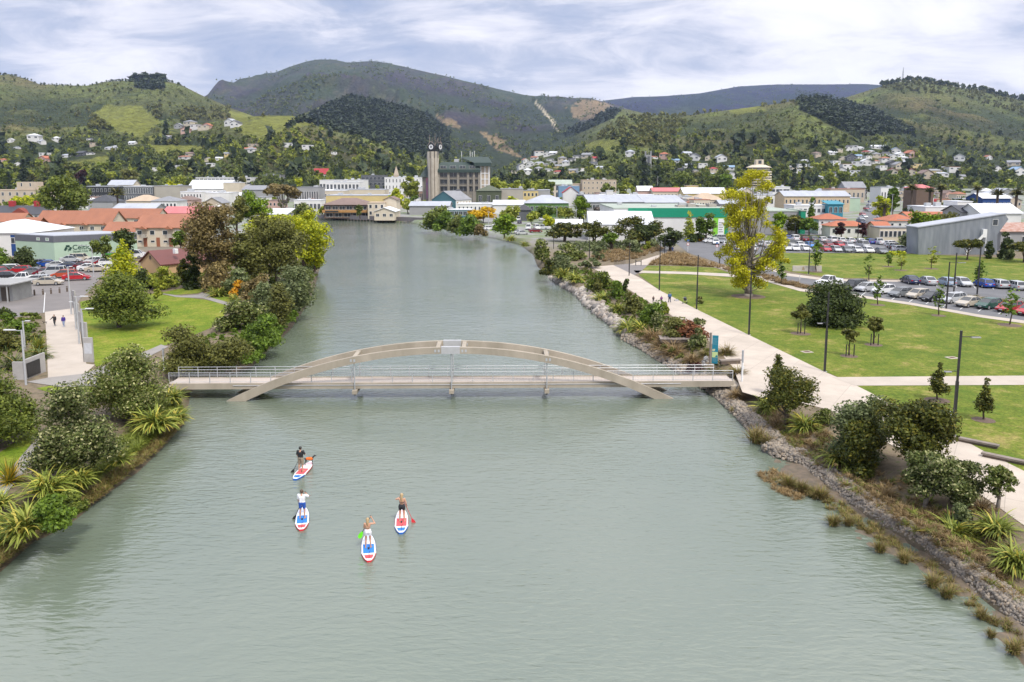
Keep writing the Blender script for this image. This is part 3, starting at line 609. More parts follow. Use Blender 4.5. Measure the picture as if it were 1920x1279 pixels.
def terrace(lab, px, ang):
 p = at(*px, .1); root = thing('gabion_step', lab, 'gabion step', p, R(ang)); rng = np.random.RandomState(int(px[0]))
 MB().bev(-1.3, 1.3, -.5, .5, -.3, .42, .1).build('basket', MATS['gabion_fill'], root)
 pts = [(rng.uniform(-1.3, 1.3), rng.uniform(-.5, .5), .42 + rng.uniform(-.02, .06)) for _ in range(150)] + [(rng.uniform(-1.3, 1.3), -.5, rng.uniform(0, .42)) for _ in range(90)] + [(-1.3, rng.uniform(-.5, .5), rng.uniform(0, .42)) for _ in range(40)]
 rocks('stones', pts, rng.uniform(.09, .15, len(pts)), ROCK2, 77, root)
terrace('short stone step jutting into the water below the flax', (1466, 850), -42)
terrace('upper stone step cut through the long gabion wall', (1512, 842), -42)
def shelf():
 o = [(1425, 895), (1480, 930), (1540, 965), (1600, 1010), (1690, 1080), (1770, 1140), (1850, 1205), (1940, 1285), (2100, 1420)]; i = [(1455, 862), (1500, 872), (1550, 912), (1602, 952), (1668, 996), (1733, 1036), (1832, 1114), (1920, 1184), (2100, 1330)]
 V = []; m = 26; n = 0
 O = [at(x, y, 0) for x, y in o]; I = [at(x, y, 0) for x, y in i]; rows = 0
 for k in range(len(o) - 1):
  for s in np.linspace(0, 1, 16, endpoint=False):
   a = O[k].lerp(O[k + 1], s); b = I[k].lerp(I[k + 1], s)
   for t in np.linspace(0, 1, m): p = a.lerp(b, t); V.append((p.x, p.y, t))
   rows += 1
 V = np.array(V); nz = fbm(V[:, 0] * .9, V[:, 1] * .9, 4, 6) - .5
 V[:, 2] = -.24 + .33 * V[:, 2] ** .6 + nz * .42
 i_ = np.arange(rows - 1)[:, None] * m + np.arange(m - 1)[None]; F = np.stack([i_, i_ + 1, i_ + 1 + m, i_ + m], -1).reshape(-1, 4)
 tag(link('mud_shelf', mesh_np('mud_shelf', V, F, [mat('wet_mud', (.17, .125, .085), .6, (.085, .07, .045), 2.2, bump=.3)], True)), kind='structure')
shelf()
# ================================================================ people, boards, dogs
def tubes(mb, chain):
 """chain of (point, radius): tapered limb with rounded joints"""
 for (p, r) in chain: mb.ball(p, r, 10, 7)
 for (p, r), (q, s) in zip(chain[:-1], chain[1:]): mb.tube(p, q, r, s, 10)
def fused(mb, name, m, parent, vox, smooth_it=4):
 o = mb.build(name, m, parent, True)
 md = o.modifiers.new('fuse', 'REMESH'); md.mode = 'VOXEL'; md.voxel_size = vox; md.use_smooth_shade = True
 ms = o.modifiers.new('soft', 'SMOOTH'); ms.factor = .5; ms.iterations = smooth_it
 return o
SKIN = mat('skin', (.52, .29, .19), .55, (.44, .235, .15), 8)
HAIRS = {'black': mat('black_hair', (.018, .015, .013), .5), 'brown': mat('brown_hair', (.085, .05, .03), .5), 'blond': mat('blond_hair', (.46, .33, .17), .5, (.30, .20, .10), 30), 'grey': mat('grey_hair', (.35, .33, .31), .5)}
def person(lab, loc, rz, h, J=None, hair='brown', hairlen=0, top=None, bottom=None, legs='short', sleeves='short', shoes=None, extra=None, female=False, group=None, vox=.016, bare_top=False):
 root = thing('person', lab, 'person', loc, rz, group); s = h / 1.75; root.scale = (s, s, s)
 V = Vector; sw = .165 if female else .19
 j = dict(hipL=V((-.095, 0, .92)), hipR=V((.095, 0, .92)), kneL=V((-.12, .03, .50)), kneR=V((.12, .03, .50)), ankL=V((-.14, -.03, .085)), ankR=V((.14, -.03, .085)),
    shoL=V((-sw, 0, 1.42)), shoR=V((sw, 0, 1.42)), elbL=V((-.26, .02, 1.14)), elbR=V((.26, .02, 1.14)), wrL=V((-.27, .10, .90)), wrR=V((.27, .10, .90)),
    pel=V((0, 0, .95)), wai=V((0, 0, 1.12)), che=V((0, .0, 1.30)), nek=V((0, .01, 1.50)), head=V((0, .03, 1.63)))
 for k, v in (J or {}).items(): j[k] = V(v)
 b = MB()
 w = .8 if female else 1
 for y in (-1, 1):
  tubes(b, [(j['pel'] + V((y * .06, 0, 0)), .115), (j['wai'] + V((y * .05 * w, 0, 0)), .095 * w), (j['che'] + V((y * .075 * w, 0, 0)), .112 * w), ((j['shoL'] if y < 0 else j['shoR']) + V((-y * .04, 0, -.02)), .068)])
 tubes(b, [(j['che'] + V((0, 0, .1)), .09), (j['nek'], .052), (j['head'] + V((0, -.01, -.06)), .055)])
 b.ball(j['head'], .105, 12, 9, sq=(.84, 1.0, 1.12)); b.ball(j['head'] + V((0, .045, -.065)), .06, 8, 6, sq=(.85, .9, .8))
 b.ball(j['head'] + V((0, .108, -.015)), .018, 6, 5); [b.ball(j['head'] + V((q * .09, 0, -.01)), .024, 6, 5, sq=(.5, 1, 1.3)) for q in (-1, 1)]
 for q in 'LR':
  tubes(b, [(j['hip' + q], .098), (j['kne' + q], .060), (j['kne' + q].lerp(j['ank' + q], .3) + V((0, -.012, 0)), .058), (j['ank' + q], .036)])
  a = j['ank' + q]; d = V((-.035 if q == 'L' else .035, .17, 0)); tubes(b, [(a + V((0, -.04, -.045)), .036), (a + d * .6 + V((0, 0, -.05)), .036), (a + d + V((0, 0, -.062)), .024)])
  tubes(b, [(j['sho' + q], .062), (j['elb' + q], .042), (j['wr' + q], .028)])
  f = (j['wr' + q] - j['elb' + q]).normalized(); side = f.cross(V((0, 1, .01))); side = side.normalized() if side.length > .1 else V((1, 0, 0)); nrm = f.cross(side).normalized()
  c = j['wr' + q] + f * .055; tubes(b, [(j['wr' + q], .028), (c, .034)])
  for n_ in range(4):
   o0 = c + side * (-.030 + .020 * n_) + f * .02; ln = (.030, .036, .038, .033)[n_]
   p1 = o0 + f * ln; p2 = p1 + (f * .6 + nrm * .8) * ln * .7; p3 = p2 + (nrm * .9 - f * .3) * ln * .6
   tubes(b, [(o0, .011), (p1, .0105), (p2, .010), (p3, .009)])
  th = c - f * .02 + side * .034; tubes(b, [(th, .013), (th + side * .02 + f * .03 + nrm * .012, .0115), (th + side * .015 + f * .055 + nrm * .03, .010)])
 fused(b, 'body', SKIN, root, vox, 3)
 for q in (-1, 1): MB().ball(j['head'] + V((q * .036, .094, .015)), .011, 6, 5).build('eye', mat('dark_eye', (.03, .02, .015), .3), root, True)
 hb = MB(); hb.ball(j['head'] + V((0, -.022, .028)), .116, 12, 9, sq=(.92, .98, 1.02))
 if hairlen: tubes(hb, [(j['head'] + V((0, -.06, 0)), .085), (j['nek'] + V((0, -.075, .01)), .075), (j['nek'] + V((0, -.085, -hairlen)), .05)])
 fused(hb, 'hair', HAIRS[hair], root, vox, 2)
 if top is not None and not bare_top:
  t = MB(); fl = .022
  for y in (-1, 1): tubes(t, [(j['pel'] + V((y * .06, 0, -.02)), .115 + fl), (j['wai'] + V((y * .055, 0, 0)), .105 * w + fl), (j['che'] + V((y * .075 * w, 0, 0)), .112 * w + fl), ((j['shoL'] if y < 0 else j['shoR']) + V((-y * .03, 0, -.01)), .072 + fl * .5)])
  t.ball(j['nek'] + V((0, 0, -.06)), .075, 10, 7)
  for q in 'LR':
   e = j['elb' + q] if sleeves == 'long' else j['sho' + q].lerp(j['elb' + q], .72)
   ch = [(j['sho' + q], .062 + fl), (e, .052 + fl)]
   if sleeves == 'long': ch += [(j['wr' + q].lerp(j['elb' + q], .08), .036 + fl * .6)]
   tubes(t, ch)
  fused(t, 'shirt' if sleeves == 'short' else 'jacket', top, root, vox, 3)
 if bare_top:
  t = MB(); z = j['che'].z - .07
  for y in (-1, 1): tubes(t, [(V((y * .09, j['che'].y - .11, z)), .018), (V((0, j['che'].y - .125, z)), .018)]); t.ball(V((y * .08, j['che'].y + .095, z + .02)), .06, 8, 6); tubes(t, [(V((y * .155, j['che'].y, z)), .018), (V((y * .09, j['che'].y - .11, z)), .018)])
  fused(t, 'bikini_top', top, root, .012, 2)
 if bottom is not None:
  t = MB(); fl = .022
  for y in (-1, 1): tubes(t, [(j['pel'] + V((y * .06, 0, .06)), .108 + fl), (j['pel'] + V((y * .06, -.01, 0)), .118 + fl)])
  for q in 'LR':
   if legs == 'long': tubes(t, [(j['hip' + q], .1 + fl), (j['kne' + q], .062 + fl), (j['ank' + q] + V((0, 0, .02)), .046 + fl)])
   else: tubes(t, [(j['hip' + q], .1 + fl), (j['hip' + q].lerp(j['kne' + q], .82 if legs == 'knee' else (.55 if legs == 'short' else .3)), .078 + fl)])
  fused(t, 'trousers' if legs == 'long' else 'shorts', bottom, root, vox, 3)
 if shoes is not None:
  for q in 'LR':
   a = j['ank' + q]; d = V((-.035 if q == 'L' else .035, .17, 0)); t = MB(); tubes(t, [(a + V((0, -.045, -.035)), .046), (a + d * .6 + V((0, 0, -.04)), .044), (a + d + V((0, 0, -.052)), .034)])
   fused(t, 'shoe', shoes, root, vox, 2)
 return root
CL = lambda n, c, c2=None: mat(n, c, .85, c2, 14)
RED = mat('board_red', (.62, .035, .045), .35, (.55, .03, .04), 4); REDPAD = mat('red_deck_pad', (.68, .10, .11), .8, (.60, .08, .09), 9)
BLUE = mat('board_blue', (.02, .14, .55), .35, (.018, .12, .48), 4); BLUEPAD = mat('blue_deck_pad', (.025, .20, .62), .8, (.02, .16, .52), 9)
BWHITE = mat('board_white', (.80, .80, .80), .3, (.74, .74, .74), 3); PALEB = mat('pale_blue_print', (.42, .50, .74), .4, (.55, .6, .8), 18); PALER = mat('pale_red_print', (.78, .42, .45), .4, (.8, .6, .6), 18)
def paddle_board(lab, tail, nose, red):
 a = at(*tail, .06); b = at(*nose, .06); d = (b - a); L_ = 3.25
 root = thing('paddle_board', lab, 'paddle board', a + d.normalized() * L_ / 2, math.atan2(d.y, d.x) - math.pi / 2, 'stand-up paddle boards on the river'); root.location.z = 0.0
 N_ = 36
 def hw(t):
  return .405 * (min(1, (t + .012) / .30) ** .42) * (1 - max(0, (t - .52) / .49) ** 2.1) ** .62 if t < .999 else .02
 def ring(t, k, z): y = -L_ / 2 + L_ * t; return (-hw(t) * k, y, z), (hw(t) * k, y, z)
 def strip(t0, t1, k, z, mi_, mb, n=20):
  for i in range(n):
   p, q = ring(t0 + (t1 - t0) * i / n, k, z), ring(t0 + (t1 - t0) * (i + 1) / n, k, z); mb.quad(p[0], p[1], q[1], q[0], mi_)
 def rock(t): return .06 * max(0, (t - .6) / .4) ** 2
 mb = MB()
 ts = [i / N_ for i in range(N_ + 1)]
 rings = []
 for t in ts:
  h = hw(t); y = -L_ / 2 + L_ * t; r = rock(t)
  rings.append([(-h * .80, y, .0 + r), (-h * .97, y, .03 + r), (-h, y, .075 + r), (-h * .93, y, .115 + r), (h * .93, y, .115 + r), (h, y, .075 + r), (h * .97, y, .03 + r), (h * .80, y, .0 + r)])
 for i in range(N_):
  for k in range(8): mb.quad(rings[i][k], rings[i][(k + 1) % 8], rings[i + 1][(k + 1) % 8], rings[i + 1][k])
 mb.add(rings[0], [tuple(range(8))]); mb.add(rings[-1], [tuple(range(7, -1, -1))])
 mb.build('hull', BWHITE, root)
 def band(t0, t1, m, nm, sides=(-1, 1)):
  q = MB(); n = 16
  for i in range(n):
   for sgn in sides:
    pr = []
    for t in (t0 + (t1 - t0) * i / n, t0 + (t1 - t0) * (i + 1) / n):
     h = hw(t) + .004; y = -L_ / 2 + L_ * t; r = rock(t); pr.append([(sgn * h * .80, y, -.004 + r), (sgn * h * .972, y, .03 + r), (sgn * h, y, .075 + r), (sgn * h * .95, y, .112 + r)])
    for k in range(3): q.quad(pr[0][k], pr[1][k], pr[1][k + 1], pr[0][k + 1])
  if t0 == 0: h = hw(0) + .004; q.quad((-h, -L_ / 2 - .005, .0), (h, -L_ / 2 - .005, .0), (h, -L_ / 2 - .005, .113), (-h, -L_ / 2 - .005, .113))
  q.build(nm, m, root)
 c1, c2, p1, p2, pr = (RED, BLUE, REDPAD, mat('blue_tail_pad', (.03, .19, .6), .7), PALER) if red else (BLUE, RED, BLUEPAD, mat('red_tail_pad', (.66, .09, .1), .7), PALEB)
 band(0, .26, c2, 'tail_rail'); sb = mat('red_side_band', (.55, .06, .07), .4) if red else mat('blue_side_band', (.18, .24, .6), .4)
 for q_ in (-1, 1): band(.34, .97, sb, 'side_rail', (q_,))
 def pad(t0, t1, k, z, m, nm, n=10):
  q = MB(); L0 = [ring(t0 + (t1 - t0) * i / n, k, 0) for i in range(n + 1)]
  for i in range(n): a_, b_ = L0[i], L0[i + 1]; q.quad(*[(v[0], v[1], z + rock((v[1] + L_ / 2) / L_)) for v in (a_[0], a_[1], b_[1], b_[0])])
  q.build(nm, m, root)
 pad(.26, .60, .76, .121, p1, 'deck_pad'); pad(.07, .20, .74, .121, p2, 'tail_pad'); pad(.74, .93, .8, .1205, pr, 'nose_print')
 MB().box(-.05, .05, -L_ / 2 + L_ * .43 - .12, -L_ / 2 + L_ * .43 + .12, .12, .15).build('carry_handle', DARK, root)
 MB().path([(.0, -L_ / 2 + .18, .128), (.02, -L_ / 2 + .5, .13), (.01, -L_ / 2 + .8, .13), (.08, -L_ / 2 + 1.1, .14)], [.012] * 4, 5).build('leash', DARK, root)
 return root
def paddle(lab, top, blade, col, bm, group='paddles of the boarders'):
 top, blade = Vector(top), Vector(blade); d = (blade - top).normalized()
 t = thing('paddle', lab, 'paddle', top, 0, group)
 MB().tube((0, 0, 0), blade - top - d * .38, .017, .017, 8).build('shaft', col, t)
 s = Vector((1, 0, 0)) if abs(d.x) < .8 else Vector((0, 1, 0)); s = (s - d * s.dot(d)).normalized(); n = d.cross(s)
 mb = MB(); base = blade - top - d * .42; pts = [(0, .02), (.1, .07), (.22, .11), (.34, .115), (.42, .09), (.46, .03)]
 v = []
 for k in (-.006, .006):
  v += [base + d * a + s * w + n * k for a, w in pts] + [base + d * a - s * w + n * k for a, w in reversed(pts)]
 m = len(pts) * 2; mb.add(v, [tuple(range(m)), tuple(range(2 * m - 1, m - 1, -1))] + [(i, (i + 1) % m, m + (i + 1) % m, m + i) for i in range(m)]); mb.build('blade', bm, t)
 MB().tube(-s * .06, s * .06, .018, n=8).build('grip', DARK, t)
 return t
def feet(px, py): return at(px, py, .12)
def boarder(lab, px, py, pyt, rz, J, top_l, blade_l, pad_lab, shaft, bl, **kw):
 p = feet(px, py); h = zrow(pyt, p.y) - .12; r = person(lab, p, rz, h, J, group='paddle boarders', **kw)
 s = h / 1.75; M = Matrix.Translation(p) @ Matrix.Rotation(rz, 4, 'Z') @ Matrix.Scale(s, 4)
 b = M @ Vector(blade_l); b.z = -.12 if b.z < .5 else b.z
 paddle(pad_lab, M @ Vector(top_l), b, shaft, bl); return r
def along(a, b, t): return tuple(Vector(a).lerp(Vector(b), t))
CARB = mat('carbon_black', (.02, .02, .022), .4)
paddle_board('blue padded white board with red tail nearest the camera', (692, 1052.5), (690, 1002), False)
paddle_board('red padded white board with blue tail under the woman in black shorts', (752, 1000), (754, 953), True)
paddle_board('blue padded white board under the man in the white shirt', (565, 994), (569, 947), False)
paddle_board('red padded white board carrying a man and a dog in an orange vest', (553, 899), (586, 865), True)
T, B = (.17, .16, 1.80), (-.42, .25, .10)
boarder('blond woman in white shorts paddling nearest the camera', 690.5, 1027, 971.5, R(3), dict(elbR=(.40, .03, 1.42), wrR=(.22, .12, 1.70), elbL=(-.22, .06, 1.18), wrL=(-.15, .14, 1.06)), T, (-.50, .12, .55), 'black shafted paddle with bright green blade lifted above the water', CARB, mat('lime_green', (.17, .85, .02), .4),
  hair='blond', hairlen=.12, top=CL('cream_bikini', (.35, .26, .17)), bare_top=True, bottom=CL('white_shorts', (.78, .77, .80)), legs='hot', female=True)
boarder('blond woman in black shorts and bikini top paddling on the right', 754, 978, 925.5, R(-2), dict(elbL=(-.36, .06, 1.36), wrL=(-.12, .20, 1.46), elbR=(.26, .02, 1.14), wrR=(.26, .12, .93)), (-.08, .26, 1.52), (.72, .15, -.05), 'red paddle of the woman in black shorts', mat('paddle_red', (.50, .04, .05), .4), RED,
  hair='blond', hairlen=.18, top=CL('black_bikini', (.02, .02, .022)), bare_top=True, bottom=CL('black_shorts', (.022, .022, .026)), legs='hot', female=True)
boarder('man in white shirt and blue shorts paddling behind the man with the dog', 567.5, 972, 918.5, R(-3), dict(elbR=(.40, .06, 1.34), wrR=(.20, .20, 1.45), elbL=(-.24, .04, 1.14), wrL=(-.24, .12, .93)), (.16, .24, 1.52), (-.60, .10, -.05), 'black paddle of the man in the white shirt', CARB, CARB,
  hair='brown', top=CL('white_tee', (.80, .80, .83)), bottom=CL('blue_shorts', (.02, .09, .42)), legs='short')
boarder('man in black shirt and khaki shorts paddling with a dog', 564.5, 884, 837.5, R(-14), dict(elbR=(.33, .04, 1.22), wrR=(.14, .24, 1.30), elbL=(-.28, .03, 1.14), wrL=(-.24, .14, .93)), (.1, .28, 1.40), (-.70, -.05, -.05), 'black paddle of the man in the black shirt', CARB, CARB,
  hair='black', top=CL('black_tee', (.018, .019, .022)), bottom=CL('khaki_shorts', (.30, .24, .17)), legs='knee')
def dog(lab, loc, rz, s, col, vest=None):
 r = thing('dog', lab, 'dog', loc, rz); r.scale = (s, s, s); V = Vector; b = MB()
 tubes(b, [(V((.26, 0, .50)), .115), (V((.05, 0, .52)), .112), (V((-.18, 0, .53)), .085), (V((-.30, 0, .52)), .08)])
 tubes(b, [(V((.30, 0, .58)), .075), (V((.42, 0, .72)), .058), (V((.50, 0, .77)), .068)]); tubes(b, [(V((.52, 0, .76)), .05), (V((.66, 0, .735)), .028)])
 for q in (-1, 1):
  tubes(b, [(V((.28, q * .07, .46)), .05), (V((.27, q * .075, .24)), .028), (V((.28, q * .075, .03)), .022), (V((.31, q * .075, .02)), .024)])
  tubes(b, [(V((-.28, q * .07, .48)), .065), (V((-.22, q * .075, .32)), .042), (V((-.36, q * .075, .19)), .022), (V((-.34, q * .075, .03)), .02), (V((-.31, q * .075, .02)), .024)])
  tubes(b, [(V((.47, q * .05, .82)), .026), (V((.45, q * .085, .76)), .016)])
 tubes(b, [(V((-.36, 0, .55)), .03), (V((-.48, 0, .62)), .02), (V((-.56, 0, .74)), .012)])
 fused(b, 'body', col, r, .016, 3)
 if vest:
  t = MB(); tubes(t, [(V((.22, 0, .51)), .142), (V((.05, 0, .53)), .142), (V((-.16, 0, .545)), .118)]); fused(t, 'life_vest', vest, r, .016, 2)
  MB().path([(.12, 0, .67), (.05, 0, .72), (-.02, 0, .67)], [.012] * 3, 5).build('grab_handle', DARK, r)
 return r
d0 = at(579.5, 871, .13); dog('black dog in an orange life vest on the paddle board', d0, R(12), .82, mat('black_fur', (.02, .018, .017), .7), CL('orange_vest', (.80, .16, .02)))
SH_W = CL('white_shoe', (.7, .7, .7))
def walker(lab, px, py, pyt, rz, **kw):
 p = at(px, py, G + .045); return person(lab, p, rz, zrow(pyt, p.y) - p.z, vox=.02, **kw)
stride = dict(kneL=(-.1, .12, .52), ankL=(-.1, .16, .09), kneR=(.1, -.02, .5), ankR=(.1, -.22, .11))
walker('person in dark jacket and trousers holding a dog lead on the left path', 103, 611.5, 590, R(178), J=dict(stride, elbR=(.34, .1, 1.2), wrR=(.48, .28, 1.05)), hair='brown', top=CL('black_jacket', (.02, .02, .022)), sleeves='long', bottom=CL('dark_trousers', (.03, .03, .035)), legs='long', shoes=SH_W)
walker('person in purple jacket and pale jeans walking on the left path', 120, 613, 591.5, R(182), J=stride, hair='black', top=CL('violet_jacket', (.055, .03, .24)), sleeves='long', bottom=CL('pale_jeans', (.26, .32, .46)), legs='long', shoes=SH_W)
dd = at(84.5, 608, G + .045); dog('small dark dog on a lead at the left path edge', dd, R(200), .55, MATS['black_fur'])
W_G = None
walker('person in brown jacket walking on the promenade, leftmost of three', 1225, 567, 555, R(5), J=stride, hair='black', top=CL('brown_jacket', (.07, .045, .04)), sleeves='long', bottom=CL('black_jeans', (.03, .03, .035)), legs='long', shoes=DARK)
walker('person in purple jacket walking in the middle of three on the promenade', 1240, 568, 555, R(5), J=stride, hair='brown', top=CL('purple_jacket', (.17, .03, .19)), sleeves='long', bottom=CL('grey_trousers', (.08, .08, .09)), legs='long', shoes=DARK)
walker('taller person in blue jacket and jeans on the promenade by the pram', 1255.5, 567, 548, R(8), J=stride, hair='brown', top=CL('blue_jacket', (.05, .14, .30)), sleeves='long', bottom=CL('navy_jeans', (.03, .045, .10)), legs='long', shoes=DARK)
walker('distant person in a navy top standing by the road junction', 1261, 472.5, 462, R(170), hair='black', top=CL('navy_top', (.03, .05, .14)), sleeves='long', bottom=CL('blue_jeans', (.07, .11, .22)), legs='long', shoes=DARK)
walker('person in a patterned white top half hidden behind the dark tree', 1776, 806, 766, R(20), hair='black', top=CL('patterned_top', (.65, .62, .68), (.12, .35, .4)), sleeves='short', bottom=CL('black_leggings', (.02, .02, .022)), legs='long', shoes=DARK)
def pram():
 p = at(1285, 569, G + .045); t = thing('pram', 'black pram parked on the promenade beside the grass', 'pram', p, R(60)); b = MB()
 tubes(b, [(Vector((-.25, 0, .62)), .2), (Vector((.25, 0, .58)), .17)]); fused(b, 'seat', CL('pram_cloth', (.03, .03, .035)), t, .025, 3)
 c = MB(); c.ball((-.2, 0, .82), .28, 10, 8, sq=(1, .85, .9)); c.build('hood', CL('hood_cloth', (.05, .055, .065)), t, True)
 f = MB()
 for y in (-.24, .24): f.tube((-.35, y, .14), (.1, y, .6), .015, n=6); f.tube((.38, y * .6, .12), (-.1, y, .6), .015, n=6); f.tube((-.1, y, .6), (-.6, y, 1.0), .015, n=6)
 f.tube((-.6, -.24, 1.0), (-.6, .24, 1.0), .018, n=6); f.build('frame', STEEL, t)
 for x, y, r in ((-.35, -.27, .15), (-.35, .27, .15), (.38, -.17, .11), (.38, .17, .11)): MB().tube((x, y - .02, r), (x, y + .02, r), r, n=14).build('wheel', DARK, t)
pram()
def scooter():
 p = at(1269, 563.5, G + .045); t = thing('kick_scooter', 'small blue scooter lying on the promenade near the pram', 'scooter', p, R(20))
 MB().bev(-.35, .3, -.06, .06, .05, .08).build('footboard', mat('scooter_blue', (.05, .2, .4), .5), t); MB().tube((.3, 0, .06), (.45, .7, .12), .018, n=6).build('stem', STEEL, t); MB().tube((.28, .74, .12), (.62, .66, .12), .018, n=6).build('handlebar', DARK, t)
 for x in (-.42, .38): MB().tube((x, -.015, .06), (x, .015, .06), .06, n=12).build('wheel', DARK, t)
scooter()
# ================================================================ cars
GLASSC = mat('car_glass', (.030, .036, .042), .08, (.022, .026, .03), 2, spec=.8)
TYRE = mat('tyre_rubber', (.018, .018, .018), .8, (.014, .014, .014), 4); RIM = mat('alloy_rim', (.42, .42, .43), .35, (.34, .34, .35), 6, metal=.4)
HEADL = mat('headlight_lens', (.62, .64, .66), .15, (.5, .52, .54), 8); TAILL = mat('tail_light_red', (.34, .012, .012), .2, (.28, .01, .01), 8); PLATE = mat('number_plate', (.70, .70, .68), .5)
def paint(name, c): return mat('car_' + name, c, .22, tuple(x * .9 for x in c), 1.2, spec=.6, obj=True)
CARCOL = {'white': (.72, .72, .72), 'silver': (.44, .45, .46), 'grey': (.17, .18, .19), 'black': (.016, .017, .02), 'red': (.40, .018, .025), 'blue': (.015, .07, .34), 'navy': (.018, .03, .085), 'green': (.02, .075, .055), 'champagne': (.46, .41, .33), 'orange': (.42, .07, .03), 'maroon': (.17, .012, .02), 'pale blue': (.30, .38, .48), 'bright blue': (.02, .17, .52), 'dark green': (.015, .05, .03)}
SPEC = {
 'hatchback': (4.05, .86, .96, 1.50, (1.18, .30), (-1.92, -1.50), 0.92),
 'sedan': (4.65, .88, .95, 1.45, (1.20, .32), (-1.75, -.90), .99),
 'station wagon': (4.6, .88, .96, 1.50, (1.25, .40), (-2.22, -1.85), .92),
 'four wheel drive': (4.7, .94, 1.12, 1.80, (1.15, .65), (-2.25, -2.0), 1.05),
 'ute': (5.2, .94, 1.10, 1.78, (1.15, .55), (-.75, -.55), 1.08),
 'van': (4.7, .92, 1.15, 1.95, (1.9, 1.25), (-2.3, -2.2), 1.05),
}
WHEELME = {}
def loft_y(mb, prof_in, prof, hw, inset, mi=0):
 """side profile lofted across the width with rounded flanks"""
 ys = [-hw, -hw + inset, hw - inset, hw]; n = len(prof); k0 = len(mb.v)
 vs = []
 for y, p in zip(ys, (prof_in, prof, prof, prof_in)): vs += [(x, y, z) for x, z in p]
 fs = []
 for r in range(3):
  for i in range(n): fs.append((r * n + i, r * n + (i + 1) % n, (r + 1) * n + (i + 1) % n, (r + 1) * n + i))
 fs += [tuple(range(n - 1, -1, -1)), tuple(range(3 * n, 4 * n))]; mb.add(vs, fs, mi)
def make_car(kind, col):
 L_, hw, belt, roof, (fb, fr), (rb, rr), tailz = SPEC[kind]; f = L_ / 2; b = -L_ / 2
 root = thing(kind.replace(' ', '_') + ('_car' if kind in ('hatchback', 'sedan') else ''), None, None)
 body = MB(); zb = .24
 bon = belt - .14 if kind != 'van' else belt - .02
 rear = [(rb - .02, belt + .02)] if kind != 'ute' else [(rb, belt), (rb - .03, tailz - .02)]
 prof = [(f - .04, zb + .06), (f, .45), (f - .03, .62), (f - .22, bon - .12), (fb + .25, bon + .02), (fb, belt)] + rear + [(b + .12, tailz), (b + .02, tailz - .12), (b, .5), (b + .06, zb + .06), (b + .2, zb), (f - .2, zb)]
 pin = [(x * .985, zb + (z - zb) * .90 + .03) for x, z in prof]
 loft_y(body, pin, prof, hw, .10)
 rw = hw * .76; bw = hw * .93
 pl = lambda x0, x1, w0, w1, z0, z1, t: None
 def beam(a, b_, w): body.tube(a, b_, w, w, 5)
 t = .045
 body.add([(fr + .06, -rw, roof - t), (rr - .04, -rw, roof - t), (rr - .04, rw, roof - t), (fr + .06, rw, roof - t), (fr - .10, -rw * .9, roof + .012), (rr + .12, -rw * .9, roof + .012), (rr + .12, rw * .9, roof + .012), (fr - .10, rw * .9, roof + .012)],
    [(0, 3, 2, 1), (4, 5, 6, 7), (0, 1, 5, 4), (1, 2, 6, 5), (2, 3, 7, 6), (3, 0, 4, 7)])
 for s in (-1, 1):
  beam((fb + .03, s * bw, belt), (fr + .04, s * rw, roof - .03), .042); beam((rb + .03, s * bw, belt), (rr - .01, s * rw, roof - .03), .07)
  mx = (fr + rr) / 2 - .05; mxb = (fb + rb) / 2 - .05; beam((mxb, s * (bw + .003), belt), (mx, s * (rw + .003), roof - .03), .032)
  if kind in ('station wagon', 'four wheel drive', 'van'): beam((rb + .85, s * (bw + .003), belt), (rr + .72, s * (rw + .003), roof - .03), .04)
  body.ball((fb - .12, s * (hw + .05), belt + .06), .085, 6, 5, sq=(.7, 1.2, .8))
 if kind == 'ute':
  for s in (-1, 1): body.box(b + .1, rb - .02, s * hw * .9 - .04, s * hw * .9 + .04, tailz - .1, tailz + .1)
  body.box(b + .06, b + .12, -hw * .9, hw * .9, tailz - .1, tailz + .1)
 if kind == 'van': pass
 bo = body.build('body', paint(col, CARCOL[col]), root)
 g = MB()
 g.quad((fb - .02, -bw, belt), (fb - .02, bw, belt), (fr, rw, roof - .03), (fr, -rw, roof - .03)); g.build('windscreen', GLASSC, root)
 g = MB(); g.quad((rb + .02, -bw, belt), (rb + .02, bw, belt), (rr, rw, roof - .03), (rr, -rw, roof - .03)); g.build('rear_window', GLASSC, root)
 for s in (-1, 1):
  g = MB(); g.quad((fb - .02, s * bw, belt), (rb + .02, s * bw, belt), (rr, s * rw, roof - .03), (fr, s * rw, roof - .03)); g.build('side_window', GLASSC, root)
 wr = .31 if kind not in ('four wheel drive', 'ute') else .37
 key = wr
 if key not in WHEELME:
  w = MB(); w.tube((0, -.11, 0), (0, .11, 0), wr, n=18); tm = w.mesh('wheel', TYRE)
  w = MB(); w.tube((0, -.118, 0), (0, .118, 0), wr * .64, wr * .64, 12); rm = w.mesh('rim', RIM); WHEELME[key] = (tm, rm)
 for x in (f - .85, b + .85 if kind != 'ute' else b + 1.15):
  for s in (-1, 1):
   o = link('wheel', WHEELME[key][0], root, (x, s * (hw - .085), wr)); link('rim', WHEELME[key][1], o)
 for s in (-1, 1):
  MB().prism([(s * hw * .93, bon - .30), (s * hw * .50, bon - .32), (s * hw * .56, bon - .16), (s * hw * .93, bon - .15)], f - .20, f - .03, 'x').build('headlight', HEADL, root)
  zt_ = tailz - .1; MB().box(b - .008, b + .1, min(s * hw * .60, s * hw * .95), max(s * hw * .60, s * hw * .95), zt_ - .22, zt_ - .02).build('tail_light', TAILL, root)
 MB().box(f - .005, f + .012, -.25, .25, .40, .52).build('number_plate', PLATE, root)
 MB().box(b - .014, b + .005, -.25, .25, .58, .70).build('number_plate', PLATE, root)
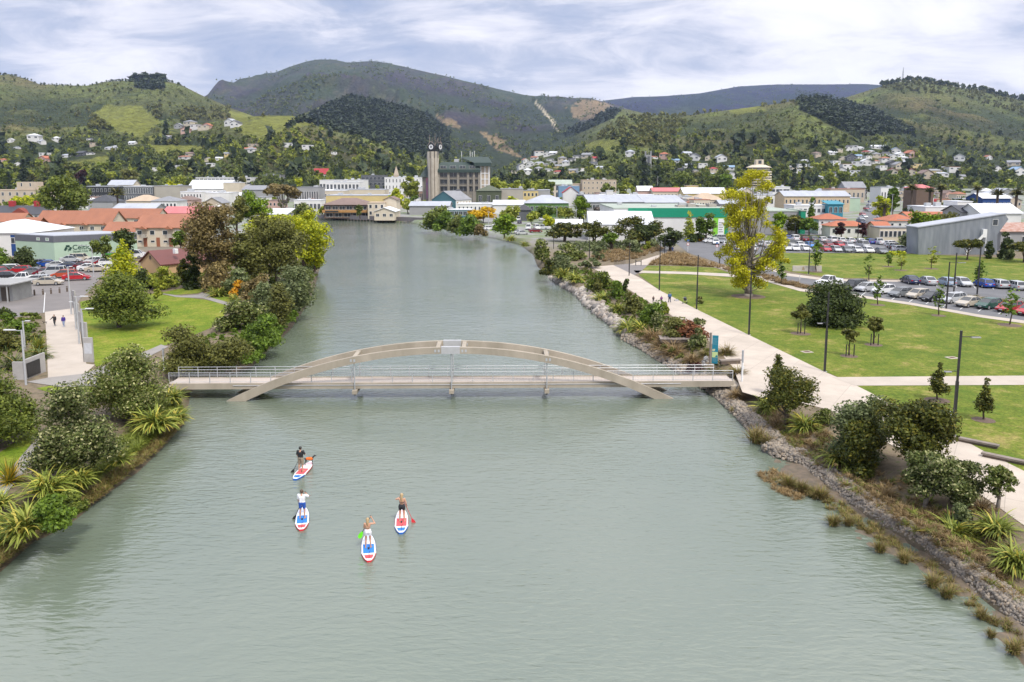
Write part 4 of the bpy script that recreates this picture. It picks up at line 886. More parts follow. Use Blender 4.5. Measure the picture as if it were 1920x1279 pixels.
 MB().box(f - .06, f + .006, -hw * .6, hw * .6, .30, .38).build('grille', DARK, root)
 return root
CARP = {}
def car(kind, col, p, heading, lab, group):
 """heading: direction of the bonnet, degrees counter-clockwise from +X"""
 if kind not in CARP: r = CARP[kind] = make_car(kind, col)
 else:
  r = copy_tree(CARP[kind])
 for ch in r.children:
  if ch.name.startswith('body'):
   ch.material_slots[0].link = 'OBJECT'; ch.material_slots[0].material = paint(col, CARCOL[col])
 r.location = p; r.rotation_euler = (0, 0, R(heading)); r.scale = (1, 1, 1)
 tag(r, lab, kind if kind in ('ute', 'van') else 'car', group)
 return r
ZC = G + .06
ORD = ['first', 'second', 'third', 'fourth', 'fifth', 'sixth', 'seventh', 'eighth', 'ninth', 'tenth', 'eleventh', 'twelfth', 'thirteenth', 'fourteenth', 'fifteenth', 'sixteenth', 'seventeenth', 'eighteenth', 'nineteenth', 'twentieth']
def ordn(i): return ORD[i] if i < 20 else '%dth' % (i + 1)
def row(items, group, where, head, ref='from the left'):
 """items: (px, py, kind, colour[, heading])"""
 cnt = {}
 for it in items: cnt[(it[2], it[3])] = cnt.get((it[2], it[3]), 0) + 1
 for i, it in enumerate(sorted(items, key=lambda t: t[0])):
  k, c = it[2], it[3]; lab = '%s %s parked %s' % (c, k, where)
  if cnt[(k, c)] > 1: lab += ', %s %s' % (ordn(i), ref)
  car(k, c, at(it[0], it[1], ZC), it[4] if len(it) > 4 else head, lab, group)
row([(1554, 535, 'ute', 'white'), (1602, 544, 'four wheel drive', 'black'), (1624, 546, 'hatchback', 'silver'), (1656, 550, 'hatchback', 'white'), (1688, 556, 'hatchback', 'grey'), (1721, 559, 'hatchback', 'champagne'), (1748, 564, 'hatchback', 'black'), (1785, 567, 'station wagon', 'silver'), (1817, 574, 'sedan', 'champagne'), (1853, 578, 'hatchback', 'green'), (1892, 584, 'hatchback', 'red'), (1929, 590, 'hatchback', 'red')],
 'cars parked along the footpath', 'beside the footpath', 206)
row([(1706, 531, 'sedan', 'navy', 88), (1738, 533, 'sedan', 'silver', 88), (1774, 535, 'hatchback', 'pale blue', 88), (1804, 536, 'hatchback', 'silver', -92), (1844, 538, 'hatchback', 'blue', 88), (1870, 539, 'station wagon', 'silver', 88), (1902, 542, 'station wagon', 'silver', 88), (1940, 546, 'hatchback', 'white', 88)],
 'cars parked against the upper lawn', 'against the upper lawn', 88)
MID = [(1475, 450, 'hatchback', 'blue'), (1489, 451, 'four wheel drive', 'white'), (1507, 452, 'hatchback', 'maroon'), (1524, 452, 'hatchback', 'grey'), (1541, 453, 'hatchback', 'white'), (1559, 454, 'four wheel drive', 'white'), (1576, 454.5, 'hatchback', 'white'), (1593, 455, 'hatchback', 'white'), (1610, 456, 'station wagon', 'white'), (1630, 457, 'hatchback', 'blue'), (1648, 458, 'ute', 'white')]
row(MID, 'cars in the far row of the park car park', 'in the far car park row', 90)
row([(1482, 461, 'van', 'grey'), (1500, 463, 'hatchback', 'white'), (1519, 464, 'hatchback', 'bright blue'), (1535, 464, 'sedan', 'grey'), (1553, 462, 'hatchback', 'maroon'), (1574, 463, 'hatchback', 'red'), (1591, 464, 'hatchback', 'silver'), (1618, 464, 'van', 'silver')], 'cars in the middle row of the park car park', 'in the middle car park row', -90)
row([(1474, 469, 'van', 'white'), (1490, 470, 'hatchback', 'white'), (1510, 470, 'hatchback', 'white'), (1548, 471, 'hatchback', 'red'), (1568, 472, 'hatchback', 'silver'), (1587, 472.5, 'hatchback', 'grey'), (1607, 473, 'hatchback', 'white'), (1628, 473.5, 'hatchback', 'white'), (1652, 475, 'sedan', 'grey')], 'cars in the near row of the park car park', 'in the near car park row', -92)
row([(1672, 461, 'hatchback', 'white', 10), (1677, 465, 'station wagon', 'silver', 10), (1681, 467.5, 'sedan', 'black', 10), (1688, 471, 'hatchback', 'white', 8)], 'cars stacked at the right end of the car park', 'at the right end of the car park', 10)
row([(1370 - 8, 462, 'hatchback', 'white'), (1342, 458, 'hatchback', 'white', -100), (1352, 455, 'station wagon', 'grey', -100), (1400, 459, 'hatchback', 'white'), (1425, 461, 'hatchback', 'silver'), (1438, 463, 'sedan', 'white'), (1385, 468, 'sedan', 'white'), (1412, 470, 'hatchback', 'white'), (1445, 472, 'hatchback', 'silver')], 'cars behind the tall yellow tree', 'behind the tall yellow tree', 80)
row([(1537, 438, 'hatchback', 'silver'), (1553, 438.5, 'hatchback', 'maroon'), (1584, 439, 'hatchback', 'white'), (1598, 439.5, 'hatchback', 'silver'), (1622, 440, 'hatchback', 'white'), (1637, 440.5, 'hatchback', 'navy')], 'cars behind the wire mesh fence', 'just in front of the wire mesh fence', 90)
row([(0, 518, 'four wheel drive', 'red', -25), (18, 524, 'hatchback', 'black', 10), (44, 529, 'ute', 'white', 197), (68, 531, 'station wagon', 'silver', 195), (92, 534, 'sedan', 'champagne', 10), (120, 520, 'station wagon', 'orange', 200), (144, 525, 'sedan', 'red', 18), (100, 516, 'four wheel drive', 'silver', 195), (26, 509, 'station wagon', 'white', 15), (38, 512, 'hatchback', 'red', 190), (62, 515, 'sedan', 'grey', 190), (84, 516, 'hatchback', 'maroon', 195), (8, 511, 'hatchback', 'dark green', 10)],
 'cars in the near rows of the left car park', 'in the near left car park rows', 10)
row([(78, 498, 'sedan', 'grey', 15), (92, 500, 'sedan', 'blue', 15), (110, 502, 'sedan', 'silver', 20), (133, 504, 'sedan', 'navy', 12), (153, 504.5, 'hatchback', 'maroon', 190), (169, 507, 'sedan', 'white', 15), (183, 509, 'sedan', 'champagne', 20), (200, 508, 'station wagon', 'white', 15), (205, 497, 'hatchback', 'white', 12), (135, 491, 'sedan', 'silver', 8), (152, 490, 'four wheel drive', 'champagne', 5), (176, 494, 'hatchback', 'white', 190), (196, 496, 'hatchback', 'red', 190), (250, 484, 'van', 'white', 10), (258, 480, 'hatchback', 'silver', 15)],
 'cars by the pale green wall in the left car park', 'below the pale green wall', 12)
row([(917, 431, 'hatchback', 'white', 20), (934, 424, 'van', 'white', 180), (954, 437, 'sedan', 'grey', 35), (968, 438, 'hatchback', 'white', 30), (974, 419, 'hatchback', 'navy', 90), (972, 414, 'van', 'white', 90), (991, 430, 'van', 'white', -95), (1006, 430, 'van', 'white', -80), (1004, 436, 'sedan', 'maroon', 15), (1019, 430, 'ute', 'white', 150), (978, 440, 'sedan', 'silver', 30), (1015, 413, 'hatchback', 'white', 90)],
 'vehicles in the car park at the river bend', 'at the river bend', 90)
row([(1333, 455, 'station wagon', 'white', -170), (1340, 452.5, 'hatchback', 'grey', -170), (1347, 451, 'four wheel drive', 'silver', -170), (1285, 440, 'hatchback', 'black', 10), (1304, 441, 'hatchback', 'grey', 10)], 'cars beside the long white wall', 'below the long white wall', 10)
row([(709, 407.5, 'station wagon', 'red', 5)], 'cars on the wharf', 'on the wharf above the river wall', 5)
# ================================================================ lamps, signs, seats, walls, bollards
def lamp(px, pyb, pyt, lab, arms=((1, .97, 1.6),), g='tall black lamp posts in the park', z=G, m=None):
 p = at(px, pyb, z); h = zrow(pyt, p.y) - z; m = m or BLACKP
 t = thing('lamp_post', lab, 'lamp post', p, 0, g)
 MB().box(-.09, .09, -.09, .09, 0, h * .52).build('lower_pole', m, t); MB().box(-.065, .065, -.065, .065, h * .52, h).build('upper_pole', m, t)
 MB().box(-.2, .2, -.2, .2, 0, .03).build('base_plate', STEEL, t)
 for s, f, l in arms:
  a = MB().box(min(0, s * l), max(0, s * l), -.03, .03, h * f - .05, h * f).build('arm', m, t)
  MB().bev(min(s * l * .55, s * l * 1.05), max(s * l * .55, s * l * 1.05), -.14, .14, h * f - .10, h * f - .02, .02).build('lamp_head', mat('lamp_grey', (.30, .30, .31), .4), a)
lamp(1787, 816, 620, 'tall black lamp post beside the dark round tree, nearest the camera', ((1, .945, 1.35), (-1, .62, .95)))
lamp(1546, 697, 548, 'black lamp post where the promenade meets the cross path', ((-1, .62, .9),))
lamp(1404, 628, 509, 'black lamp post in front of the tall yellow tree trunk', ((1, .93, 1.2),))
lamp(1306, 580, 478, 'black lamp post beside the pram on the promenade edge', ())
lamp(1236, 545, 453, 'black lamp post on the promenade edge at the top of the lawn', ())
lamp(1179.5, 517, 455, 'black lamp post where the promenade begins near the plaza', ())
lamp(1105, 486, 446, 'black lamp post among the round bushes by the river', ())
lamp(1038, 467, 438, 'black lamp post under the dark trees at the river bend', ())
lamp(1246, 477, 446, 'black lamp post with an arm at the end of the grass bed', ((1, .9, 1.4),))
lamp(1349, 497, 464, 'short black lamp post in the brown grass bed by the road', ())
lamp(1774, 579, 491, 'black lamp post at the path in front of the parked cars', ((1, .99, 2.2), (1, .5, 1.2)))
lamp(1788, 552, 474, 'black lamp post behind the front parking row', ())
lamp(1516, 514, 449, 'black lamp post with a small sign beside the stone entrance wall', ((1, .35, .5),))
lamp(1832, 552, 462, 'black lamp post rising before the steps of the grey shed', ())
lamp(1608, 453.5, 409, 'black lamp post at the middle of the park car park', ())
lamp(1490, 448, 418, 'black lamp post at the left end of the park car park', ((-1, .98, 1.0),))
def white_lamp(px, pyb, pyt, lab, arm, z=G):
 p = at(px, pyb, z); h = zrow(pyt, p.y) - z; t = thing('lamp_post', lab, 'lamp post', p, 0, 'pale lamp posts along the left path'); m = mat('pale_grey_paint', (.46, .47, .49), .45)
 MB().tube((0, 0, 0), (0, 0, h), .10, .075, 10).build('pole', m, t); a = MB().tube((0, 0, h - .06), (arm, 0, h), .035, n=6).build('arm', m, t)
 MB().bev(min(arm * .35, arm), max(arm * .35, arm), -.12, .12, h - .02, h + .07, .02).build('lamp_head', mat('lamp_pale', (.62, .63, .64), .4), a)
white_lamp(49, 722, 619, 'pale lamp post beside the black gate, with an arm to the left', -1.6)
white_lamp(47, 655, 602, 'pale lamp post with a boxy head at the left planting', .8)
white_lamp(159, 672, 579, 'pale lamp post nearest the concrete fin at the path', 1.3)
white_lamp(149, 645, 556, 'pale lamp post in the middle of the concrete fins', 1.4)
white_lamp(143, 618, 566, 'short pale lamp post with a boxy head beside the fins', -.6)
white_lamp(134, 590, 500, 'tallest pale post at the plaza end of the path', .6)
def street_light(px, pyb, pyt, lab, arm, z=None, grp='curved street lights in town', Y=None):
 p = at(px, pyb, z or G); h = zrow(pyt, p.y) - p.z; t = thing('street_light', lab, 'street light', p, 0, grp); m = mat('pale_grey_paint', (.46, .47, .49), .45)
 MB().tube((0, 0, 0), (0, 0, h * .86), .11, .08, 8).build('pole', m, t)
 pts = [(0, 0, h * .86), (arm * .08, 0, h * .94), (arm * .3, 0, h * .985), (arm, 0, h)]; a = MB().path(pts, [.07, .06, .055, .05], 6).build('arm', m, t)
 MB().bev(min(arm, arm * 1.4), max(arm, arm * 1.4), -.15, .15, h - .08, h + .05, .02).build('lamp_head', MATS['lamp_grey'], a)
street_light(176, 520, 460, 'curved street light in front of the pale green wall', -1.8)
street_light(471, 470, 404, 'pale curved street light between the brown and yellow trees', 1.8)
street_light(1044, 430, 388, 'curved street light before the green walled building', -2.2)
street_light(1080, 420, 384, 'curved street light right of the green walled building', -2.2)
for px, yb, yt, lab in ((916, 424, 398, 'straight pale pole right of the yellow flowering tree'), (927, 430, 404, 'thin pale pole by the river car park'), (1096, 425, 403, 'thin pole left of the big white shed'), (1252, 435, 408, 'pale lamp pole against the long white wall'), (1670, 425, 365, 'tall thin pole behind the orange roofed houses'), (1686, 425, 372, 'flagless pole right of the orange roofed houses'), (1233, 345, 331, 'white chimney pole among the town trees')):
 Yd = None
 p = onground(px, yb) if yb > 350 else atY(px, 348, 700); h = zrow(yt, p.y) - p.z
 t = thing('pole', lab, 'pole', p, 0, 'thin poles in town'); MB().tube((0, 0, 0), (0, 0, h), .13, .09, 8).build('shaft', MATS['pale_grey_paint'], t); MB().box(-.5, .5, -.15, .15, h, h + .15).build('head', MATS['lamp_grey'], t)
def info_sign():
 p = at(1339, 683, G); h = zrow(629, p.y) - G; t = thing('information_sign', 'tall blue-green sign panel beside a timber post near the footbridge', 'sign', p, R(-14))
 MB().tube((-.42, 0, 0), (-.42, 0, h * 1.09), .11, n=10).build('post', WOOD, t)
 w = .60; pn = MB().box(-.26, -.26 + w, -.04, .04, .08, h).build('panel', mat('sign_teal', (.008, .19, .27), .5, (.007, .17, .24), 3), t)
 MB().box(-.24, .32, -.052, -.042, h * .24, h * .43).build('map_picture', mat('sign_lime', (.52, .60, .22), .5, (.42, .55, .3), 5), pn)
 MB().prism([(-.24, h * .46), (-.02, h * .46), (.06, h * .52), (.04, h * .535), (-.22, h * .53)], -.052, -.042, 'y').build('leaf_mark', mat('sign_cream', (.62, .64, .40), .5), pn)
 MB().prism([(.04, h * .25), (.30, h * .25), (.30, h * .30), (.18, h * .33), (.10, h * .28)], -.056, -.0525, 'y').build('map_patch', MATS['sign_teal'], pn)
 for k in range(7): MB().box(-.20, .26 - .05 * (k % 3), -.05, -.042, h * (.90 - .035 * k), h * (.905 - .035 * k)).build('text_line', mat('sign_pale_text', (.30, .48, .52), .5), pn)
 for k in range(5): MB().box(-.20, .24 - .04 * (k % 2), -.05, -.042, h * (.20 - .025 * k), h * (.205 - .025 * k)).build('text_line', MATS['sign_pale_text'], pn)
info_sign()
def bench(lab, px, py, L_, ang, w=.5, hgt=.46, deep=2):
 p = at(px, py, G + .03); t = thing('timber_bench', lab, 'bench', p, R(ang))
 MB().bev(-L_ / 2, L_ / 2, -w / 2, w / 2, hgt - .14, hgt, .015).build('seat', WOOD, t); MB().bev(-L_ / 2 + .1, L_ / 2 - .1, -w / 2 + .05, w / 2 - .05, 0, hgt - .15, .01).build('base_beam', mat('dark_timber', (.14, .105, .08), .85), t)
bench('chunky timber bench beside the white post light and sign', 1369, 682, 2.3, 10)
bench('long low timber bench on the lawn edge, upper of two', 1824, 832, 3.3, -44, .42, .3)
bench('long low timber bench on the lawn edge, lower of two at the frame edge', 1893, 866, 3.4, -44, .42, .3)
def deck_platform():
 p = at(1267, 640, G); t = thing('timber_platform', 'square grey timber platform among the brown tussocks by the water', 'platform', p, R(-4)); h = .45
 for k in range(9): MB().box(-1.9 + .425 * k, -1.9 + .425 * k + .40, -1.1, 1.1, h - .06, h).build('plank', WOOD, t)
 MB().box(-1.85, 1.85, -1.05, 1.05, .05, h - .062).build('base_frame', MATS['dark_timber'], t)
deck_platform()
FINC = mat('fin_concrete', (.40, .385, .37), .8, (.30, .285, .27), .9, bump=.2)
def fin(lab, px, py, pyt, w, ang, panel=False):
 p = at(px, py, G); h = zrow(pyt, p.y) - G; t = thing('concrete_fin', lab, 'concrete fin', p, R(ang), 'row of concrete fins along the left path')
 MB().bev(-w / 2, w / 2, -.09, .09, 0, h, .015).build('slab', FINC, t); MB().box(-w / 2 - .035, -w / 2 - .003, -.11, .11, 0, h * .98).build('edge_strip', BLACKP, t)
 if panel: MB().box(-w * .38, w * .42, -.105, -.092, h * .35, h * .78).build('paint_patch', mat('pale_paint_patch', (.50, .51, .54), .7, (.4, .41, .43), 3), t)
fin('large concrete fin nearest the camera with a pale painted patch', 167.5, 679, 633, 1.0, -2, True)
fin('second concrete fin behind the one with the pale patch', 160, 644, 604, .95, -30)
fin('third concrete fin in the row, beside the pale lamp posts', 153, 622, 585, .9, -35)
fin('fourth concrete fin in the row along the left path', 147, 604, 568, .9, -40)
fin('fifth concrete fin in the row towards the plaza', 143, 590, 556, .85, -40)
fin('farthest concrete fin in the row, at the plaza', 140, 574, 545, .8, -40)
def gatewall():
 p = at(45, 712, G); t = thing('gate_wall', 'concrete wall with an open black gate at the left path', 'gate wall', p, R(0));
 MB().bev(-.95, .05, -.1, .1, 0, 1.75, .02).build('wall', FINC, t); MB().bev(.1, .26, .0, 3.2, 0, 1.95, .02).build('return_wall', FINC, t)
 g = MB()
 for k in range(9): g.box(.30, .34, .1 + .25 * k, .14 + .25 * k, .15, 1.55)
 g.box(.30, .34, .1, 2.2, 1.5, 1.55); g.box(.30, .34, .1, 2.2, .15, .2); g.box(.305, .335, .1, 2.2, .2, 1.5); g.build('gate', BLACKP, t)
gatewall()
for k, (px, py) in enumerate(((49.5, 556.5), (65, 554), (81, 552.5), (96, 551), (112, 549.5), (126, 547))):
 p = at(px, py, G + .02); t = thing('timber_bollard', 'brown timber bollard between plaza and car park, %s from the left' % ORD[k], 'bollard', p, 0, 'timber bollards between plaza and car park')
 MB().bev(-.1, .1, -.1, .1, 0, .95, .04).build('post', MATS['dark_timber'], t); MB().box(-.104, .104, -.104, .104, .72, .78).build('band', STEEL, t)
def toilets():
 p = at(10, 565, G); t = thing('toilet_block', 'small grey shelter building with a flat ribbed roof at the left edge', 'building', p, R(0)); GR = mat('shelter_grey', (.36, .36, .35), .8)
 w = MB().box(-9, 1.2, 0, 5, 0, 2.7).build('wall', GR, t); MB().box(-.55, .75, -.02, .0, 0, 2.2).build('door', mat('brown_slat_door', (.10, .075, .055), .7, (.06, .05, .04), 9), t)
 r = MB().bev(-9.5, 2.2, -1.8, 5.5, 2.75, 2.95, .03).build('roof', mat('ribbed_roof_grey', (.40, .40, .39), .6, (.33, .33, .33), 4), t)
 for k in range(24): MB().box(-9.3 + k * .48, -9.24 + k * .48, -1.75, 5.45, 2.95, 2.99).build('roof_rib', MATS['ribbed_roof_grey'], r)
 MB().box(1.3, 1.45, -1.6, -1.45, 0, 2.75).build('post', GR, t); MB().box(-3.0, -2.85, -1.6, -1.45, 0, 2.75).build('post', GR, t)
 MB().box(-4, -1.2, -.03, 0, .4, 1.9).build('window', GLASSC, t)
toilets()
def litter(px, py, lab, h=1.1):
 p = at(px, py, G); t = thing('litter_bin', lab, 'litter bin', p); MB().tube((0, 0, .05), (0, 0, h), .27, .30, 12).build('body', mat('bin_green', (.03, .06, .06), .5), t); MB().tube((0, 0, h), (0, 0, h + .08), .32, .24, 12).build('lid', BLACKP, t)
litter(385.5, 544, 'dark litter bin where the lawn path forks', 1.2)
def entrance():
 p = at(1513, 509, G); t = thing('entrance_wall', 'low pale stone wall on the upper lawn by the road', 'wall', p, R(-2)); MB().bev(-2.9, 2.9, -.15, .15, 0, 1.15, .03).build('slab', mat('entrance_stone', (.50, .46, .42), .85, (.4, .37, .34), 2), t); MB().prism([(-1.1, .3), (-.5, .3), (-.7, 1.0), (-.95, 1.0)], -.165, -.152, 'y').build('plaque', mat('plaque_tan', (.35, .27, .18), .7), t)
entrance()
def sign_post(px, pyb, pyt, lab, col, shape='round', w=.35, z=G):
 p = at(px, pyb, z); h = zrow(pyt, p.y) - z; t = thing('traffic_sign', lab, 'traffic sign', p); MB().tube((0, 0, 0), (0, 0, h), .05, n=6).build('post', WHITEP, t)
 if shape == 'round':
  d = MB().tube((0, -.06, h * .62), (0, -.04, h * .62), w, n=16).build('disc', mat('sign_red', (.55, .05, .04), .5), t); MB().tube((0, -.075, h * .62), (0, -.062, h * .62), w * .72, n=16).build('face', WHITEP, d)
  MB().box(-.3, .3, -.06, -.03, h - .45, h).build('blue_panel', mat('sign_blue', (.06, .14, .32), .5), t)
 else: MB().box(-w, w, -.06, -.03, h - w * 1.4, h).build('panel', col, t)
sign_post(1289.5, 472, 449, 'round red rimmed traffic sign at the left of the road junction', None, 'round')
sign_post(1344, 473, 454, 'round red rimmed traffic sign at the right of the road junction', None, 'round')
sign_post(1499, 532, 516, 'thin white sign post at the brown grass strip', WHITEP, 'flat', .12)
for k in range(5):
 p = at(1153 + 4.4 * k, 496 - .25 * k, G + .06); t = thing('bike_rack', 'black hoop bike rack on the plaza, %s from the left' % ORD[k], 'bike rack', p, R(60), 'bike racks on the plaza')
 MB().path([(-.35, 0, 0), (-.35, 0, .75), (-.2, 0, .92), (.2, 0, .92), (.35, 0, .75), (.35, 0, 0)], [.035] * 6, 6).build('hoop', BLACKP, t)
def rail_gate():
 p = at(1197, 497.5, G + .06); t = thing('barrier', 'small black barrier at the plaza beside the little lawn', 'barrier', p, R(-6)); MB().box(-.65, -.5, -.08, .08, 0, 1.2).build('post', BLACKP, t); MB().box(.5, .65, -.08, .08, 0, 1.2).build('post', BLACKP, t); MB().box(-.6, .6, -.04, .04, .8, .95).build('bar', BLACKP, t)
rail_gate()
for k, (px, py) in enumerate(((1513, 660), (1785, 671))):
 p = at(px, py, G + .022); t = thing('drain_cover', ('square drain cover set in the lawn left of the staked trees', 'pale drain cover in the lawn beside the tall lamp post')[k], 'drain cover', p, R(15), 'drain covers in the lawn'); MB().bev(-.55, .55, -.45, .45, 0, .04, .01).build('rim', CONC, t); MB().box(-.35, .35, -.25, .25, .04, .05).build('grate', mat('rust_iron', (.13, .07, .05), .8), t)
def bays():
 mb = MB()
 def ln(a, b, w=.12):
  a = at(*a, G + .066); b = at(*b, G + .066); d = (b - a).normalized(); n = Vector((-d.y, d.x, 0)) * w / 2; mb.quad(a - n, b - n, b + n, a + n)
 for px in (1722, 1753, 1789, 1823, 1856, 1888, 1920): ln((px - 3 + (px - 1720) * .02, 526 + (px - 1720) * .052), (px + 3 + (px - 1720) * .03, 535.5 + (px - 1720) * .052))
 for px, py in ((1612, 556), (1640, 558), (1672, 562), (1705, 566), (1736, 570), (1768, 575), (1800, 580), (1834, 584), (1872, 589)): ln((px, py), (px + 14, py - 10))
 for px, py in ((1716, 545), (1796, 548)): ln((px, py), (px + 8, py - 1.4), .3)
 for k in range(14): ln((1478 + 13 * k, 455 + 1.0 * k * .9), (1478.5 + 13 * k, 459 + 1.0 * k * .9))
 ln((82, 586), (84.5, 549), .1)
 tag(mb.build('bay_markings', WHITE_L), kind='structure')
bays()
def hoarding():
 p = at(203, 494, G); t = thing('sign_board', 'green advertising board on legs before the trees in the left car park', 'sign', p, R(12)); b = zrow(483, p.y) - G; tp = zrow(472.5, p.y) - G; w = 1.55
 for x in (-1.4, 1.4): MB().box(x - .05, x + .05, -.05, .05, 0, b + .2).build('leg', STEEL, t)
 f = MB().box(-w, w, -.06, .0, b, tp - .28).build('panel', mat('hoarding_green', (.06, .32, .05), .5, (.10, .42, .06), 1.5), t)
 MB().box(-w, w, -.06, .0, tp - .27, tp).build('header', mat('hoarding_navy', (.08, .09, .2), .5, (.5, .5, .55), 9), t)
 MB().box(-w + .1, -.55, -.075, -.062, b + .15, tp - .4).build('text_panel', WHITEP, f)
 MB().prism([(.5, b + .3), (1.2, b + .2), (1.3, b + .7), (.95, tp - .45), (.75, b + .75)], -.075, -.062, 'y').build('picture', mat('hoarding_yellow', (.65, .5, .05), .5), f)
 for k in range(3): MB().box(-w + .18, -.65 - .1 * k, -.085, -.077, b + .3 + .25 * k, b + .38 + .25 * k).build('text_line', DARK, f)
hoarding()
# ================================================================ trees, shrubs, flax, tussock, reeds
FOL = {
 'olive': foliage('leaf_olive', (.055, .085, .014), (.19, .215, .048), (.42, .41, .18), p3=.88),
 'bud': foliage('leaf_budded', (.052, .078, .018), (.165, .19, .052), (.42, .41, .20), p3=.82),
 'green': foliage('leaf_green', (.050, .095, .010), (.17, .25, .028)),
 'mid': foliage('leaf_mid', (.055, .088, .012), (.19, .225, .036)),
 'dark': foliage('leaf_dark', (.022, .038, .010), (.085, .112, .026)),
 'glossy': foliage('leaf_glossy', (.030, .042, .008), (.12, .13, .02), (.17, .15, .02), p3=.85),
 'lime': foliage('leaf_lime', (.21, .27, .012), (.50, .50, .018)),
 'yellow': foliage('leaf_yellow', (.31, .30, .010), (.62, .58, .016)),
 'gold': foliage('leaf_gold', (.42, .28, .006), (.72, .46, .008)),
 'brown': foliage('leaf_brown', (.10, .078, .026), (.29, .22, .085)),
 'olbrown': foliage('leaf_olive_brown', (.070, .078, .016), (.205, .205, .05)),
 'greygreen': foliage('leaf_grey_green', (.065, .092, .030), (.22, .25, .105)),
 'bright': foliage('leaf_bright', (.075, .14, .008), (.24, .34, .015)),
 'spring': foliage('leaf_spring', (.14, .19, .02), (.36, .38, .05)),
 'copper': foliage('leaf_copper', (.028, .012, .012), (.095, .034, .032)),
 'rust': foliage('leaf_rust', (.11, .05, .022), (.25, .10, .045)),
 'orange': foliage('leaf_orange', (.40, .17, .01), (.62, .32, .012)),
 'grey': foliage('leaf_bare_grey', (.10, .085, .07), (.21, .18, .155)),
 'white': foliage('leaf_white_bloom', (.45, .44, .42), (.75, .74, .72)),
 'conifer': foliage('leaf_conifer', (.014, .026, .012), (.048, .066, .022), trans=.1),
 'flax': foliage('blade_flax', (.10, .145, .018), (.34, .37, .07), (.52, .44, .08), p3=.85),
 'flaxdark': foliage('blade_flax_dark', (.05, .075, .018), (.17, .20, .055), (.40, .30, .08), p3=.92),
 'cordy': foliage('blade_cordyline', (.12, .15, .02), (.40, .36, .06), (.62, .42, .03), p3=.7),
 'tussock': foliage('blade_tussock', (.16, .105, .045), (.38, .27, .125)),
 'reed': foliage('blade_reed', (.11, .085, .030), (.30, .225, .085), (.16, .19, .03), p3=.8),
 'grass': foliage('blade_grass', (.09, .13, .015), (.26, .29, .05)),
 'hwood': foliage('leaf_hill_wood', (.050, .070, .016), (.15, .18, .040)),
 'hscrub': foliage('leaf_hill_scrub', (.060, .064, .020), (.145, .142, .046)),
 'hgreen': foliage('leaf_hill_green', (.058, .082, .014), (.165, .195, .036)),
 'palm': foliage('frond_palm', (.040, .048, .014), (.15, .145, .045), (.24, .20, .06), p3=.9),
}
BARK = mat('bark_brown', (.13, .095, .07), .9, (.07, .05, .038), 3, bump=.5); BARKG = mat('bark_grey', (.27, .235, .195), .9, (.17, .145, .12), 2.5, bump=.4)
def leafquads(rng, P, Nn, size, elong=1.5):
 n = len(P); r = rng.randn(n, 3); t = np.cross(Nn, r); t /= np.linalg.norm(t, axis=1)[:, None] + 1e-9; b = np.cross(Nn, t)
 s = (size * rng.uniform(.6, 1.3, n))[:, None]
 V = np.stack([P + t * s * elong * .5, P + b * s * .42 + Nn * s * .08, P - t * s * elong * .5, P - b * s * .42 + Nn * s * .08], 1).reshape(-1, 3)
 return V, np.arange(n * 4).reshape(n, 4)
def cloud(rng, C, Rr, n, size, squash=(1, 1, .85), zmin=None, inner=.22):
 C = np.array(C); Rr = np.array(Rr); w = Rr ** 2; k = rng.choice(len(C), n, p=w / w.sum())
 d = rng.randn(n, 3); d /= np.linalg.norm(d, axis=1)[:, None]; d[:, 2] += .18; d /= np.linalg.norm(d, axis=1)[:, None]
 f = 1 - rng.rand(n) ** 1.6 * .5; core = rng.rand(n) < inner; f = np.where(core, rng.uniform(.1, .6, n), f)
 P = C[k] + d * (Rr[k] * f)[:, None] * np.array(squash)
 Nn = d + .75 * rng.randn(n, 3); Nn /= np.linalg.norm(Nn, axis=1)[:, None]
 sz = np.where(core, size * 1.7, size)
 if zmin is not None: ok = P[:, 2] > zmin; P, Nn, sz = P[ok], Nn[ok], sz[ok]
 return leafquads(rng, P, Nn, sz)
def blobs(rng, shape, rx, ry, h, cb, nb):
 """centres and radii of the leaf masses of a crown from height cb to h"""
 C = []; Rr = []; hc = h - cb
 for i in range(nb):
  if shape == 'cone': t = ((i + .5) / nb) ** 1.25; z = cb + hc * t * .97; r = max(rx * (1 - t) ** .85, rx * .09); a = i * 2.4 + rng.rand(); q = r * .55 * rng.rand(); C.append((q * math.cos(a), q * math.sin(a), z)); Rr.append(max(r * .72, hc * .06)); continue
  if shape == 'column': t = (i + .5) / nb; z = cb + hc * t; r = rx * (.55 + .45 * math.sin(math.pi * min(1, t * .9 + .12))); a = rng.rand() * 6.28; q = r * .35 * rng.rand(); C.append((q * math.cos(a), q * math.sin(a), z)); Rr.append(r * .7); continue
  d = rng.randn(3); d /= np.linalg.norm(d); f = rng.rand() ** .45
  if shape == 'mound': d[2] = abs(d[2]); z = cb + d[2] * f * hc * .74 + hc * .08
  elif shape == 'umbrella': d[2] = d[2] * .35 + .5; z = cb + hc * (.35 + .4 * (1 - (d[0] ** 2 + d[1] ** 2) * f * f * .7) * rng.uniform(.6, 1.1))
  else: z = cb + hc * (.5 + d[2] * f * .36)
  br = rng.uniform(.30, .46) * (min(rx, hc * .62) if shape != 'umbrella' else min(rx, hc) * .7)
  k = .72 if shape != 'mound' else .70 * (1.02 - .35 * d[2] * f)
  C.append((d[0] * f * rx * k, d[1] * f * ry * k, min(z, h - br * .8))); Rr.append(br)
 return np.array(C), np.array(Rr)
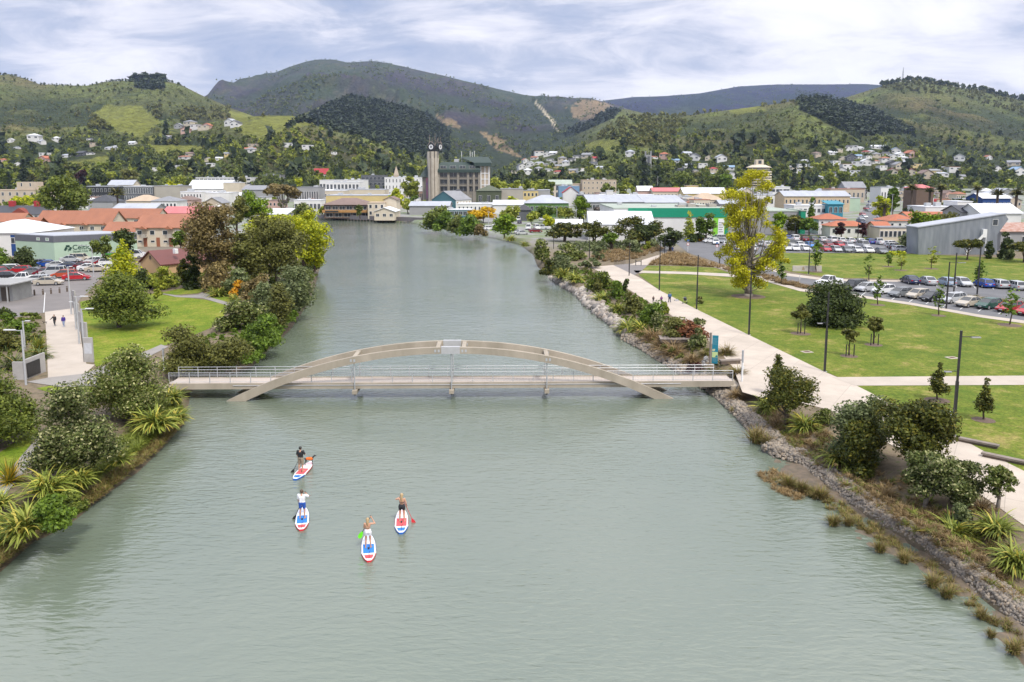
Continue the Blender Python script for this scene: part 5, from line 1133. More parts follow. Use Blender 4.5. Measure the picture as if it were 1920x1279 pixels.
def plant(lab, cat, box, fol, shape='round', D=None, cb=.25, dens=1.0, leafpx=2.7, bark=None, name=None, group=None, seed=None, nb=None, deep=1.0, zmin=.05, limbs=5, single=False, multi=1, lean=0):
 x0, x1, yt, yb = box; px = (x0 + x1) / 2
 p = ground_pt(px, yb, D) if (D or yb < 505) else land(px, yb)
 if cb < .1 and yb > 440: p = p + Vector((p.x, p.y, 0)).normalized() * ((x1 - x0) / 2 * p.y / FPX * .75)
 Y = p.y; k = Y / FPX; rx = (x1 - x0) / 2 * k * .94; h = zrow(yt, Y) - p.z; h = max(h, .25)
 if seed is None: seed = int(x0 * 7 + yt * 13 + x1) % 99991
 rng = np.random.RandomState(seed)
 leaf = max(.11, leafpx * k)
 A = (x1 - x0) * h / k * .8; n = int(np.clip(A / (leafpx ** 2) * 6.8 * dens, 60, 26000))
 if nb is None: nb = 8 if A < 900 else (16 if A < 6000 else 26)
 C, Rr = blobs(rng, shape, rx * .92, rx * .92 * deep, h, cb * h, nb)
 V, F = cloud(rng, C, Rr, n, leaf, zmin=zmin)
 sx = rx / max(.1, np.percentile(np.abs(V[:, 0]), 99.2)); sy = rx * deep / max(.1, np.percentile(np.abs(V[:, 1]), 99.2)); sz = h / max(.1, np.percentile(V[:, 2], 99.6))
 V = V * np.array([sx, sy, sz]); C = C * np.array([sx, sy, sz])
 me = mesh_np(name or 'crown', V, F, [FOL[fol]])
 if single: o = link(name or 'shrub', me, None, p); return tag(o, lab, cat, group)
 root = thing(name or 'tree', lab, cat, p, 0, group); link('crown', me, root)
 tr = MB(); th = (h * .030 + .05) * (.5 if cat == 'young tree' else 1)
 for q in range(multi):
  off = Vector((rng.uniform(-.3, .3), rng.uniform(-.3, .3), 0)) * rx * .25 * (multi > 1)
  top = Vector((off.x * 2 + lean * h, off.y * 2, h * (cb + (1 - cb) * .55)))
  mid = off.lerp(top, .45) + Vector((rng.uniform(-.04, .04) * h, rng.uniform(-.04, .04) * h, 0))
  tr.path([off + Vector((0, 0, -.15)), off * 1.05 + Vector((0, 0, h * .04)), mid, top], [th * 1.35, th, th * .75, th * .25], 7)
  for i in np.argsort(-Rr)[:limbs]:
   c = Vector(C[i]); s = mid.lerp(top, rng.uniform(-.3, .6)); m = s.lerp(c, .5) + Vector((0, 0, -.05 * h)); tr.path([s, m, c], [th * .5, th * .33, th * .14], 5)
 tr.build('trunk', bark or BARK, root, True)
 return root
def blades(rng, n, length, width, spread, droop, base=.1, segs=5, stiff=0):
 a = rng.rand(n) * 2 * math.pi; L_ = length * rng.uniform(.6, 1.1, n); el = rng.uniform(spread, 1.45, n); bx = rng.randn(n, 2) * base
 d = np.stack([np.cos(a), np.sin(a)], 1); side = np.stack([-np.sin(a), np.cos(a), np.zeros(n)], 1); tw = rng.uniform(-.5, .5, n)
 pos = np.concatenate([bx, np.zeros((n, 1))], 1); rows = []
 dr = droop * rng.uniform(.5, 1.5, n)
 for s in range(segs + 1):
  t = s / segs; w = width * (1 - t ** 2.2) * (.75 + .6 * min(1, t * 3) * .4) + .002
  sd = side * w; sd = sd + np.stack([np.zeros(n), np.zeros(n), w * tw], 1)
  rows.append((pos - sd, pos + sd)); e = el - dr * t
  pos = pos + np.concatenate([d * np.cos(e)[:, None], np.sin(e)[:, None]], 1) * (L_ / segs)[:, None]
 V = np.stack([np.stack(r, 1) for r in rows], 1)
 V[..., 2] = np.maximum(V[..., 2], .01)
 idx = np.arange(n)[:, None] * (segs + 1) * 2 + np.arange(segs)[None] * 2
 F = np.stack([idx, idx + 1, idx + 3, idx + 2], -1).reshape(-1, 4)
 return V.reshape(-1, 3), F
BL = {}
def clump(kind, lab, px, py, wpx, name, cat, group, z=G, fol=None, hs=1.0, p=None):
 p = (land(px, py) if z == G else at(px, py, z)) if p is None else p; v = int(px + py) % 4
 if (kind, v) not in BL:
  rng = np.random.RandomState(v + 31)
  if kind == 'flax': V, F = blades(rng, 210, 1.95, .062, .45, 1.6, .22, 6)
  elif kind == 'cordy': V, F = blades(rng, 170, 1.0, .035, -.2, .6, .03, 4)
  elif kind == 'tussock': V, F = blades(rng, 340, 1.0, .014, .35, 1.3, .10, 4)
  elif kind == 'sedge': V, F = blades(rng, 260, .9, .016, .7, .9, .12, 4)
  BL[(kind, v)] = mesh_np(name, V, F, [FOL[fol or 'flax']])
 s = wpx / 2 * p.y / FPX / (1.45 if kind == 'flax' else .78)
 o = link(name, BL[(kind, v)], None, p, px * .7); o.scale = (s, s, s * hs)
 if fol: o.material_slots[0].link = 'OBJECT'; o.material_slots[0].material = FOL[fol]
 return tag(o, lab, cat, group)
def field(name, lab, cat, poly, n, kind, fol, size, z=G, seed=1, hs=1.0):
 """ground cover nobody could count: many small tufts in one mesh"""
 rng = np.random.RandomState(seed); xs = [q[0] for q in poly]; ys = [q[1] for q in poly]; P = []
 W = [at(x, y, z) for x, y in poly]; wx = [q.x for q in W]; wy = [q.y for q in W]; wp = [(q.x, q.y) for q in W]
 while len(P) < n:
  X = rng.uniform(min(wx), max(wx), n * 4); Y = rng.uniform(min(wy), max(wy), n * 4); k = inpoly(X, Y, wp); P += list(zip(X[k], Y[k]))
  if not k.any(): break
 P = P[:n]; VV = []; FF = []; o = 0
 base = []
 for v in range(4):
  r2 = np.random.RandomState(seed * 7 + v)
  if kind == 'tuft': base.append(blades(r2, 46, 1.0, .030, .35, 1.3, .12, 3))
  elif kind == 'grass': base.append(blades(r2, 9, 1.0, .05, .6, .7, .2, 2))
  else: C, Rr = blobs(r2, 'mound', 1, 1, 1, 0, 7); base.append(cloud(r2, C, Rr, 110, .22, zmin=0))
 zz = np.full(len(P), z); pa = np.array(P); sd, sdd = river_sd(pa[:, 0], pa[:, 1]); k = (sdd == 2) & (pa[:, 1] < 140) & (sd > .6) & (z > 1); zz[k] = right_bank(sd[k])
 for i, (X, Y) in enumerate(P):
  V, F = base[i % 4]; s = size * rng.uniform(.55, 1.3); a = rng.rand() * 6.28; c, sn = math.cos(a), math.sin(a)
  Q = np.stack([V[:, 0] * c - V[:, 1] * sn, V[:, 0] * sn + V[:, 1] * c, V[:, 2] * hs], 1) * s + np.array([X, Y, zz[i]]); VV.append(Q); FF.append(F + o); o += len(V)
 ob = link(name, mesh_np(name, np.concatenate(VV), np.concatenate(FF), [FOL[fol]])); tag(ob, lab, cat, kind='stuff'); return ob
LB = 'trees and shrubs on the left bank'
plant('large dark green tree with pale buds beside the left end of the footbridge', 'tree', (157, 318, 655, 800), 'olive', 'mound', cb=.08, group=LB, seed=11)
plant('dense budded tree nearest the water on the left bank, in front of the path', 'tree', (64, 222, 722, 905), 'bud', 'mound', cb=.06, group=LB, seed=12)
plant('broad green shrub cut off by the left edge of the picture', 'shrub', (-90, 76, 702, 850), 'mid', 'mound', cb=.02, group=LB, single=True, name='shrub')
plant('round spreading tree standing on the left lawn', 'tree', (146, 300, 512, 614), 'mid', 'mound', cb=.12, group=LB, seed=7, zmin=.9, bark=BARK)
plant('wide olive shrub on the water side of the left lawn, behind the footbridge', 'shrub', (296, 402, 612, 703), 'olbrown', 'mound', cb=.0, group=LB, single=True, name='shrub')
plant('olive shrub overhanging the water behind the left part of the railing', 'shrub', (385, 483, 632, 700), 'olbrown', 'mound', cb=.0, group=LB, single=True, name='shrub')
plant('bright green bush at the water edge beyond the olive shrubs', 'shrub', (448, 535, 590, 655), 'green', 'mound', cb=0, group=LB, single=True, name='shrub')
plant('rounded grey green shrub at the end of the lawn path', 'shrub', (402, 500, 562, 624), 'olive', 'mound', cb=0, group=LB, single=True, name='shrub')
plant('tall light green bush overhanging the water below the brown trees', 'shrub', (498, 590, 500, 590), 'greygreen', 'mound', cb=0, group=LB, single=True, name='shrub')
plant('feathery olive shrub in front of the light green water bush', 'shrub', (502, 552, 532, 612), 'olbrown', 'column', cb=0, group=LB, single=True, name='shrub')
plant('wide grey green shrub between the lawn path and the water', 'shrub', (460, 530, 530, 585), 'greygreen', 'mound', cb=0, group=LB, single=True, name='shrub')
plant('small dull bush behind the orange flowering shrub', 'shrub', (418, 478, 504, 556), 'greygreen', 'mound', cb=0, group=LB, single=True, name='shrub')
plant('orange flowering shrub beside the lawn path', 'shrub', (430, 460, 526, 562), 'orange', 'mound', cb=0, dens=.7, group=LB, single=True, name='shrub')
plant('brown bare looking bush right of the orange shrub', 'shrub', (455, 512, 515, 570), 'brown', 'mound', cb=0, dens=.8, group=LB, single=True, name='shrub')
plant('tall brown leaved tree behind the red roofed hall', 'tree', (354, 468, 382, 548), 'brown', 'round', cb=.04, group=LB, seed=21, dens=.9)
plant('big olive brown tree leaning over the river, with a pale stem', 'tree', (464, 580, 404, 540), 'olbrown', 'round', cb=.02, group=LB, seed=22, bark=BARKG)
plant('bright yellow green tree at the water behind the olive brown tree', 'tree', (512, 630, 397, 520), 'lime', 'round', cb=.04, group=LB, seed=23, D=156, zmin=-.5)
plant('second bright yellow green crown between the brown and olive trees', 'tree', (465, 560, 404, 475), 'lime', 'round', cb=.1, group=LB, seed=24, D=190)
plant('small yellow green tree standing by the water below the lime tree', 'tree', (568, 612, 455, 528), 'lime', 'round', cb=.03, group=LB, D=160, zmin=-.4)
plant('dull olive tree filling the gap between the brown tree and the leaning olive tree', 'tree', (436, 510, 430, 545), 'olbrown', 'round', cb=.02, group=LB, seed=25)
plant('tall brownish shrub at the foot of the brown tree', 'shrub', (368, 440, 490, 552), 'brown', 'mound', cb=0, group=LB, single=True, name='shrub')
plant('vivid green tree behind the street light, before the white roofs', 'tree', (440, 512, 358, 440), 'bright', 'round', cb=.15, group=LB, D=235, dens=.85)
plant('dark brown umbrella shaped tree with pale bare limbs', 'tree', (497, 566, 346, 405), 'brown', 'umbrella', cb=.42, group=LB, D=330, bark=BARKG, limbs=12)
plant('dense grey green round bush tree left of the riverside restaurant', 'tree', (542, 592, 381, 415), 'olive', 'round', cb=.05, group=LB, D=325)
plant('white blossoming tree behind the brown tree', 'tree', (402, 432, 383, 412), 'white', 'round', cb=.2, dens=.5, group=LB, D=240)
plant('bare brownish tree between the white blossom and the vivid green tree', 'tree', (425, 470, 368, 440), 'olbrown', 'round', cb=.15, dens=.6, group=LB, D=230)
plant('bright yellow green tree with layered branches beside the tan hall gable', 'tree', (195, 272, 452, 530), 'lime', 'cone', cb=.12, dens=.75, group=LB)
plant('dark green bush tree behind the yellow green layered tree', 'tree', (213, 258, 431, 490), 'dark', 'round', cb=.1, group=LB, D=185)
plant('tree with golden leaves between the two dark trees by the sign board', 'tree', (196, 224, 434, 484), 'yellow', 'round', cb=.15, dens=.7, group=LB, D=190)
plant('bushy green tree hiding the end of the writing on the green wall', 'tree', (172, 216, 443, 494), 'mid', 'round', cb=.06, group=LB, D=170)
plant('dark bush before the white and blue building', 'shrub', (20, 74, 464, 506), 'dark', 'mound', cb=0, group=LB, single=True, name='shrub')
plant('green bush cut by the left edge below the white and blue building', 'shrub', (-30, 21, 464, 503), 'green', 'mound', cb=0, group=LB, single=True, name='shrub')
plant('pale spring green shrub below the tan hall gable', 'shrub', (282, 332, 500, 545), 'spring', 'mound', cb=0, dens=.8, group=LB, single=True, name='shrub')
plant('yellowish shrub left of the dark bushes at the hall corner', 'shrub', (330, 362, 486, 540), 'glossy', 'mound', cb=0, group=LB, single=True, name='shrub')
plant('deep green bush in the shade at the hall corner', 'shrub', (345, 388, 474, 542), 'dark', 'mound', cb=0, group=LB, single=True, name='shrub')
plant('low dark bush under the hall wall', 'shrub', (245, 288, 505, 545), 'dark', 'mound', cb=0, group=LB, single=True, name='shrub')
plant('small yellow bush beside the litter bin', 'shrub', (398, 416, 512, 542), 'glossy', 'mound', cb=0, group=LB, single=True, name='shrub')
plant('low rounded bush at the edge of the back lawn', 'shrub', (348, 374, 527, 544), 'dark', 'mound', cb=0, group=LB, single=True, name='shrub')
plant('small shrub with yellow tips beside the round lawn tree', 'shrub', (286, 306, 530, 566), 'spring', 'mound', cb=0, group=LB, single=True, name='shrub')
plant('young tree before the orange tiled flats', 'tree', (323, 354, 432, 468), 'green', 'round', cb=.05, group=LB, D=205)
for k, (b, f) in enumerate((((-10, 24, 575, 600), 'dark'), ((4, 34, 586, 616), 'green'), ((8, 64, 600, 630), 'green'), ((30, 75, 586, 602), 'mid'), ((-20, 40, 615, 660), 'olbrown'))):
 plant(('clipped dark hedge at the left edge below the shelter', 'clipped green hedge below the shelter', 'long clipped hedge beside the left path', 'low leafy shrubs at the top of the left path bed', 'orange brown shrub at the left edge by the pale lamp post')[k], 'hedge' if k < 3 else 'shrub', b, f, 'mound', cb=0, group=LB, single=True, name='hedge' if k < 3 else 'shrub')
FX = 'flax clumps'
def flaxes(rows, fol='flax', g=FX):
 for px, py, w, lab in rows: clump('flax', lab, px, py, w, 'flax_plant', 'flax', g, fol=fol)
flaxes([(292, 800, 92, 'wide flax clump leaning to the water below the budded tree'), (262, 770, 70, 'flax clump tucked against the large budded tree'), (322, 752, 62, 'yellow tipped flax clump at the left end of the footbridge'), (330, 790, 60, 'flax clump closest to the water below the footbridge end'),
  (90, 925, 110, 'broad flax clump between the path and the bottom left bank'), (45, 1000, 120, 'large flax clump at the bottom left edge'), (150, 905, 70, 'flax clump under the dense budded tree'), (222, 868, 64, 'small flax with pale leaves at the left water edge'), (0, 950, 70, 'flax at the left picture edge beside the yellow cabbage plant')])
flaxes([(30, 690, 62, 'flax beside the black gate on the left'), (76, 672, 50, 'flax in the bed along the left path'), (12, 655, 60, 'flax at the left edge below the hedges'), (60, 640, 44, 'small flax above the pale lamp post')], 'flaxdark', 'flax clumps in the left bed')
flaxes([(410, 556, 44, 'pale flax below the litter bin'), (318, 690, 44, 'flax beside the left white post light'), (440, 566, 34, 'flax under the orange shrub')])
clump('cordy', 'golden spiky cabbage plant at the bottom left edge', 18, 905, 62, 'cabbage_plant', 'cabbage plant', None, fol='cordy', hs=1.5)
clump('cordy', 'spiky cabbage plant at the end of the left path bed', 72, 655, 40, 'cabbage_plant', 'cabbage plant', None, fol='flax', hs=1.3)
plant('low bright green shrub mass at the bottom left waterside', 'shrub', (60, 140, 930, 1010), 'green', 'mound', cb=0, single=True, name='shrub', group=LB)
plant('low olive shrub at the waterside below the flax', 'shrub', (105, 165, 925, 975), 'mid', 'mound', cb=0, single=True, name='shrub', group=LB)
field('bank_grass', 'rough grass and weeds on the sloping left bank', 'grass', [(-60, 1060), (60, 980), (150, 920), (250, 850), (340, 775), (330, 740), (240, 790), (200, 860), (90, 940), (-60, 1010)], 2100, 'tuft', 'grass', .6, z=.75, seed=3)
field('bank_sedge', 'dry brown sedge along the left water edge', 'grass', [(-40, 1090), (60, 1012), (190, 930), (300, 838), (345, 790), (335, 780), (240, 865), (150, 940), (40, 1005), (-40, 1055)], 620, 'tuft', 'reed', .5, z=.35, seed=4)
field('bed_plants', 'low mixed plants in the bed left of the path', 'plants', [(-40, 605), (50, 600), (80, 600), (82, 640), (60, 700), (-40, 700)], 160, 'bush', 'mid', .5, seed=5)
field('bank_cover', 'low leafy cover along the left bank beyond the footbridge', 'plants', [(320, 700), (400, 700), (480, 680), (540, 612), (580, 560), (560, 540), (500, 560), (420, 620), (330, 660)], 900, 'bush', 'green', .8, z=1.1, seed=6)
field('bank_cover', 'dark leafy cover under the trees of the left bank', 'plants', [(250, 545), (300, 545), (400, 535), (480, 545), (580, 540), (600, 480), (604, 432), (500, 430), (400, 470), (300, 515), (245, 525)], 1500, 'bush', 'mid', 1.2, z=1.2, seed=8)
RB = 'trees and shrubs on the right bank'
plant('broad dark round tree beside the tall lamp post', 'tree', (1640, 1788, 748, 905), 'glossy', 'round', cb=.05, group=RB, seed=31, zmin=.4)
plant('grey green bush tree left of the broad dark tree', 'tree', (1550, 1668, 745, 885), 'greygreen', 'mound', cb=.02, group=RB, seed=32)
plant('dark shrub in front of the grey green bush', 'shrub', (1572, 1648, 790, 905), 'glossy', 'mound', cb=0, group=RB, single=True, name='shrub')
plant('olive tree with an upright shoot right of the footbridge', 'tree', (1420, 1528, 690, 800), 'glossy', 'round', cb=.18, group=RB, seed=33, bark=BARK, dens=.8)
plant('upright top shoot of young growth beside the olive tree', 'shrub', (1442, 1468, 664, 745), 'glossy', 'column', cb=.4, dens=.5, group=RB, single=True, name='shrub')
plant('budded young tree below the broad dark tree, left of two', 'tree', (1690, 1780, 850, 952), 'bud', 'round', cb=.14, group=RB, dens=.9, bark=BARKG)
plant('budded young tree at the foot of the promenade, right of two', 'tree', (1750, 1842, 866, 968), 'bud', 'round', cb=.03, group=RB)
plant('small thin tree with sparse leaves against the promenade', 'tree', (1838, 1900, 876, 962), 'olive', 'round', cb=.3, dens=.35, group=RB, bark=BARKG)
plant('low green shrub between the promenade and the olive tree', 'shrub', (1520, 1570, 765, 800), 'olive', 'mound', cb=0, group=RB, single=True, name='shrub')
plant('grey green shrub behind the right flax clump', 'shrub', (1775, 1828, 945, 1005), 'greygreen', 'mound', cb=0, group=RB, single=True, name='shrub')
flaxes([(1440, 770, 66, 'flax below the olive tree at the footbridge end'), (1508, 806, 72, 'flax between the olive tree and the stone steps'), (1578, 868, 92, 'flax with long leaves in front of the grey green bush'), (1790, 1012, 108, 'flax above the long stone wall, left of three'), (1868, 1000, 90, 'flax above the long stone wall, middle of three'), (1905, 1065, 110, 'flax above the long stone wall, cut by the right edge')])
TU = 'brown tussock clumps on the right bank'
for k, (px, py, w, lab) in enumerate(((1455, 800, 50, 'beside the flax at the footbridge end'), (1560, 850, 40, 'above the stone steps'), (1660, 935, 60, 'below the broad dark tree'), (1690, 962, 52, 'between the stone wall and the left budded tree'), (1735, 975, 44, 'under the left budded tree'), (1840, 960, 62, 'beside the small thin tree'), (1820, 1035, 50, 'between the two flax clumps'), (1380, 748, 52, 'beside the footbridge end'), (1875, 1075, 54, 'below the right flax'), (1700, 905, 46, 'at the base of the broad dark tree'))):
 clump('tussock', 'brown tussock ' + lab, px, py, w, 'tussock', 'tussock', TU, fol='tussock', hs=.9)
RE = 'reed clumps in the shallow water'
for k, (px, py, w, lab) in enumerate(((1376, 775, 26, 'small green reed clump at the wall just past the footbridge'), (1418, 830, 62, 'large golden reed clump at the wall above the stone steps'), (1440, 838, 48, 'second golden reed clump right beside the large one'), (1478, 912, 46, 'greenish reed clump beside the lower stone step'), (1505, 922, 44, 'reed clump left of the long shelf'), (1540, 935, 52, 'golden reed clump in the shelf shallows, uppermost'), (1562, 985, 48, 'reed clump at the outer corner of the submerged ledge'), (1590, 985, 40, 'reed clump against the wall below the dark tree'), (1650, 1035, 46, 'pale reed clump in the middle of the shelf'), (1695, 1055, 46, 'fluffy pale reed clump by the long wall'), (1748, 1100, 56, 'grey green reed clump towards the lower right'), (1775, 1120, 50, 'spiky reed clump by the lower wall'), (1840, 1160, 44, 'reed clump standing in water at the lower right'), (1858, 1195, 36, 'small reed clump at the lower right, in open water'), (1900, 1225, 60, 'reed clump at the bottom right edge'))):
 clump('sedge', lab, px, py, w, 'reed_clump', 'reeds', RE, z=.03, fol='reed', hs=1.1)
field('shelf_reeds', 'scattered short brown reeds growing along the muddy shelf', 'reeds', [(1440, 900), (1480, 905), (1550, 925), (1602, 962), (1668, 1006), (1733, 1046), (1832, 1124), (1930, 1200), (1930, 1222), (1830, 1150), (1740, 1070), (1650, 1020), (1560, 960), (1500, 920)], 190, 'tuft', 'reed', .42, z=.0, seed=9)
field('drowned_sedge', 'pinkish brown half drowned sedge patch off the stone steps', 'reeds', [(1420, 890), (1450, 880), (1480, 900), (1520, 930), (1490, 940), (1440, 915)], 130, 'tuft', 'tussock', .4, z=-.08, seed=10)
field('bark_bed_plants', 'sparse brown grasses on the bark bed above the wall', 'plants', [(1400, 745), (1450, 755), (1540, 800), (1600, 850), (1700, 910), (1800, 960), (1900, 1010), (1920, 1100), (1800, 1035), (1680, 960), (1560, 870), (1480, 810)], 560, 'tuft', 'tussock', .5, seed=11)
field('bark_bed_plants', 'golden green grasses on the bark bed above the wall', 'plants', [(1400, 745), (1450, 755), (1540, 800), (1600, 850), (1700, 910), (1800, 960), (1900, 1010), (1920, 1100), (1800, 1035), (1680, 960), (1560, 870), (1480, 810)], 240, 'tuft', 'grass', .5, seed=22)
SH = [((1288, 1326, 597, 655), 'bud', 'budded dark shrub beside the timber platform'), ((1262, 1330, 600, 640), 'rust', 'red leaved shrub behind the budded shrub by the promenade'), ((1216, 1248, 585, 626), 'bud', 'round dark shrub in the middle of the right planting'), ((1236, 1300, 596, 645), 'olbrown', 'wide olive brown shrub above the timber platform'),
  ((1198, 1258, 565, 615), 'green', 'light green feathery shrub below the three walkers'), ((1236, 1256, 566, 590), 'spring', 'thin yellow green shrub in front of the walkers'), ((1165, 1206, 548, 590), 'olbrown', 'brownish feathery shrub left of the light green shrub'), ((1140, 1170, 526, 562), 'green', 'rounded green shrub beside the promenade edge'),
  ((1098, 1152, 508, 545), 'mid', 'twin domed green shrub above the rocks'), ((1110, 1135, 522, 550), 'olbrown', 'small brownish shrub above the rocks'), ((1028, 1080, 478, 518), 'greygreen', 'round pale green bush at the water, front of two'), ((1082, 1130, 484, 504), 'greygreen', 'low wide pale green bush beside the path'), ((1032, 1100, 458, 490), 'olive', 'dull dark bush behind the pale round bushes'),
  ((1000, 1032, 448, 490), 'olive', 'grey bush at the water below the dark trees'), ((1010, 1050, 486, 518), 'glossy', 'yellowish shrub at the start of the rocks'), ((1164, 1182, 522, 552), 'dark', 'small conical shrub beside the walkway')]
for b, f, lab in SH: plant(lab, 'shrub', b, f, 'mound', cb=0, group='shrubs between the river and the promenade', single=True, name='shrub')
flaxes([(1055, 520, 40, 'flax above the first rocks'), (1080, 528, 42, 'flax above the rocks, second from the river bend'), (1128, 565, 44, 'flax beside the rocks in the middle'), (1160, 585, 44, 'flax at the lower end of the rocks'), (1178, 622, 56, 'flax above the curved stone wall, left of two'), (1203, 622, 52, 'flax above the curved stone wall, right of two')])
for px, py, w, lab in ((1262, 668, 74, 'large brown tussock by the curved stone wall'), (1296, 682, 54, 'brown tussock left of the blue-green sign'), (1225, 640, 66, 'brown tussock left of the timber platform'), (1240, 655, 60, 'brown tussock beside the timber platform'), (1318, 668, 30, 'greenish tussock behind the sign post'), (1362, 665, 50, 'tussock between the sign and the bench'), (1380, 705, 54, 'olive tussock beside the white post light'), (1350, 705, 44, 'tussock below the bench by the railing'), (1205, 632, 40, 'brown tussock above the wall')):
 clump('tussock', lab, px, py, w, 'tussock', 'tussock', 'tussocks beyond the footbridge', fol='tussock' if 'brown' in lab else 'reed', hs=.8)
plant('dark purple brown low bush by the footbridge railing', 'shrub', (1285, 1322, 680, 704), 'copper', 'mound', cb=0, single=True, name='shrub')
plant('white flowering low plant at the foot of the sign', 'plant', (1310, 1330, 668, 690), 'white', 'mound', cb=0, dens=.35, single=True, name='flowering_plant')
field('planting_cover', 'mixed low plants between rocks and promenade', 'plants', [(1040, 500), (1100, 505), (1160, 536), (1220, 572), (1300, 625), (1370, 690), (1345, 700), (1290, 680), (1200, 630), (1165, 600), (1120, 555), (1060, 515)], 520, 'bush', 'olbrown', .55, seed=12)
field('planting_cover', 'green leafy low plants between rocks and promenade', 'plants', [(1040, 500), (1100, 505), (1160, 536), (1220, 572), (1260, 600), (1200, 625), (1165, 600), (1120, 555), (1060, 515)], 260, 'bush', 'green', .6, seed=13)
field('brown_grass_bed', 'brown ornamental grass bed between the little lawn and road', 'grass', [(1216, 497), (1230, 488), (1255, 474), (1285, 478), (1320, 490), (1375, 505), (1400, 515), (1375, 511), (1340, 501), (1280, 498)], 520, 'tuft', 'tussock', .95, seed=14)
field('brown_grass_bed', 'brown grass strip along the road behind the yellow tree', 'grass', [(1420, 516), (1450, 518), (1500, 533), (1540, 543), (1500, 541), (1440, 527)], 170, 'tuft', 'tussock', .8, seed=15)
field('brown_grass_bed', 'brown grass strip between the two rows of parked cars', 'grass', [(1760, 551), (1830, 559), (1930, 572), (1930, 577), (1830, 564), (1762, 554)], 220, 'tuft', 'reed', .7, seed=16)
field('brown_grass_bed', 'brown and green grasses around the path fork by the trees', 'grass', [(1105, 488), (1150, 492), (1190, 486), (1245, 468), (1235, 460), (1180, 465), (1120, 470)], 420, 'tuft', 'tussock', 1.0, seed=17)
field('shrub_bed', 'mixed green shrubs under the dark trees at the path fork', 'plants', [(1050, 470), (1120, 478), (1190, 472), (1260, 460), (1230, 450), (1120, 455), (1050, 458)], 170, 'bush', 'greygreen', 1.3, seed=18)
for k in range(3):
 pass
for b, lab in (((1108, 1134, 462, 488), 'round pale cabbage bush left of the middle lamp post'), ((1206, 1224, 452, 470), 'golden round bush under the dark trees'), ((1182, 1206, 450, 478), 'pale tufted bush beside the path fork')):
 plant(lab, 'shrub', b, 'spring' if 'golden' in lab else 'greygreen', 'mound', cb=0, single=True, name='shrub')
for b, f, lab, D in (((1020, 1095, 418, 466), 'glossy', 'dark round tree left of the big white shed', 235), ((1085, 1142, 414, 462), 'glossy', 'dark tree with split crown before the white shed', 230), ((1145, 1245, 407, 468), 'glossy', 'largest dark tree before the white shed', 215), ((1232, 1280, 428, 470), 'dark', 'dark round tree at the road junction', 205), ((1190, 1236, 420, 468), 'dark', 'green dark tree between the largest dark tree and the junction', 212), ((1128, 1165, 436, 470), 'green', 'lighter green tree low among the dark trees', 210)):
 plant(lab, 'tree', b, f, 'round', D=D, cb=.15, group='dark trees before the white shed', multi=3, bark=BARK)
plant('pale young poplar before the long white wall', 'tree', (1278, 1306, 396, 438), 'spring', 'cone', D=245, cb=.1, dens=.5)
plant('broad bright green tree before the lime coloured wall panel', 'tree', (1302, 1346, 400, 446), 'green', 'round', D=235, cb=.12)
plant('clipped hedge below the long white wall', 'hedge', (1280, 1320, 438, 450), 'dark', 'mound', D=232, cb=0, single=True, name='hedge')
plant('small orange bush beside the hedge', 'shrub', (1306, 1320, 443, 453), 'orange', 'mound', cb=0, single=True, name='shrub')
plant('yellow low shrubs at the road junction', 'shrub', (1280, 1306, 445, 454), 'lime', 'mound', cb=0, single=True, name='shrub')
for b, f, lab in (((786, 850, 388, 430), 'mid', 'rounded green tree at the water, leftmost on the river bend'), ((812, 858, 396, 432), 'green', 'green bush second along the river bend'), ((838, 880, 402, 436), 'olive', 'grey green bush third along the river bend'), ((854, 905, 402, 440), 'green', 'deep green bush in the middle of the river bend'), ((884, 915, 420, 444), 'brown', 'low brown bush at the water on the bend'), ((880, 912, 412, 430), 'olive', 'dull green bush behind the brown one')):
 plant(lab, 'shrub', b, f, 'mound', cb=0, single=True, name='shrub', group='bushes along the river bend', zmin=-.3)
plant('golden yellow flowering tree beside the river car park', 'tree', (876, 936, 388, 425), 'gold', 'round', D=330, cb=.1)
plant('green tree right of the golden tree', 'tree', (936, 976, 386, 428), 'spring', 'round', D=315, cb=.1)
plant('bright green tree overhanging the water past the golden tree', 'tree', (922, 970, 402, 450), 'bright', 'round', D=245, cb=.02)
plant('pale yellow green tree left of the small white shed', 'tree', (980, 1012, 396, 424), 'spring', 'round', D=320, cb=.15, dens=.7)
plant('yellow green low tree beside the small white shed', 'tree', (1012, 1040, 403, 428), 'lime', 'round', D=290, cb=.1)
for b, f, lab in (((1000, 1046, 384, 410), 'green', 'green tree before the green walled building'), ((1068, 1106, 368, 400), 'bright', 'yellow green tree at the corner of the green walled building'), ((1040, 1080, 388, 418), 'spring', 'yellowish tree right of the curved street light'), ((1078, 1110, 384, 416), 'spring', 'yellowish tree left of the big white roof'), ((1112, 1142, 386, 402), 'grey', 'bare brown tree behind the big white roof')):
 plant(lab, 'tree', b, f, 'round', D=330, cb=.12, dens=.8, group='street trees before the low shops')
flaxes([(958, 452, 26, 'flax at the water under the small car park'), (985, 462, 24, 'flax right of the car park wall')])
STAKE = mat('stake_black', (.03, .028, .026), .8)
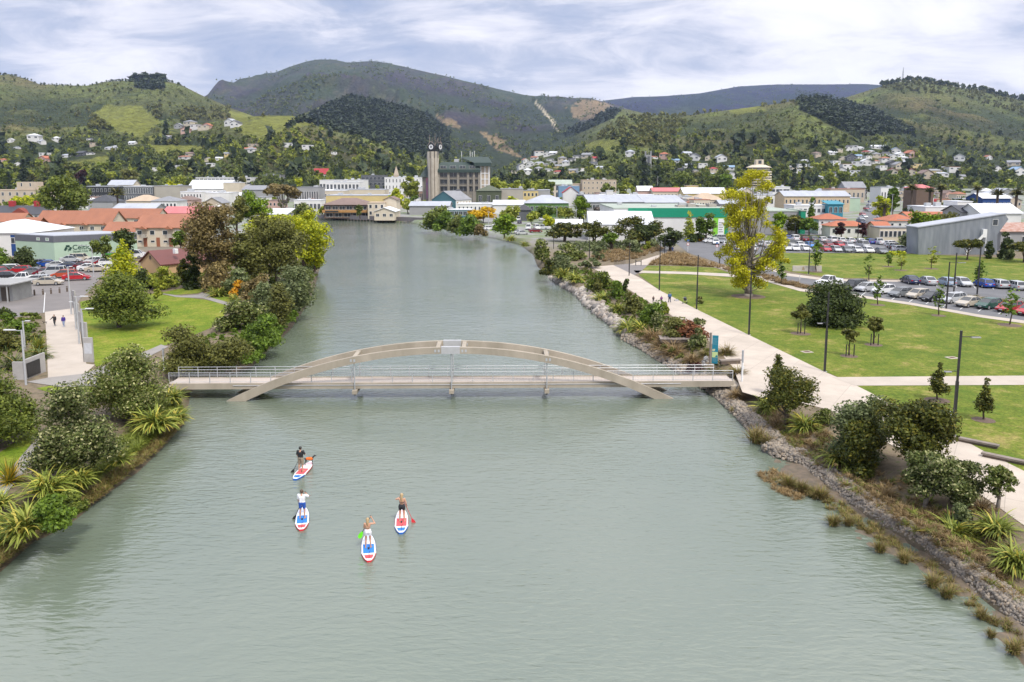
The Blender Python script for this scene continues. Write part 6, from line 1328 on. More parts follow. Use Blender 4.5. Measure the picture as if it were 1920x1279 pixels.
def young(b, fol, lab, staked=False, dens=.5, shape='round', cb=.35, name='young_tree'):
 o = plant(lab, 'young tree', b, fol, shape, cb=cb, dens=dens * (.55 if shape == 'column' else .9), limbs=4, group='young trees planted in the lawns', leafpx=3.2, zmin=.3)
 h = zrow(b[2], o.location.y) - G
 if staked:
  for q in (-.42, .42, .1): MB().box(q - .045, q + .045, (-.2 if abs(q) > .3 else .35) - .04, (-.2 if abs(q) > .3 else .35) + .04, 0, min(1.35, h * .5)).build('stake', STAKE, o)
 m = MB(); n = 16; r = max(.55, (b[1] - b[0]) * .55 * o.location.y / FPX); m.add([(0, 0, .06)] + [(r * math.cos(6.283 * i / n), r * math.sin(6.283 * i / n), .025) for i in range(n)], [(0, i + 1, (i + 1) % n + 1) for i in range(n)]); m.build('mulch_ring', mat('bark_mulch', (.17, .115, .085), .95, (.10, .07, .05), 6, bump=.4), o)
 return o
young((1484, 1518, 572, 626), 'olbrown', 'brown green staked young tree left of the round dark lawn bush', True, .9, cb=.3)
young((1577, 1607, 616, 668), 'olbrown', 'staked young tree nearest the promenade on the main lawn', True, .8, cb=.3)
young((1623, 1653, 594, 647), 'olbrown', 'staked young tree right of the round dark lawn bush', True, .8, cb=.3)
young((1736, 1778, 681, 751), 'glossy', 'young tree just below the cross path, left of two', False, .8, 'cone', .26)
young((1825, 1863, 710, 788), 'glossy', 'young tree just below the cross path, right of two', False, .7, 'cone', .28)
for b, d, lab in (((1633, 1658, 514, 572), .22, 'slim tree left of the parked silver cars'), ((1748, 1772, 530, 592), .25, 'slim tree before the white lamp in the car row'), ((1874, 1912, 540, 610), .25, 'slim tree before the red hatchback'), ((1822, 1848, 488, 536), .4, 'leafy slim tree behind the blue car'), ((1618, 1640, 477, 530), .18, 'sparse slim tree in the middle of the upper lawn'), ((1678, 1700, 476, 507), .15, 'sparse yellowish sapling near the end of the upper lawn'), ((1655, 1676, 469, 500), .12, 'bare sapling on the upper lawn below the white cars'), ((1734, 1758, 462, 504), .25, 'yellow sapling before the grey corrugated shed'), ((1518, 1542, 450, 510), .55, 'leafy upright tree behind the stone entrance wall'), ((1452, 1477, 490, 533), .4, 'thin tree in the brown grass strip by the road')):
 young(b, 'spring' if 'yellow' in lab else 'green', lab, False, d, 'column', .25)
plant('large round dark green bush on the main lawn', 'shrub', (1502, 1615, 529, 616), 'dark', 'mound', cb=0, dens=2.2, name='shrub', single=True, seed=41)
plant('tiny shrub beside the lamp post on the promenade edge', 'shrub', (1303, 1320, 556, 571), 'olbrown', 'mound', cb=0, single=True, name='shrub')
plant('spreading olive tree before the steps of the grey shed', 'tree', (1784, 1842, 449, 488), 'glossy', 'umbrella', cb=.3)
plant('olive tree at the right edge beside the grey shed', 'tree', (1893, 1945, 454, 492), 'glossy', 'umbrella', cb=.3)
plant('narrow dark shrub against the grey shed wall', 'shrub', (1843, 1863, 452, 486), 'dark', 'column', cb=0, single=True, name='shrub')
plant('dark shrub between the grey shed and the rusty roof', 'shrub', (1870, 1896, 435, 487), 'dark', 'mound', cb=0, single=True, name='shrub')
plant('pale flax-like shrub right of the grey shed', 'shrub', (1874, 1900, 458, 488), 'greygreen', 'mound', cb=0, single=True, name='shrub')
plant('vivid green tree left of the grey corrugated shed', 'tree', (1706, 1760, 397, 466), 'bright', 'round', D=235, cb=.03)
plant('brownish tree behind the vivid green tree', 'tree', (1740, 1792, 398, 440), 'olbrown', 'round', D=260, cb=.1)
plant('grey green bushes at the left foot of the grey shed', 'shrub', (1676, 1722, 436, 470), 'greygreen', 'mound', cb=0, single=True, name='shrub')
plant('yellow clipped low hedge at the end of the car park', 'hedge', (1664, 1702, 470, 479), 'lime', 'mound', cb=0, single=True, name='hedge')
def yellow_tree():
 p = at(1403, 556, G); k = p.y / FPX; h = zrow(317, p.y) - G; rng = np.random.RandomState(5)
 root = thing('tree', 'tall yellow leaved tree with grey upright limbs on the park lawn', 'tree', p)
 def W(px, py, dy=0): q = atY(px, py, p.y); return Vector((q.x - p.x, dy, q.z - p.z))
 spots = [(1412, 326, 20), (1428, 330, 16), (1395, 345, 24), (1430, 352, 20), (1376, 366, 22), (1410, 372, 20), (1440, 376, 13), (1372, 392, 22), (1400, 398, 26), (1425, 402, 22), (1380, 420, 24), (1408, 420, 20), (1436, 425, 16), (1366, 440, 15), (1390, 446, 20), (1420, 446, 16), (1450, 438, 20), (1462, 452, 20), (1370, 470, 22), (1388, 480, 20), (1450, 478, 22), (1466, 470, 14), (1372, 492, 20), (1402, 496, 20), (1430, 488, 20), (1390, 512, 24), (1415, 512, 24), (1400, 530, 22), (1442, 496, 14), (1425, 528, 18), (1386, 528, 18), (1402, 520, 22), (1378, 505, 20), (1420, 500, 20), (1438, 470, 18), (1385, 460, 22), (1405, 455, 20), (1360, 482, 14), (1470, 490, 12), (1455, 460, 20), (1395, 380, 20), (1425, 385, 20), (1385, 405, 20)]
 C = []; Rr = []
 for x, y, r in spots:
  for s in range(2): q = W(x + rng.uniform(-6, 6), y + rng.uniform(-4, 4), rng.uniform(-1, 1) * (50 if y > 400 else 28) * k * .8); C.append(tuple(q)); Rr.append(r * k * rng.uniform(.5, .82))
 V, F = cloud(rng, C, Rr, 21000, 2.7 * k, inner=.12, squash=(1.05, 1.05, .8)); link('crown', mesh_np('crown', V, F, [FOL['yellow']]), root)
 t = MB(); o = Vector((0, 0, -.2))
 t.path([o, Vector((0, 0, .5)), W(1403, 530), W(1405, 505)], [.95, .62, .5, .42], 10)
 for i, (c, r) in enumerate(zip(C, Rr)):
  c = Vector(c); s = W(1404, 525).lerp(W(1406, 420), min(1, max(0, (c.z - 3) / h * .9))) + Vector((rng.uniform(-.3, .3), rng.uniform(-.3, .3), 0)); s.z = min(s.z, c.z - 1.2)
  m = s.lerp(c, .45) + Vector(((c.x - s.x) * .12, (c.y - s.y) * .1, -.1 * (c - s).length)); t.path([s, m, c], [.10, .06, .025], 5)
 for x, y in ((1412, 345), (1395, 360), (1425, 372), (1384, 400), (1440, 440), (1418, 400), (1402, 380), (1450, 470), (1376, 470)):
  c = W(x, y, rng.uniform(-1, 1)); s = W(1404 + rng.uniform(-4, 4), 520); m = s.lerp(c, .5) + Vector(((c.x - s.x) * .15, 0, 0)); t.path([s, m, c], [.19, .12, .04], 6)
 t.build('trunk', BARKG, root, True)
 m = MB(); n = 20; m.add([(0, 0, .07)] + [(2.7 * math.cos(6.283 * i / n), 2.7 * math.sin(6.283 * i / n), .03) for i in range(n)], [(0, i + 1, (i + 1) % n + 1) for i in range(n)]); m.build('mulch_ring', MATS['bark_mulch'], root)
yellow_tree()
# ================================================================ town
WALL = {k: mat('wall_' + k, c, .85, tuple(x * .86 for x in c), .25) for k, c in dict(white=(.66, .65, .63), cream=(.56, .49, .38), beige=(.47, .39, .30), grey=(.30, .30, .30), dgrey=(.10, .105, .115), tan=(.50, .33, .17), yellow=(.56, .44, .20), sage=(.40, .52, .40), green=(.10, .20, .06), teal=(.06, .15, .18), blue=(.16, .27, .40), concrete=(.37, .34, .29), brick=(.28, .10, .05), brown=(.13, .085, .06), pink=(.50, .33, .28), black=(.03, .032, .036), deepblue=(.015, .055, .20)).items()}
def roofm(k, c): return mat('roof_' + k, c, .65, tuple(x * .78 for x in c), .35, stretch=(1, .25, 1))
ROOF = {k: roofm(k, c) for k, c in dict(white=(.66, .67, .69), silver=(.40, .42, .46), grey=(.24, .245, .26), slate=(.055, .057, .065), orange=(.40, .125, .055), terracotta=(.32, .125, .065), red=(.36, .025, .03), pink=(.55, .16, .16), brown=(.20, .135, .11), maroon=(.15, .05, .042), tan=(.48, .37, .26), green=(.03, .06, .045), sage=(.36, .41, .34), blue=(.22, .33, .46)).items()}
GLW = mat('window_glass', (.045, .052, .062), .12, (.028, .033, .04), .6, spec=.7); GLB = mat('blue_glass', (.04, .11, .26), .12, (.03, .08, .2), .6)
WINME = {}
def window_mesh(w, h, gl=None, fr=None):
 k = (round(w, 2), round(h, 2), gl.name if gl else '', fr.name if fr else '')
 if k not in WINME:
  mb = MB().box(-w / 2, w / 2, -.02, .05, -h / 2, h / 2, 0); t = .07
  for a in ((-w / 2 - t, w / 2 + t, h / 2, h / 2 + t), (-w / 2 - t, w / 2 + t, -h / 2 - t, -h / 2), (-w / 2 - t, -w / 2, -h / 2, h / 2), (w / 2, w / 2 + t, -h / 2, h / 2)): mb.box(a[0], a[1], -.06, .05, a[2], a[3], 1)
  if w > 1.2: mb.box(-.03, .03, -.035, .05, -h / 2, h / 2, 1)
  WINME[k] = mb.mesh('window', [gl or GLW, fr or WHITEP])
 return WINME[k]
def roof_mb(kind, W, Dp, he, rise, o=.5):
 mb = MB(); x0, x1, y0, y1 = -W / 2 - o, W / 2 + o, -o, Dp + o; t = .18
 if kind == 'gx': mb.prism([(y0, he - .12), (y0, he + .05), ((y0 + y1) / 2, he + rise), (y1, he + .05), (y1, he - .12), ((y0 + y1) / 2, he + rise - t)], x0, x1, 'x')
 elif kind == 'gy': mb.prism([(x0, he - .12), (x0, he + .05), (0, he + rise), (x1, he + .05), (x1, he - .12), (0, he + rise - t)], y0, y1, 'y')
 elif kind == 'hip':
  r = min(W, Dp) / 2 + o; xm0, xm1, ym0, ym1 = (x0 + r * .9, x1 - r * .9, (y0 + y1) / 2, (y0 + y1) / 2) if W >= Dp else (0, 0, y0 + r * .9, y1 - r * .9)
  v = [(x0, y0, he), (x1, y0, he), (x1, y1, he), (x0, y1, he), (xm0, ym0, he + rise), (xm1, ym1, he + rise)]
  mb.add(v, [(0, 3, 2, 1), (0, 1, 5, 4), (2, 3, 4, 5), (1, 2, 5), (3, 0, 4)] if W >= Dp else [(0, 3, 2, 1), (0, 1, 4), (1, 2, 5, 4), (2, 3, 5), (3, 0, 4, 5)])
 elif kind == 'mono': mb.prism([(y0, he - .1), (y0, he + .1), (y1, he + rise), (y1, he + rise - .2)], x0, x1, 'x')
 else:
  mb.box(x0 + o - .15, x1 - o + .15, y0 + o - .15, y1 - o + .15, he, he + .35)
 return mb
def bld(lab, x0, x1, yt, D=None, yb=None, dp=14, roof='flat', rise=2.5, wall='white', rc='grey', win=None, rz=0, cat='building', group=None, name='building', stuff=None, wcol=None, o=.5, wfr=None, door=False, p=None):
 px = (x0 + x1) / 2; p = ground_pt(px, yb, D) if p is None else p; Y = p.y; W = (x1 - x0) * Y / FPX; he = max(2.4, zrow(yt, Y) - p.z)
 t = thing(name, lab, cat, p, R(rz), group); zb = -3.5 if Y > 700 else -.4
 mb = MB().box(-W / 2, W / 2, 0, dp, zb, he)
 if roof == 'gx': mb.prism([(0, he), (dp, he), (dp / 2, he + rise - .2)], -W / 2, W / 2, 'x')
 if roof == 'gy': mb.prism([(-W / 2, he), (W / 2, he), (0, he + rise - .2)], 0, dp, 'y')
 mb.build('wall', WALL[wall] if isinstance(wall, str) else wall, t)
 rf = roof_mb(roof, W, dp, he, rise, o).build('roof', ROOF[rc] if isinstance(rc, str) else rc, t)
 if roof == 'flat' and W > 9:
  rng = random.Random(int(x0 * 31 + yt));
  for k in range(2 if W < 25 else 4):
   cx = rng.uniform(-W * .4, W * .4); cy = rng.uniform(dp * .25, dp * .7); s = rng.uniform(.5, 1.3); MB().bev(cx - s, cx + s, cy - s, cy + s, he + .36, he + .36 + s * rng.uniform(.6, 1.4), .05).build('roof_unit', STEEL, rf)
 if win:
  r_, c_, fw, fh = win[:4]; z0 = win[4] if len(win) > 4 else .12
  cell = W / c_; ch = he * (1 - z0) / r_; me = window_mesh(cell * fw, ch * fh, wcol, wfr)
  for i in range(r_):
   for j in range(c_): link('window', me, t, (-W / 2 + cell * (j + .5), -.04, he * z0 + ch * (i + .5)))
 if door: MB().box(W * .1, W * .1 + 1.1, -.05, .02, 0, 2.1).build('door', WALL['brown'], t)
 return t
OT = 'orange tiled flats on the left'
def flats(lab, x0, x1, yt, D, rise, n, rz, dp=10, brick=False):
 t = bld(lab, x0, x1, yt, D=D, dp=dp, roof='gx', rise=rise, wall='cream', rc='terracotta', rz=rz, group=OT, name='flats', cat='flats')
 W = (x1 - x0) * t.location.y / FPX; he = zrow(yt, t.location.y) - t.location.z; c = W / n
 for i in range(n):
  x = -W / 2 + c * (i + .5); link('window', window_mesh(c * .34, 1.1), t, (x - c * .2, -.04, he - 1.35))
  if i % 2 == 0:
   b = MB().box(x + c * .08, x + c * .42, -1.4, -.02, he - 2.7, he - 2.55); b.box(x + c * .08, x + c * .42, -1.4, -1.36, he - 2.55, he - 1.7); b.build('balcony', MATS['wall_concrete'], t)
   MB().prism([(x - c * .05, he - .3), (x + c * .5, he - .3), (x + c * .22, he + .55)], -1.6, 1.5, 'y').build('porch_roof', ROOF['terracotta'], t)
  if brick: MB().box(x + c * .08, x + c * .36, -.06, -.01, 0, he * .48).build('brick_panel', WALL['brick'], t); link('window', window_mesh(c * .3, .5), t, (x - c * .2, -.04, he * .28))
 return t
flats('long orange tiled flats above the pale green wall', 66, 210, 420, 262, 4.2, 7, -3)
flats('orange tiled flats in the rear row left of the palm', 158, 296, 409, 312, 3.6, 6, -4)
flats('orange tiled flats with brick panels before the brown tree', 256, 376, 427, 218, 3.2, 5, 0, 11, True)
bld('orange tiled roof between the two front flats', 196, 256, 435, D=235, dp=9, roof='gx', rise=2.8, wall='brick', rc='terracotta', group=OT, name='flats', cat='flats')
bld('orange tiled roof behind the brick panelled flats', 284, 350, 416, D=265, dp=9, roof='gx', rise=2.4, wall='cream', rc='terracotta', group=OT, name='flats', cat='flats')
bld('low orange tiled roof left of the long flats', 8, 66, 428, D=250, dp=9, roof='gx', rise=3.2, wall='brick', rc='terracotta', group=OT, name='flats', cat='flats')
bld('orange tiled gable at the left edge', -60, 40, 416, D=285, dp=9, roof='gx', rise=3.0, wall='cream', rc='terracotta', group=OT, name='flats', cat='flats')
t = bld('dark slate roofed house with red gable and two red chimneys', -40, 90, 402, D=345, dp=12, roof='gx', rise=3.6, wall='white', rc='slate', win=(1, 9, .4, .6))
for x in (-3.5, 7.5): MB().bev(x - 1.2, x + 1.2, 5.2, 6.8, 5.4, 8.4, .1).build('chimney', ROOF['red'], t)
MB().prism([(-.5, 3.2), (7, 3.2), (3.2, 5.6)], -.9, 3, 'y').build('red_gable', mat('gable_red', (.24, .05, .03), .8), t)
t = bld('sandstone coloured apartment block with small arched windows', -40, 82, 357, D=500, dp=16, wall='beige', rc='tan', win=(2, 9, .3, .45))
MB().box(4, 16, 1, 9, 10.5, 15.3).build('stair_tower', WALL['beige'], t)
for x in (7, 12.5): link('window', window_mesh(.9, 2.0), t, (x, .95, 13.6))
t = bld('white building with blue panels and a pale hip roof at the left edge', -70, 57, 437, yb=481, dp=20, roof='hip', rise=2.7, wall='white', rc='white', o=.4)
for x, w, z, m in ((-1.5, 1.7, 2.6, 'deepblue'), (4.75, 1.9, 2.6, 'deepblue')):
 MB().box(x - w / 2, x + w / 2, -.07, -.02, .2, 3.0).build('blue_panel', WALL[m], t); link('window', window_mesh(w * .9, 1.25), t, (x, -.05, 3.85)); MB().box(x - w / 2, x + w / 2, -.06, -.02, 4.6, 5.2).build('blue_panel', WALL[m], t)
def squash():
 a = at(103.5, 489, G); b = at(58, 486, G); h = zrow(443, a.y) - G; hp = zrow(455, a.y) - G
 d = Vector((12.6, 9.2, 0)).normalized(); L1 = 17.5; n = Vector((b.x - a.x, b.y - a.y, 0)); t = thing('sports_hall', 'pale green hall with a dark grey top band, shamrock and club name', 'hall', a)
 P = [Vector((0, 0, 0)), d * L1, d * L1 + n * 1.6, n * 1.6]
 def ring(z0, z1, s, nm, m, cap=True):
  c = sum(P, Vector()) / 4; q = [c + (p - c) * s for p in P]; mb = MB(); mb.add([(p.x, p.y, z0) for p in q] + [(p.x, p.y, z1) for p in q], [(0, 1, 5, 4), (1, 2, 6, 5), (2, 3, 7, 6), (3, 0, 4, 7), (4, 5, 6, 7), (3, 2, 1, 0)]); return mb.build(nm, m, t)
 wl = ring(-.3, hp, 1, 'wall', WALL['sage']); ring(hp, h, 1.006, 'parapet', mat('cladding_charcoal', (.12, .125, .145), .6, (.10, .105, .12), 2)); ring(h + .002, h + .16, .99, 'roof', ROOF['silver'])
 ang = math.atan2(d.y, d.x); nv = Vector((d.y, -d.x, 0))
 for f in (.25, .62): o = link('window', window_mesh(.95, .55, mat('pale_green_glass', (.38, .5, .38), .3)), t, n * f + Vector((0, -.05, (h + hp) / 2 - .05)), math.atan2(-n.y, -n.x))
 ink = mat('sign_ink_green', (.012, .06, .04), .7)
 def text(s, u, z, size):
  cu = D_.curves.new('lettering', 'FONT'); cu.body = s; cu.size = size; cu.extrude = .01; cu.offset = size * .012; o = D_.objects.new('tmp', cu); COL.objects.link(o)
  dg = bpy.context.evaluated_depsgraph_get(); me = D_.meshes.new_from_object(o.evaluated_get(dg)); D_.objects.remove(o); me.materials.clear(); me.materials.append(ink); me.name = 'lettering'
  q = link('lettering', me, wl, d * u + nv * .03 + Vector((0, 0, z))); q.rotation_euler = (R(90), 0, ang)
 text('Celtic', 3.65, 2.35, 1.55); text('Squash Club', 3.75, 1.72, .62)
 mb = MB()
 for k, (x, z) in enumerate(((0, .44), (-.36, -.12), (.36, -.12))):
  for q in (-.16, .16):
   dx, dz = (q, .06) if k == 0 else (q * .5 + (-.1 if k == 1 else .1), q)
   mb.tube(nv * .02 + d * (x + dx) + Vector((0, 0, z + dz)), nv * .04 + d * (x + dx) + Vector((0, 0, z + dz)), .27, n=14)
 mb.add([nv * .03 + d * u + Vector((0, 0, z)) for u, z in ((-.05, 0), (.05, 0), (.12, -.75), (-.02, -.75))], [(0, 1, 2, 3)])
 o = mb.build('shamrock', ink, wl); o.location = d * 2.75 + Vector((0, 0, 2.7))
squash()
t = bld('small tan hall with a dark red roof and white air conditioner', 246, 322, 502, yb=517, dp=13, roof='gy', rise=2.5, wall='tan', rc='maroon', rz=-38, o=.35)
MB().bev(3.0, 3.9, 3.0, 3.6, 4.3, 5.2, .05).build('air_conditioner', WHITEP, t); MB().box(-.35, .35, -.05, .01, 3.2, 3.9).build('vent', MATS['wall_brown'], t)
t = bld('white house with a pink iron roof behind the flats', 306, 396, 400, D=338, dp=12, roof='gx', rise=2.7, wall='cream', rc='pink', win=(1, 7, .5, .5))
TOWN = [
 ('long office with a window band and plain concrete end', 234, 288, 350, 520, 16, 'flat', 1, 'dgrey', 'white', (2, 12, .8, .7)), ('plain concrete block right of the banded office', 288, 341, 349, 522, 18, 'flat', 1, 'concrete', 'grey', None),
 ('black building with square white windows behind the cedar', 158, 218, 350, 560, 16, 'flat', 1, 'black', 'silver', (2, 8, .4, .5)), ('grey gabled roof above the black building', 204, 250, 347, 640, 14, 'gx', 4, 'cream', 'silver', None),
 ('tan hip roofed house left of the office', 238, 292, 377, 430, 14, 'hip', 3.2, 'cream', 'tan', (1, 8, .5, .5)), ('grey hip roofed house below the concrete block', 284, 332, 377, 425, 14, 'hip', 2.4, 'white', 'grey', (1, 7, .5, .5)), ('long grey roofed shed beside the palm', 214, 292, 391, 372, 12, 'gx', 2.2, 'grey', 'silver', None), ('dark hipped roof right of the cedar', 166, 212, 378, 440, 14, 'hip', 3.6, 'grey', 'slate', None),
 ('white long office with a dark window strip far left', 368, 470, 333, 800, 22, 'flat', 1, 'white', 'white', (2, 14, .85, .45)), ('grey office with a roof plant room and dome', 476, 526, 328, 860, 20, 'flat', 1, 'grey', 'grey', (2, 8, .6, .45)), ('white gabled warehouse with a silver roof', 352, 430, 354, 640, 26, 'gx', 7, 'white', 'white', (1, 10, .5, .4)), ('small cream block beside the gabled warehouse', 420, 450, 343, 620, 14, 'flat', 1, 'cream', 'white', None),
 ('white low block with square windows behind the pink roof', 340, 380, 360, 470, 14, 'flat', 1, 'white', 'white', (2, 7, .4, .4)), ('pale flat roofed store left of the beige gable', 376, 430, 362, 475, 18, 'flat', 1, 'white', 'white', None), ('beige gabled house behind the white blossom', 382, 416, 381, 415, 12, 'gy', 3, 'beige', 'grey', (1, 3, .4, .4)), ('low grey roofed store left of the umbrella tree', 455, 512, 356, 560, 20, 'gx', 3, 'grey', 'grey', None),
 ('grey office with tall white window fins', 558, 598, 352, 452, 16, 'flat', 1, 'grey', 'grey', (1, 9, .5, .62)), ('church with a bright red roof', 588, 614, 335, 900, 12, 'gx', 6.5, 'white', 'red', None), ('white long roofed block below the red church', 600, 682, 338, 720, 24, 'flat', 1, 'white', 'white', (1, 14, .7, .4)), ('low white canopy behind the umbrella tree', 552, 602, 376, 405, 10, 'flat', 1, 'white', 'white', (1, 7, .7, .45)),
 ('low white roofed shed among the riverside trees', 494, 538, 402, 262, 9, 'mono', 1.6, 'grey', 'white', None), ('cream gabled annex beside the riverside restaurant', 690, 722, 381, 368, 12, 'flat', 1, 'cream', 'tan', (2, 3, .4, .5)), ('tall plain cream gable beside the restaurant', 720, 744, 375, 372, 12, 'gy', 1.6, 'cream', 'brown', None), ('white gabled house with a blue window above the river wall', 702, 740, 397, 355, 16, 'gy', 1.9, 'cream', 'white', (1, 3, .45, .4)),
 ('long store with a yellow fascia', 612, 732, 367, 440, 20, 'flat', 1, 'yellow', 'silver', None), ('cream block with square windows above the yellow fascia', 596, 646, 358, 510, 16, 'flat', 1, 'cream', 'white', (1, 8, .4, .5)), ('cream stepped block right of the square windows', 646, 722, 356, 540, 18, 'flat', 1, 'cream', 'silver', None), ('white block with a colonnaded front', 612, 674, 342, 640, 18, 'flat', 1, 'white', 'white', (1, 9, .6, .7)),
 ('dark grey office with balconies', 678, 722, 329, 800, 18, 'flat', 1, 'dgrey', 'grey', (2, 6, .7, .5)), ('tall blank white cinema block', 722, 786, 333, 610, 26, 'flat', 1, 'white', 'white', (3, 10, .25, .5)), ('white church hall left of the clock tower', 774, 792, 352, 560, 12, 'flat', 1, 'white', 'white', (1, 3, .4, .4)), ('white square church tower by the clock tower', 788, 800, 336, 566, 5, 'flat', 1, 'white', 'white', (1, 2, .4, .3)), ('red columned verandah below the clock tower', 776, 800, 360, 545, 6, 'flat', 1, 'pink', 'brown', (1, 7, .6, .7)),
 ('pale grey low sheds behind the river bushes', 768, 842, 386, 400, 20, 'gx', 2, 'grey', 'silver', None), ('blue windowed canopy shop behind the river bushes', 836, 884, 394, 372, 10, 'flat', 1, 'teal', 'white', (1, 6, .8, .6)), ('white roofed shops right of the teal gable', 858, 925, 383, 412, 16, 'flat', 1, 'white', 'white', (1, 9, .3, .4)), ('second run of white roofed shops, before the blank concrete wall', 925, 984, 384, 410, 16, 'mono', 2, 'white', 'white', None), ('dark gabled shop among the street trees', 970, 996, 394, 345, 10, 'hip', 2.4, 'dgrey', 'slate', None),
 ('blank concrete wall block right of the clock building', 938, 981, 355, 485, 20, 'flat', 1, 'concrete', 'grey', None), ('olive mansard annex below the clock building', 893, 940, 358, 478, 16, 'hip', 3.4, mat('annex_olive', (.07, .085, .045), .7), mat('annex_roof', (.09, .105, .06), .6), (1, 3, .35, .4)), ('yellow and orange three storey block', 981, 1009, 358, 488, 12, 'flat', 1, 'yellow', 'grey', (2, 4, .5, .4)), ('grey block beside the yellow block', 1009, 1031, 357, 492, 18, 'flat', 1, 'grey', 'silver', None),
 ('green walled building with a grey hip roof', 984, 1066, 381, 372, 18, 'hip', 3.6, 'green', 'silver', (1, 9, .6, .38, .3)), ('cream hotel block with small windows', 1092, 1155, 338, 640, 18, 'flat', 1, 'beige', 'tan', (3, 8, .25, .3)), ('cream wing left of the hotel block', 1072, 1092, 345, 650, 14, 'flat', 1, 'beige', 'tan', None), ('glass fronted gabled hall', 1030, 1072, 346, 600, 16, 'gx', 3.5, 'cream', 'sage', (2, 4, .6, .7)), ('blue painted block behind the red gable', 1048, 1086, 350, 560, 14, 'flat', 1, 'blue', 'blue', None),
 ('red roofed gabled shop with white barge boards', 1056, 1084, 362, 510, 12, 'gy', 4, 'white', 'red', None), ('low dark roofed store right of the red gable', 1084, 1122, 366, 500, 14, 'flat', 1, 'dgrey', 'grey', None), ('long silver roofed shopping hall', 1104, 1210, 379, 420, 26, 'mono', 3.2, 'grey', 'silver', (1, 16, .8, .4)), ('second long silver roofed hall', 1210, 1284, 380, 418, 26, 'mono', 3.4, 'grey', 'silver', (1, 10, .8, .3)), ('long cream parapet with slot windows', 1124, 1226, 366, 470, 12, 'flat', 1, 'cream', 'white', (1, 10, .7, .4)), ('white and mauve sign block on the shop roofs', 1137, 1149, 358, 468, 4, 'flat', 1, 'white', 'white', None),
 ('small pale blue kiosk among the bare trees', 1136, 1166, 395, 330, 8, 'flat', 1, 'blue', 'white', (1, 4, .7, .5)), ('pink roofed shops with white gables', 1224, 1277, 359, 560, 14, 'gx', 2.6, 'cream', 'pink', (1, 8, .4, .4)), ('pale roofed house left of the pink roofed shops', 1196, 1224, 358, 570, 12, 'gx', 3.5, 'pink', 'white', None), ('pale yellow walled store with a long white roof', 1282, 1362, 363, 520, 18, 'gx', 3.8, 'yellow', 'white', (1, 14, .3, .3)), ('square yellow tower behind the long white roof', 1287, 1308, 349, 545, 8, 'flat', 1, 'yellow', 'tan', None), ('cream hip roofed pavilion', 1298, 1356, 375, 468, 16, 'hip', 4, 'cream', 'tan', (1, 8, .8, .4)),
 ('modern grey and white office beside the yellow tree top', 1440, 1480, 351, 560, 16, 'flat', 1, 'white', 'white', (2, 3, .85, .4)), ('cream long two storey building with a grey roof', 1470, 1592, 368, 430, 16, 'gx', 2.8, mat('wall_sand', (.58, .45, .30), .85), 'silver', (1, 16, .38, .34, .35)), ('white low shops behind the tower trees', 1415, 1470, 366, 470, 14, 'flat', 1, 'white', 'silver', (1, 6, .4, .4)), ('low white and turquoise shops', 1488, 1556, 386, 380, 14, 'flat', 1, 'white', 'white', (1, 8, .6, .4)), ('turquoise canopy shop at the main street', 1552, 1580, 383, 376, 8, 'mono', 1.5, mat('wall_turq', (.02, .22, .30), .6), mat('roof_turq', (.02, .24, .32), .5), (1, 3, .6, .5)),
 ('green shop rows with a pale roof at the main street', 1590, 1612, 372, 440, 30, 'flat', 1, 'sage', 'silver', None), ('white block right of the main street', 1650, 1684, 352, 520, 16, 'flat', 1, 'white', 'silver', (1, 6, .4, .4)), ('sand coloured block with an orange roof at the main street', 1556, 1620, 355, 560, 16, 'flat', 1, 'beige', 'terracotta', (1, 8, .4, .4)), ('grey gabled hall above the sand coloured block', 1584, 1622, 352, 600, 14, 'gx', 4.5, 'grey', 'grey', None), ('low white building with a blue front', 1840, 1892, 372, 372, 14, 'gx', 2.4, 'deepblue', 'white', (1, 7, .6, .5)), ('dark brown cube with a pink roof among the palms', 1716, 1748, 353, 420, 14, 'hip', 2, 'brown', 'pink', None),
 ('white roof behind the grey corrugated shed', 1836, 1912, 400, 262, 14, 'gx', 3, 'white', 'white', None), ('grey roofed house behind the corrugated shed', 1800, 1850, 398, 270, 12, 'gx', 2.2, 'grey', 'slate', None)]
for lab, x0, x1, yt, D, dp, rf, rise, wl, rc, win in TOWN: bld(lab, x0, x1, yt, D=D, dp=dp, roof=rf, rise=rise, wall=wl, rc=rc, win=win)
t = bld('riverside restaurant with a brown hip roof and orange balcony band', 608, 692, 384, D=374, dp=16, roof='hip', rise=3.0, wall='brown', rc='brown', o=1.0)
W_ = 84 * t.location.y / FPX; MB().box(-W_ / 2 - .6, W_ / 2, -1.2, -.02, 2.3, 3.5).build('balcony', mat('balcony_orange', (.42, .22, .07), .7), t); MB().box(-W_ / 2 + .8, -W_ / 2 + 7, -1.28, -1.22, 2.5, 3.2).build('name_board', MATS['wall_black'], t)
for k in range(6): link('window', window_mesh(2.6, 1.6), t, (-W_ / 2 + 2 + k * 3.3, -.05, 4.4))
for k in range(5): link('window', window_mesh(3.2, 1.7, MATS['dark_gap']), t, (-W_ / 2 + 2.5 + k * 4.2, -.05, 1.1))
def river_wall():
 a = at(596, 411.5, 0); b = at(800, 419, 0); d = b - a; t = thing('river_wall', 'long grey timber river wall on short piles below the restaurant', 'river wall', a, math.atan2(d.y, d.x)); L_ = d.length
 MB().box(0, L_, -.2, .1, .55, 2.5).build('boards', mat('wall_timber', (.17, .155, .16), .85, (.12, .11, .115), 1.2, stretch=(3, 3, .2)), t)
 for k in range(34): MB().tube((L_ * k / 34 + .3, -.35, -.5), (L_ * k / 34 + .3, -.35, .8), .16, n=6).build('pile', WOOD, t)
river_wall()
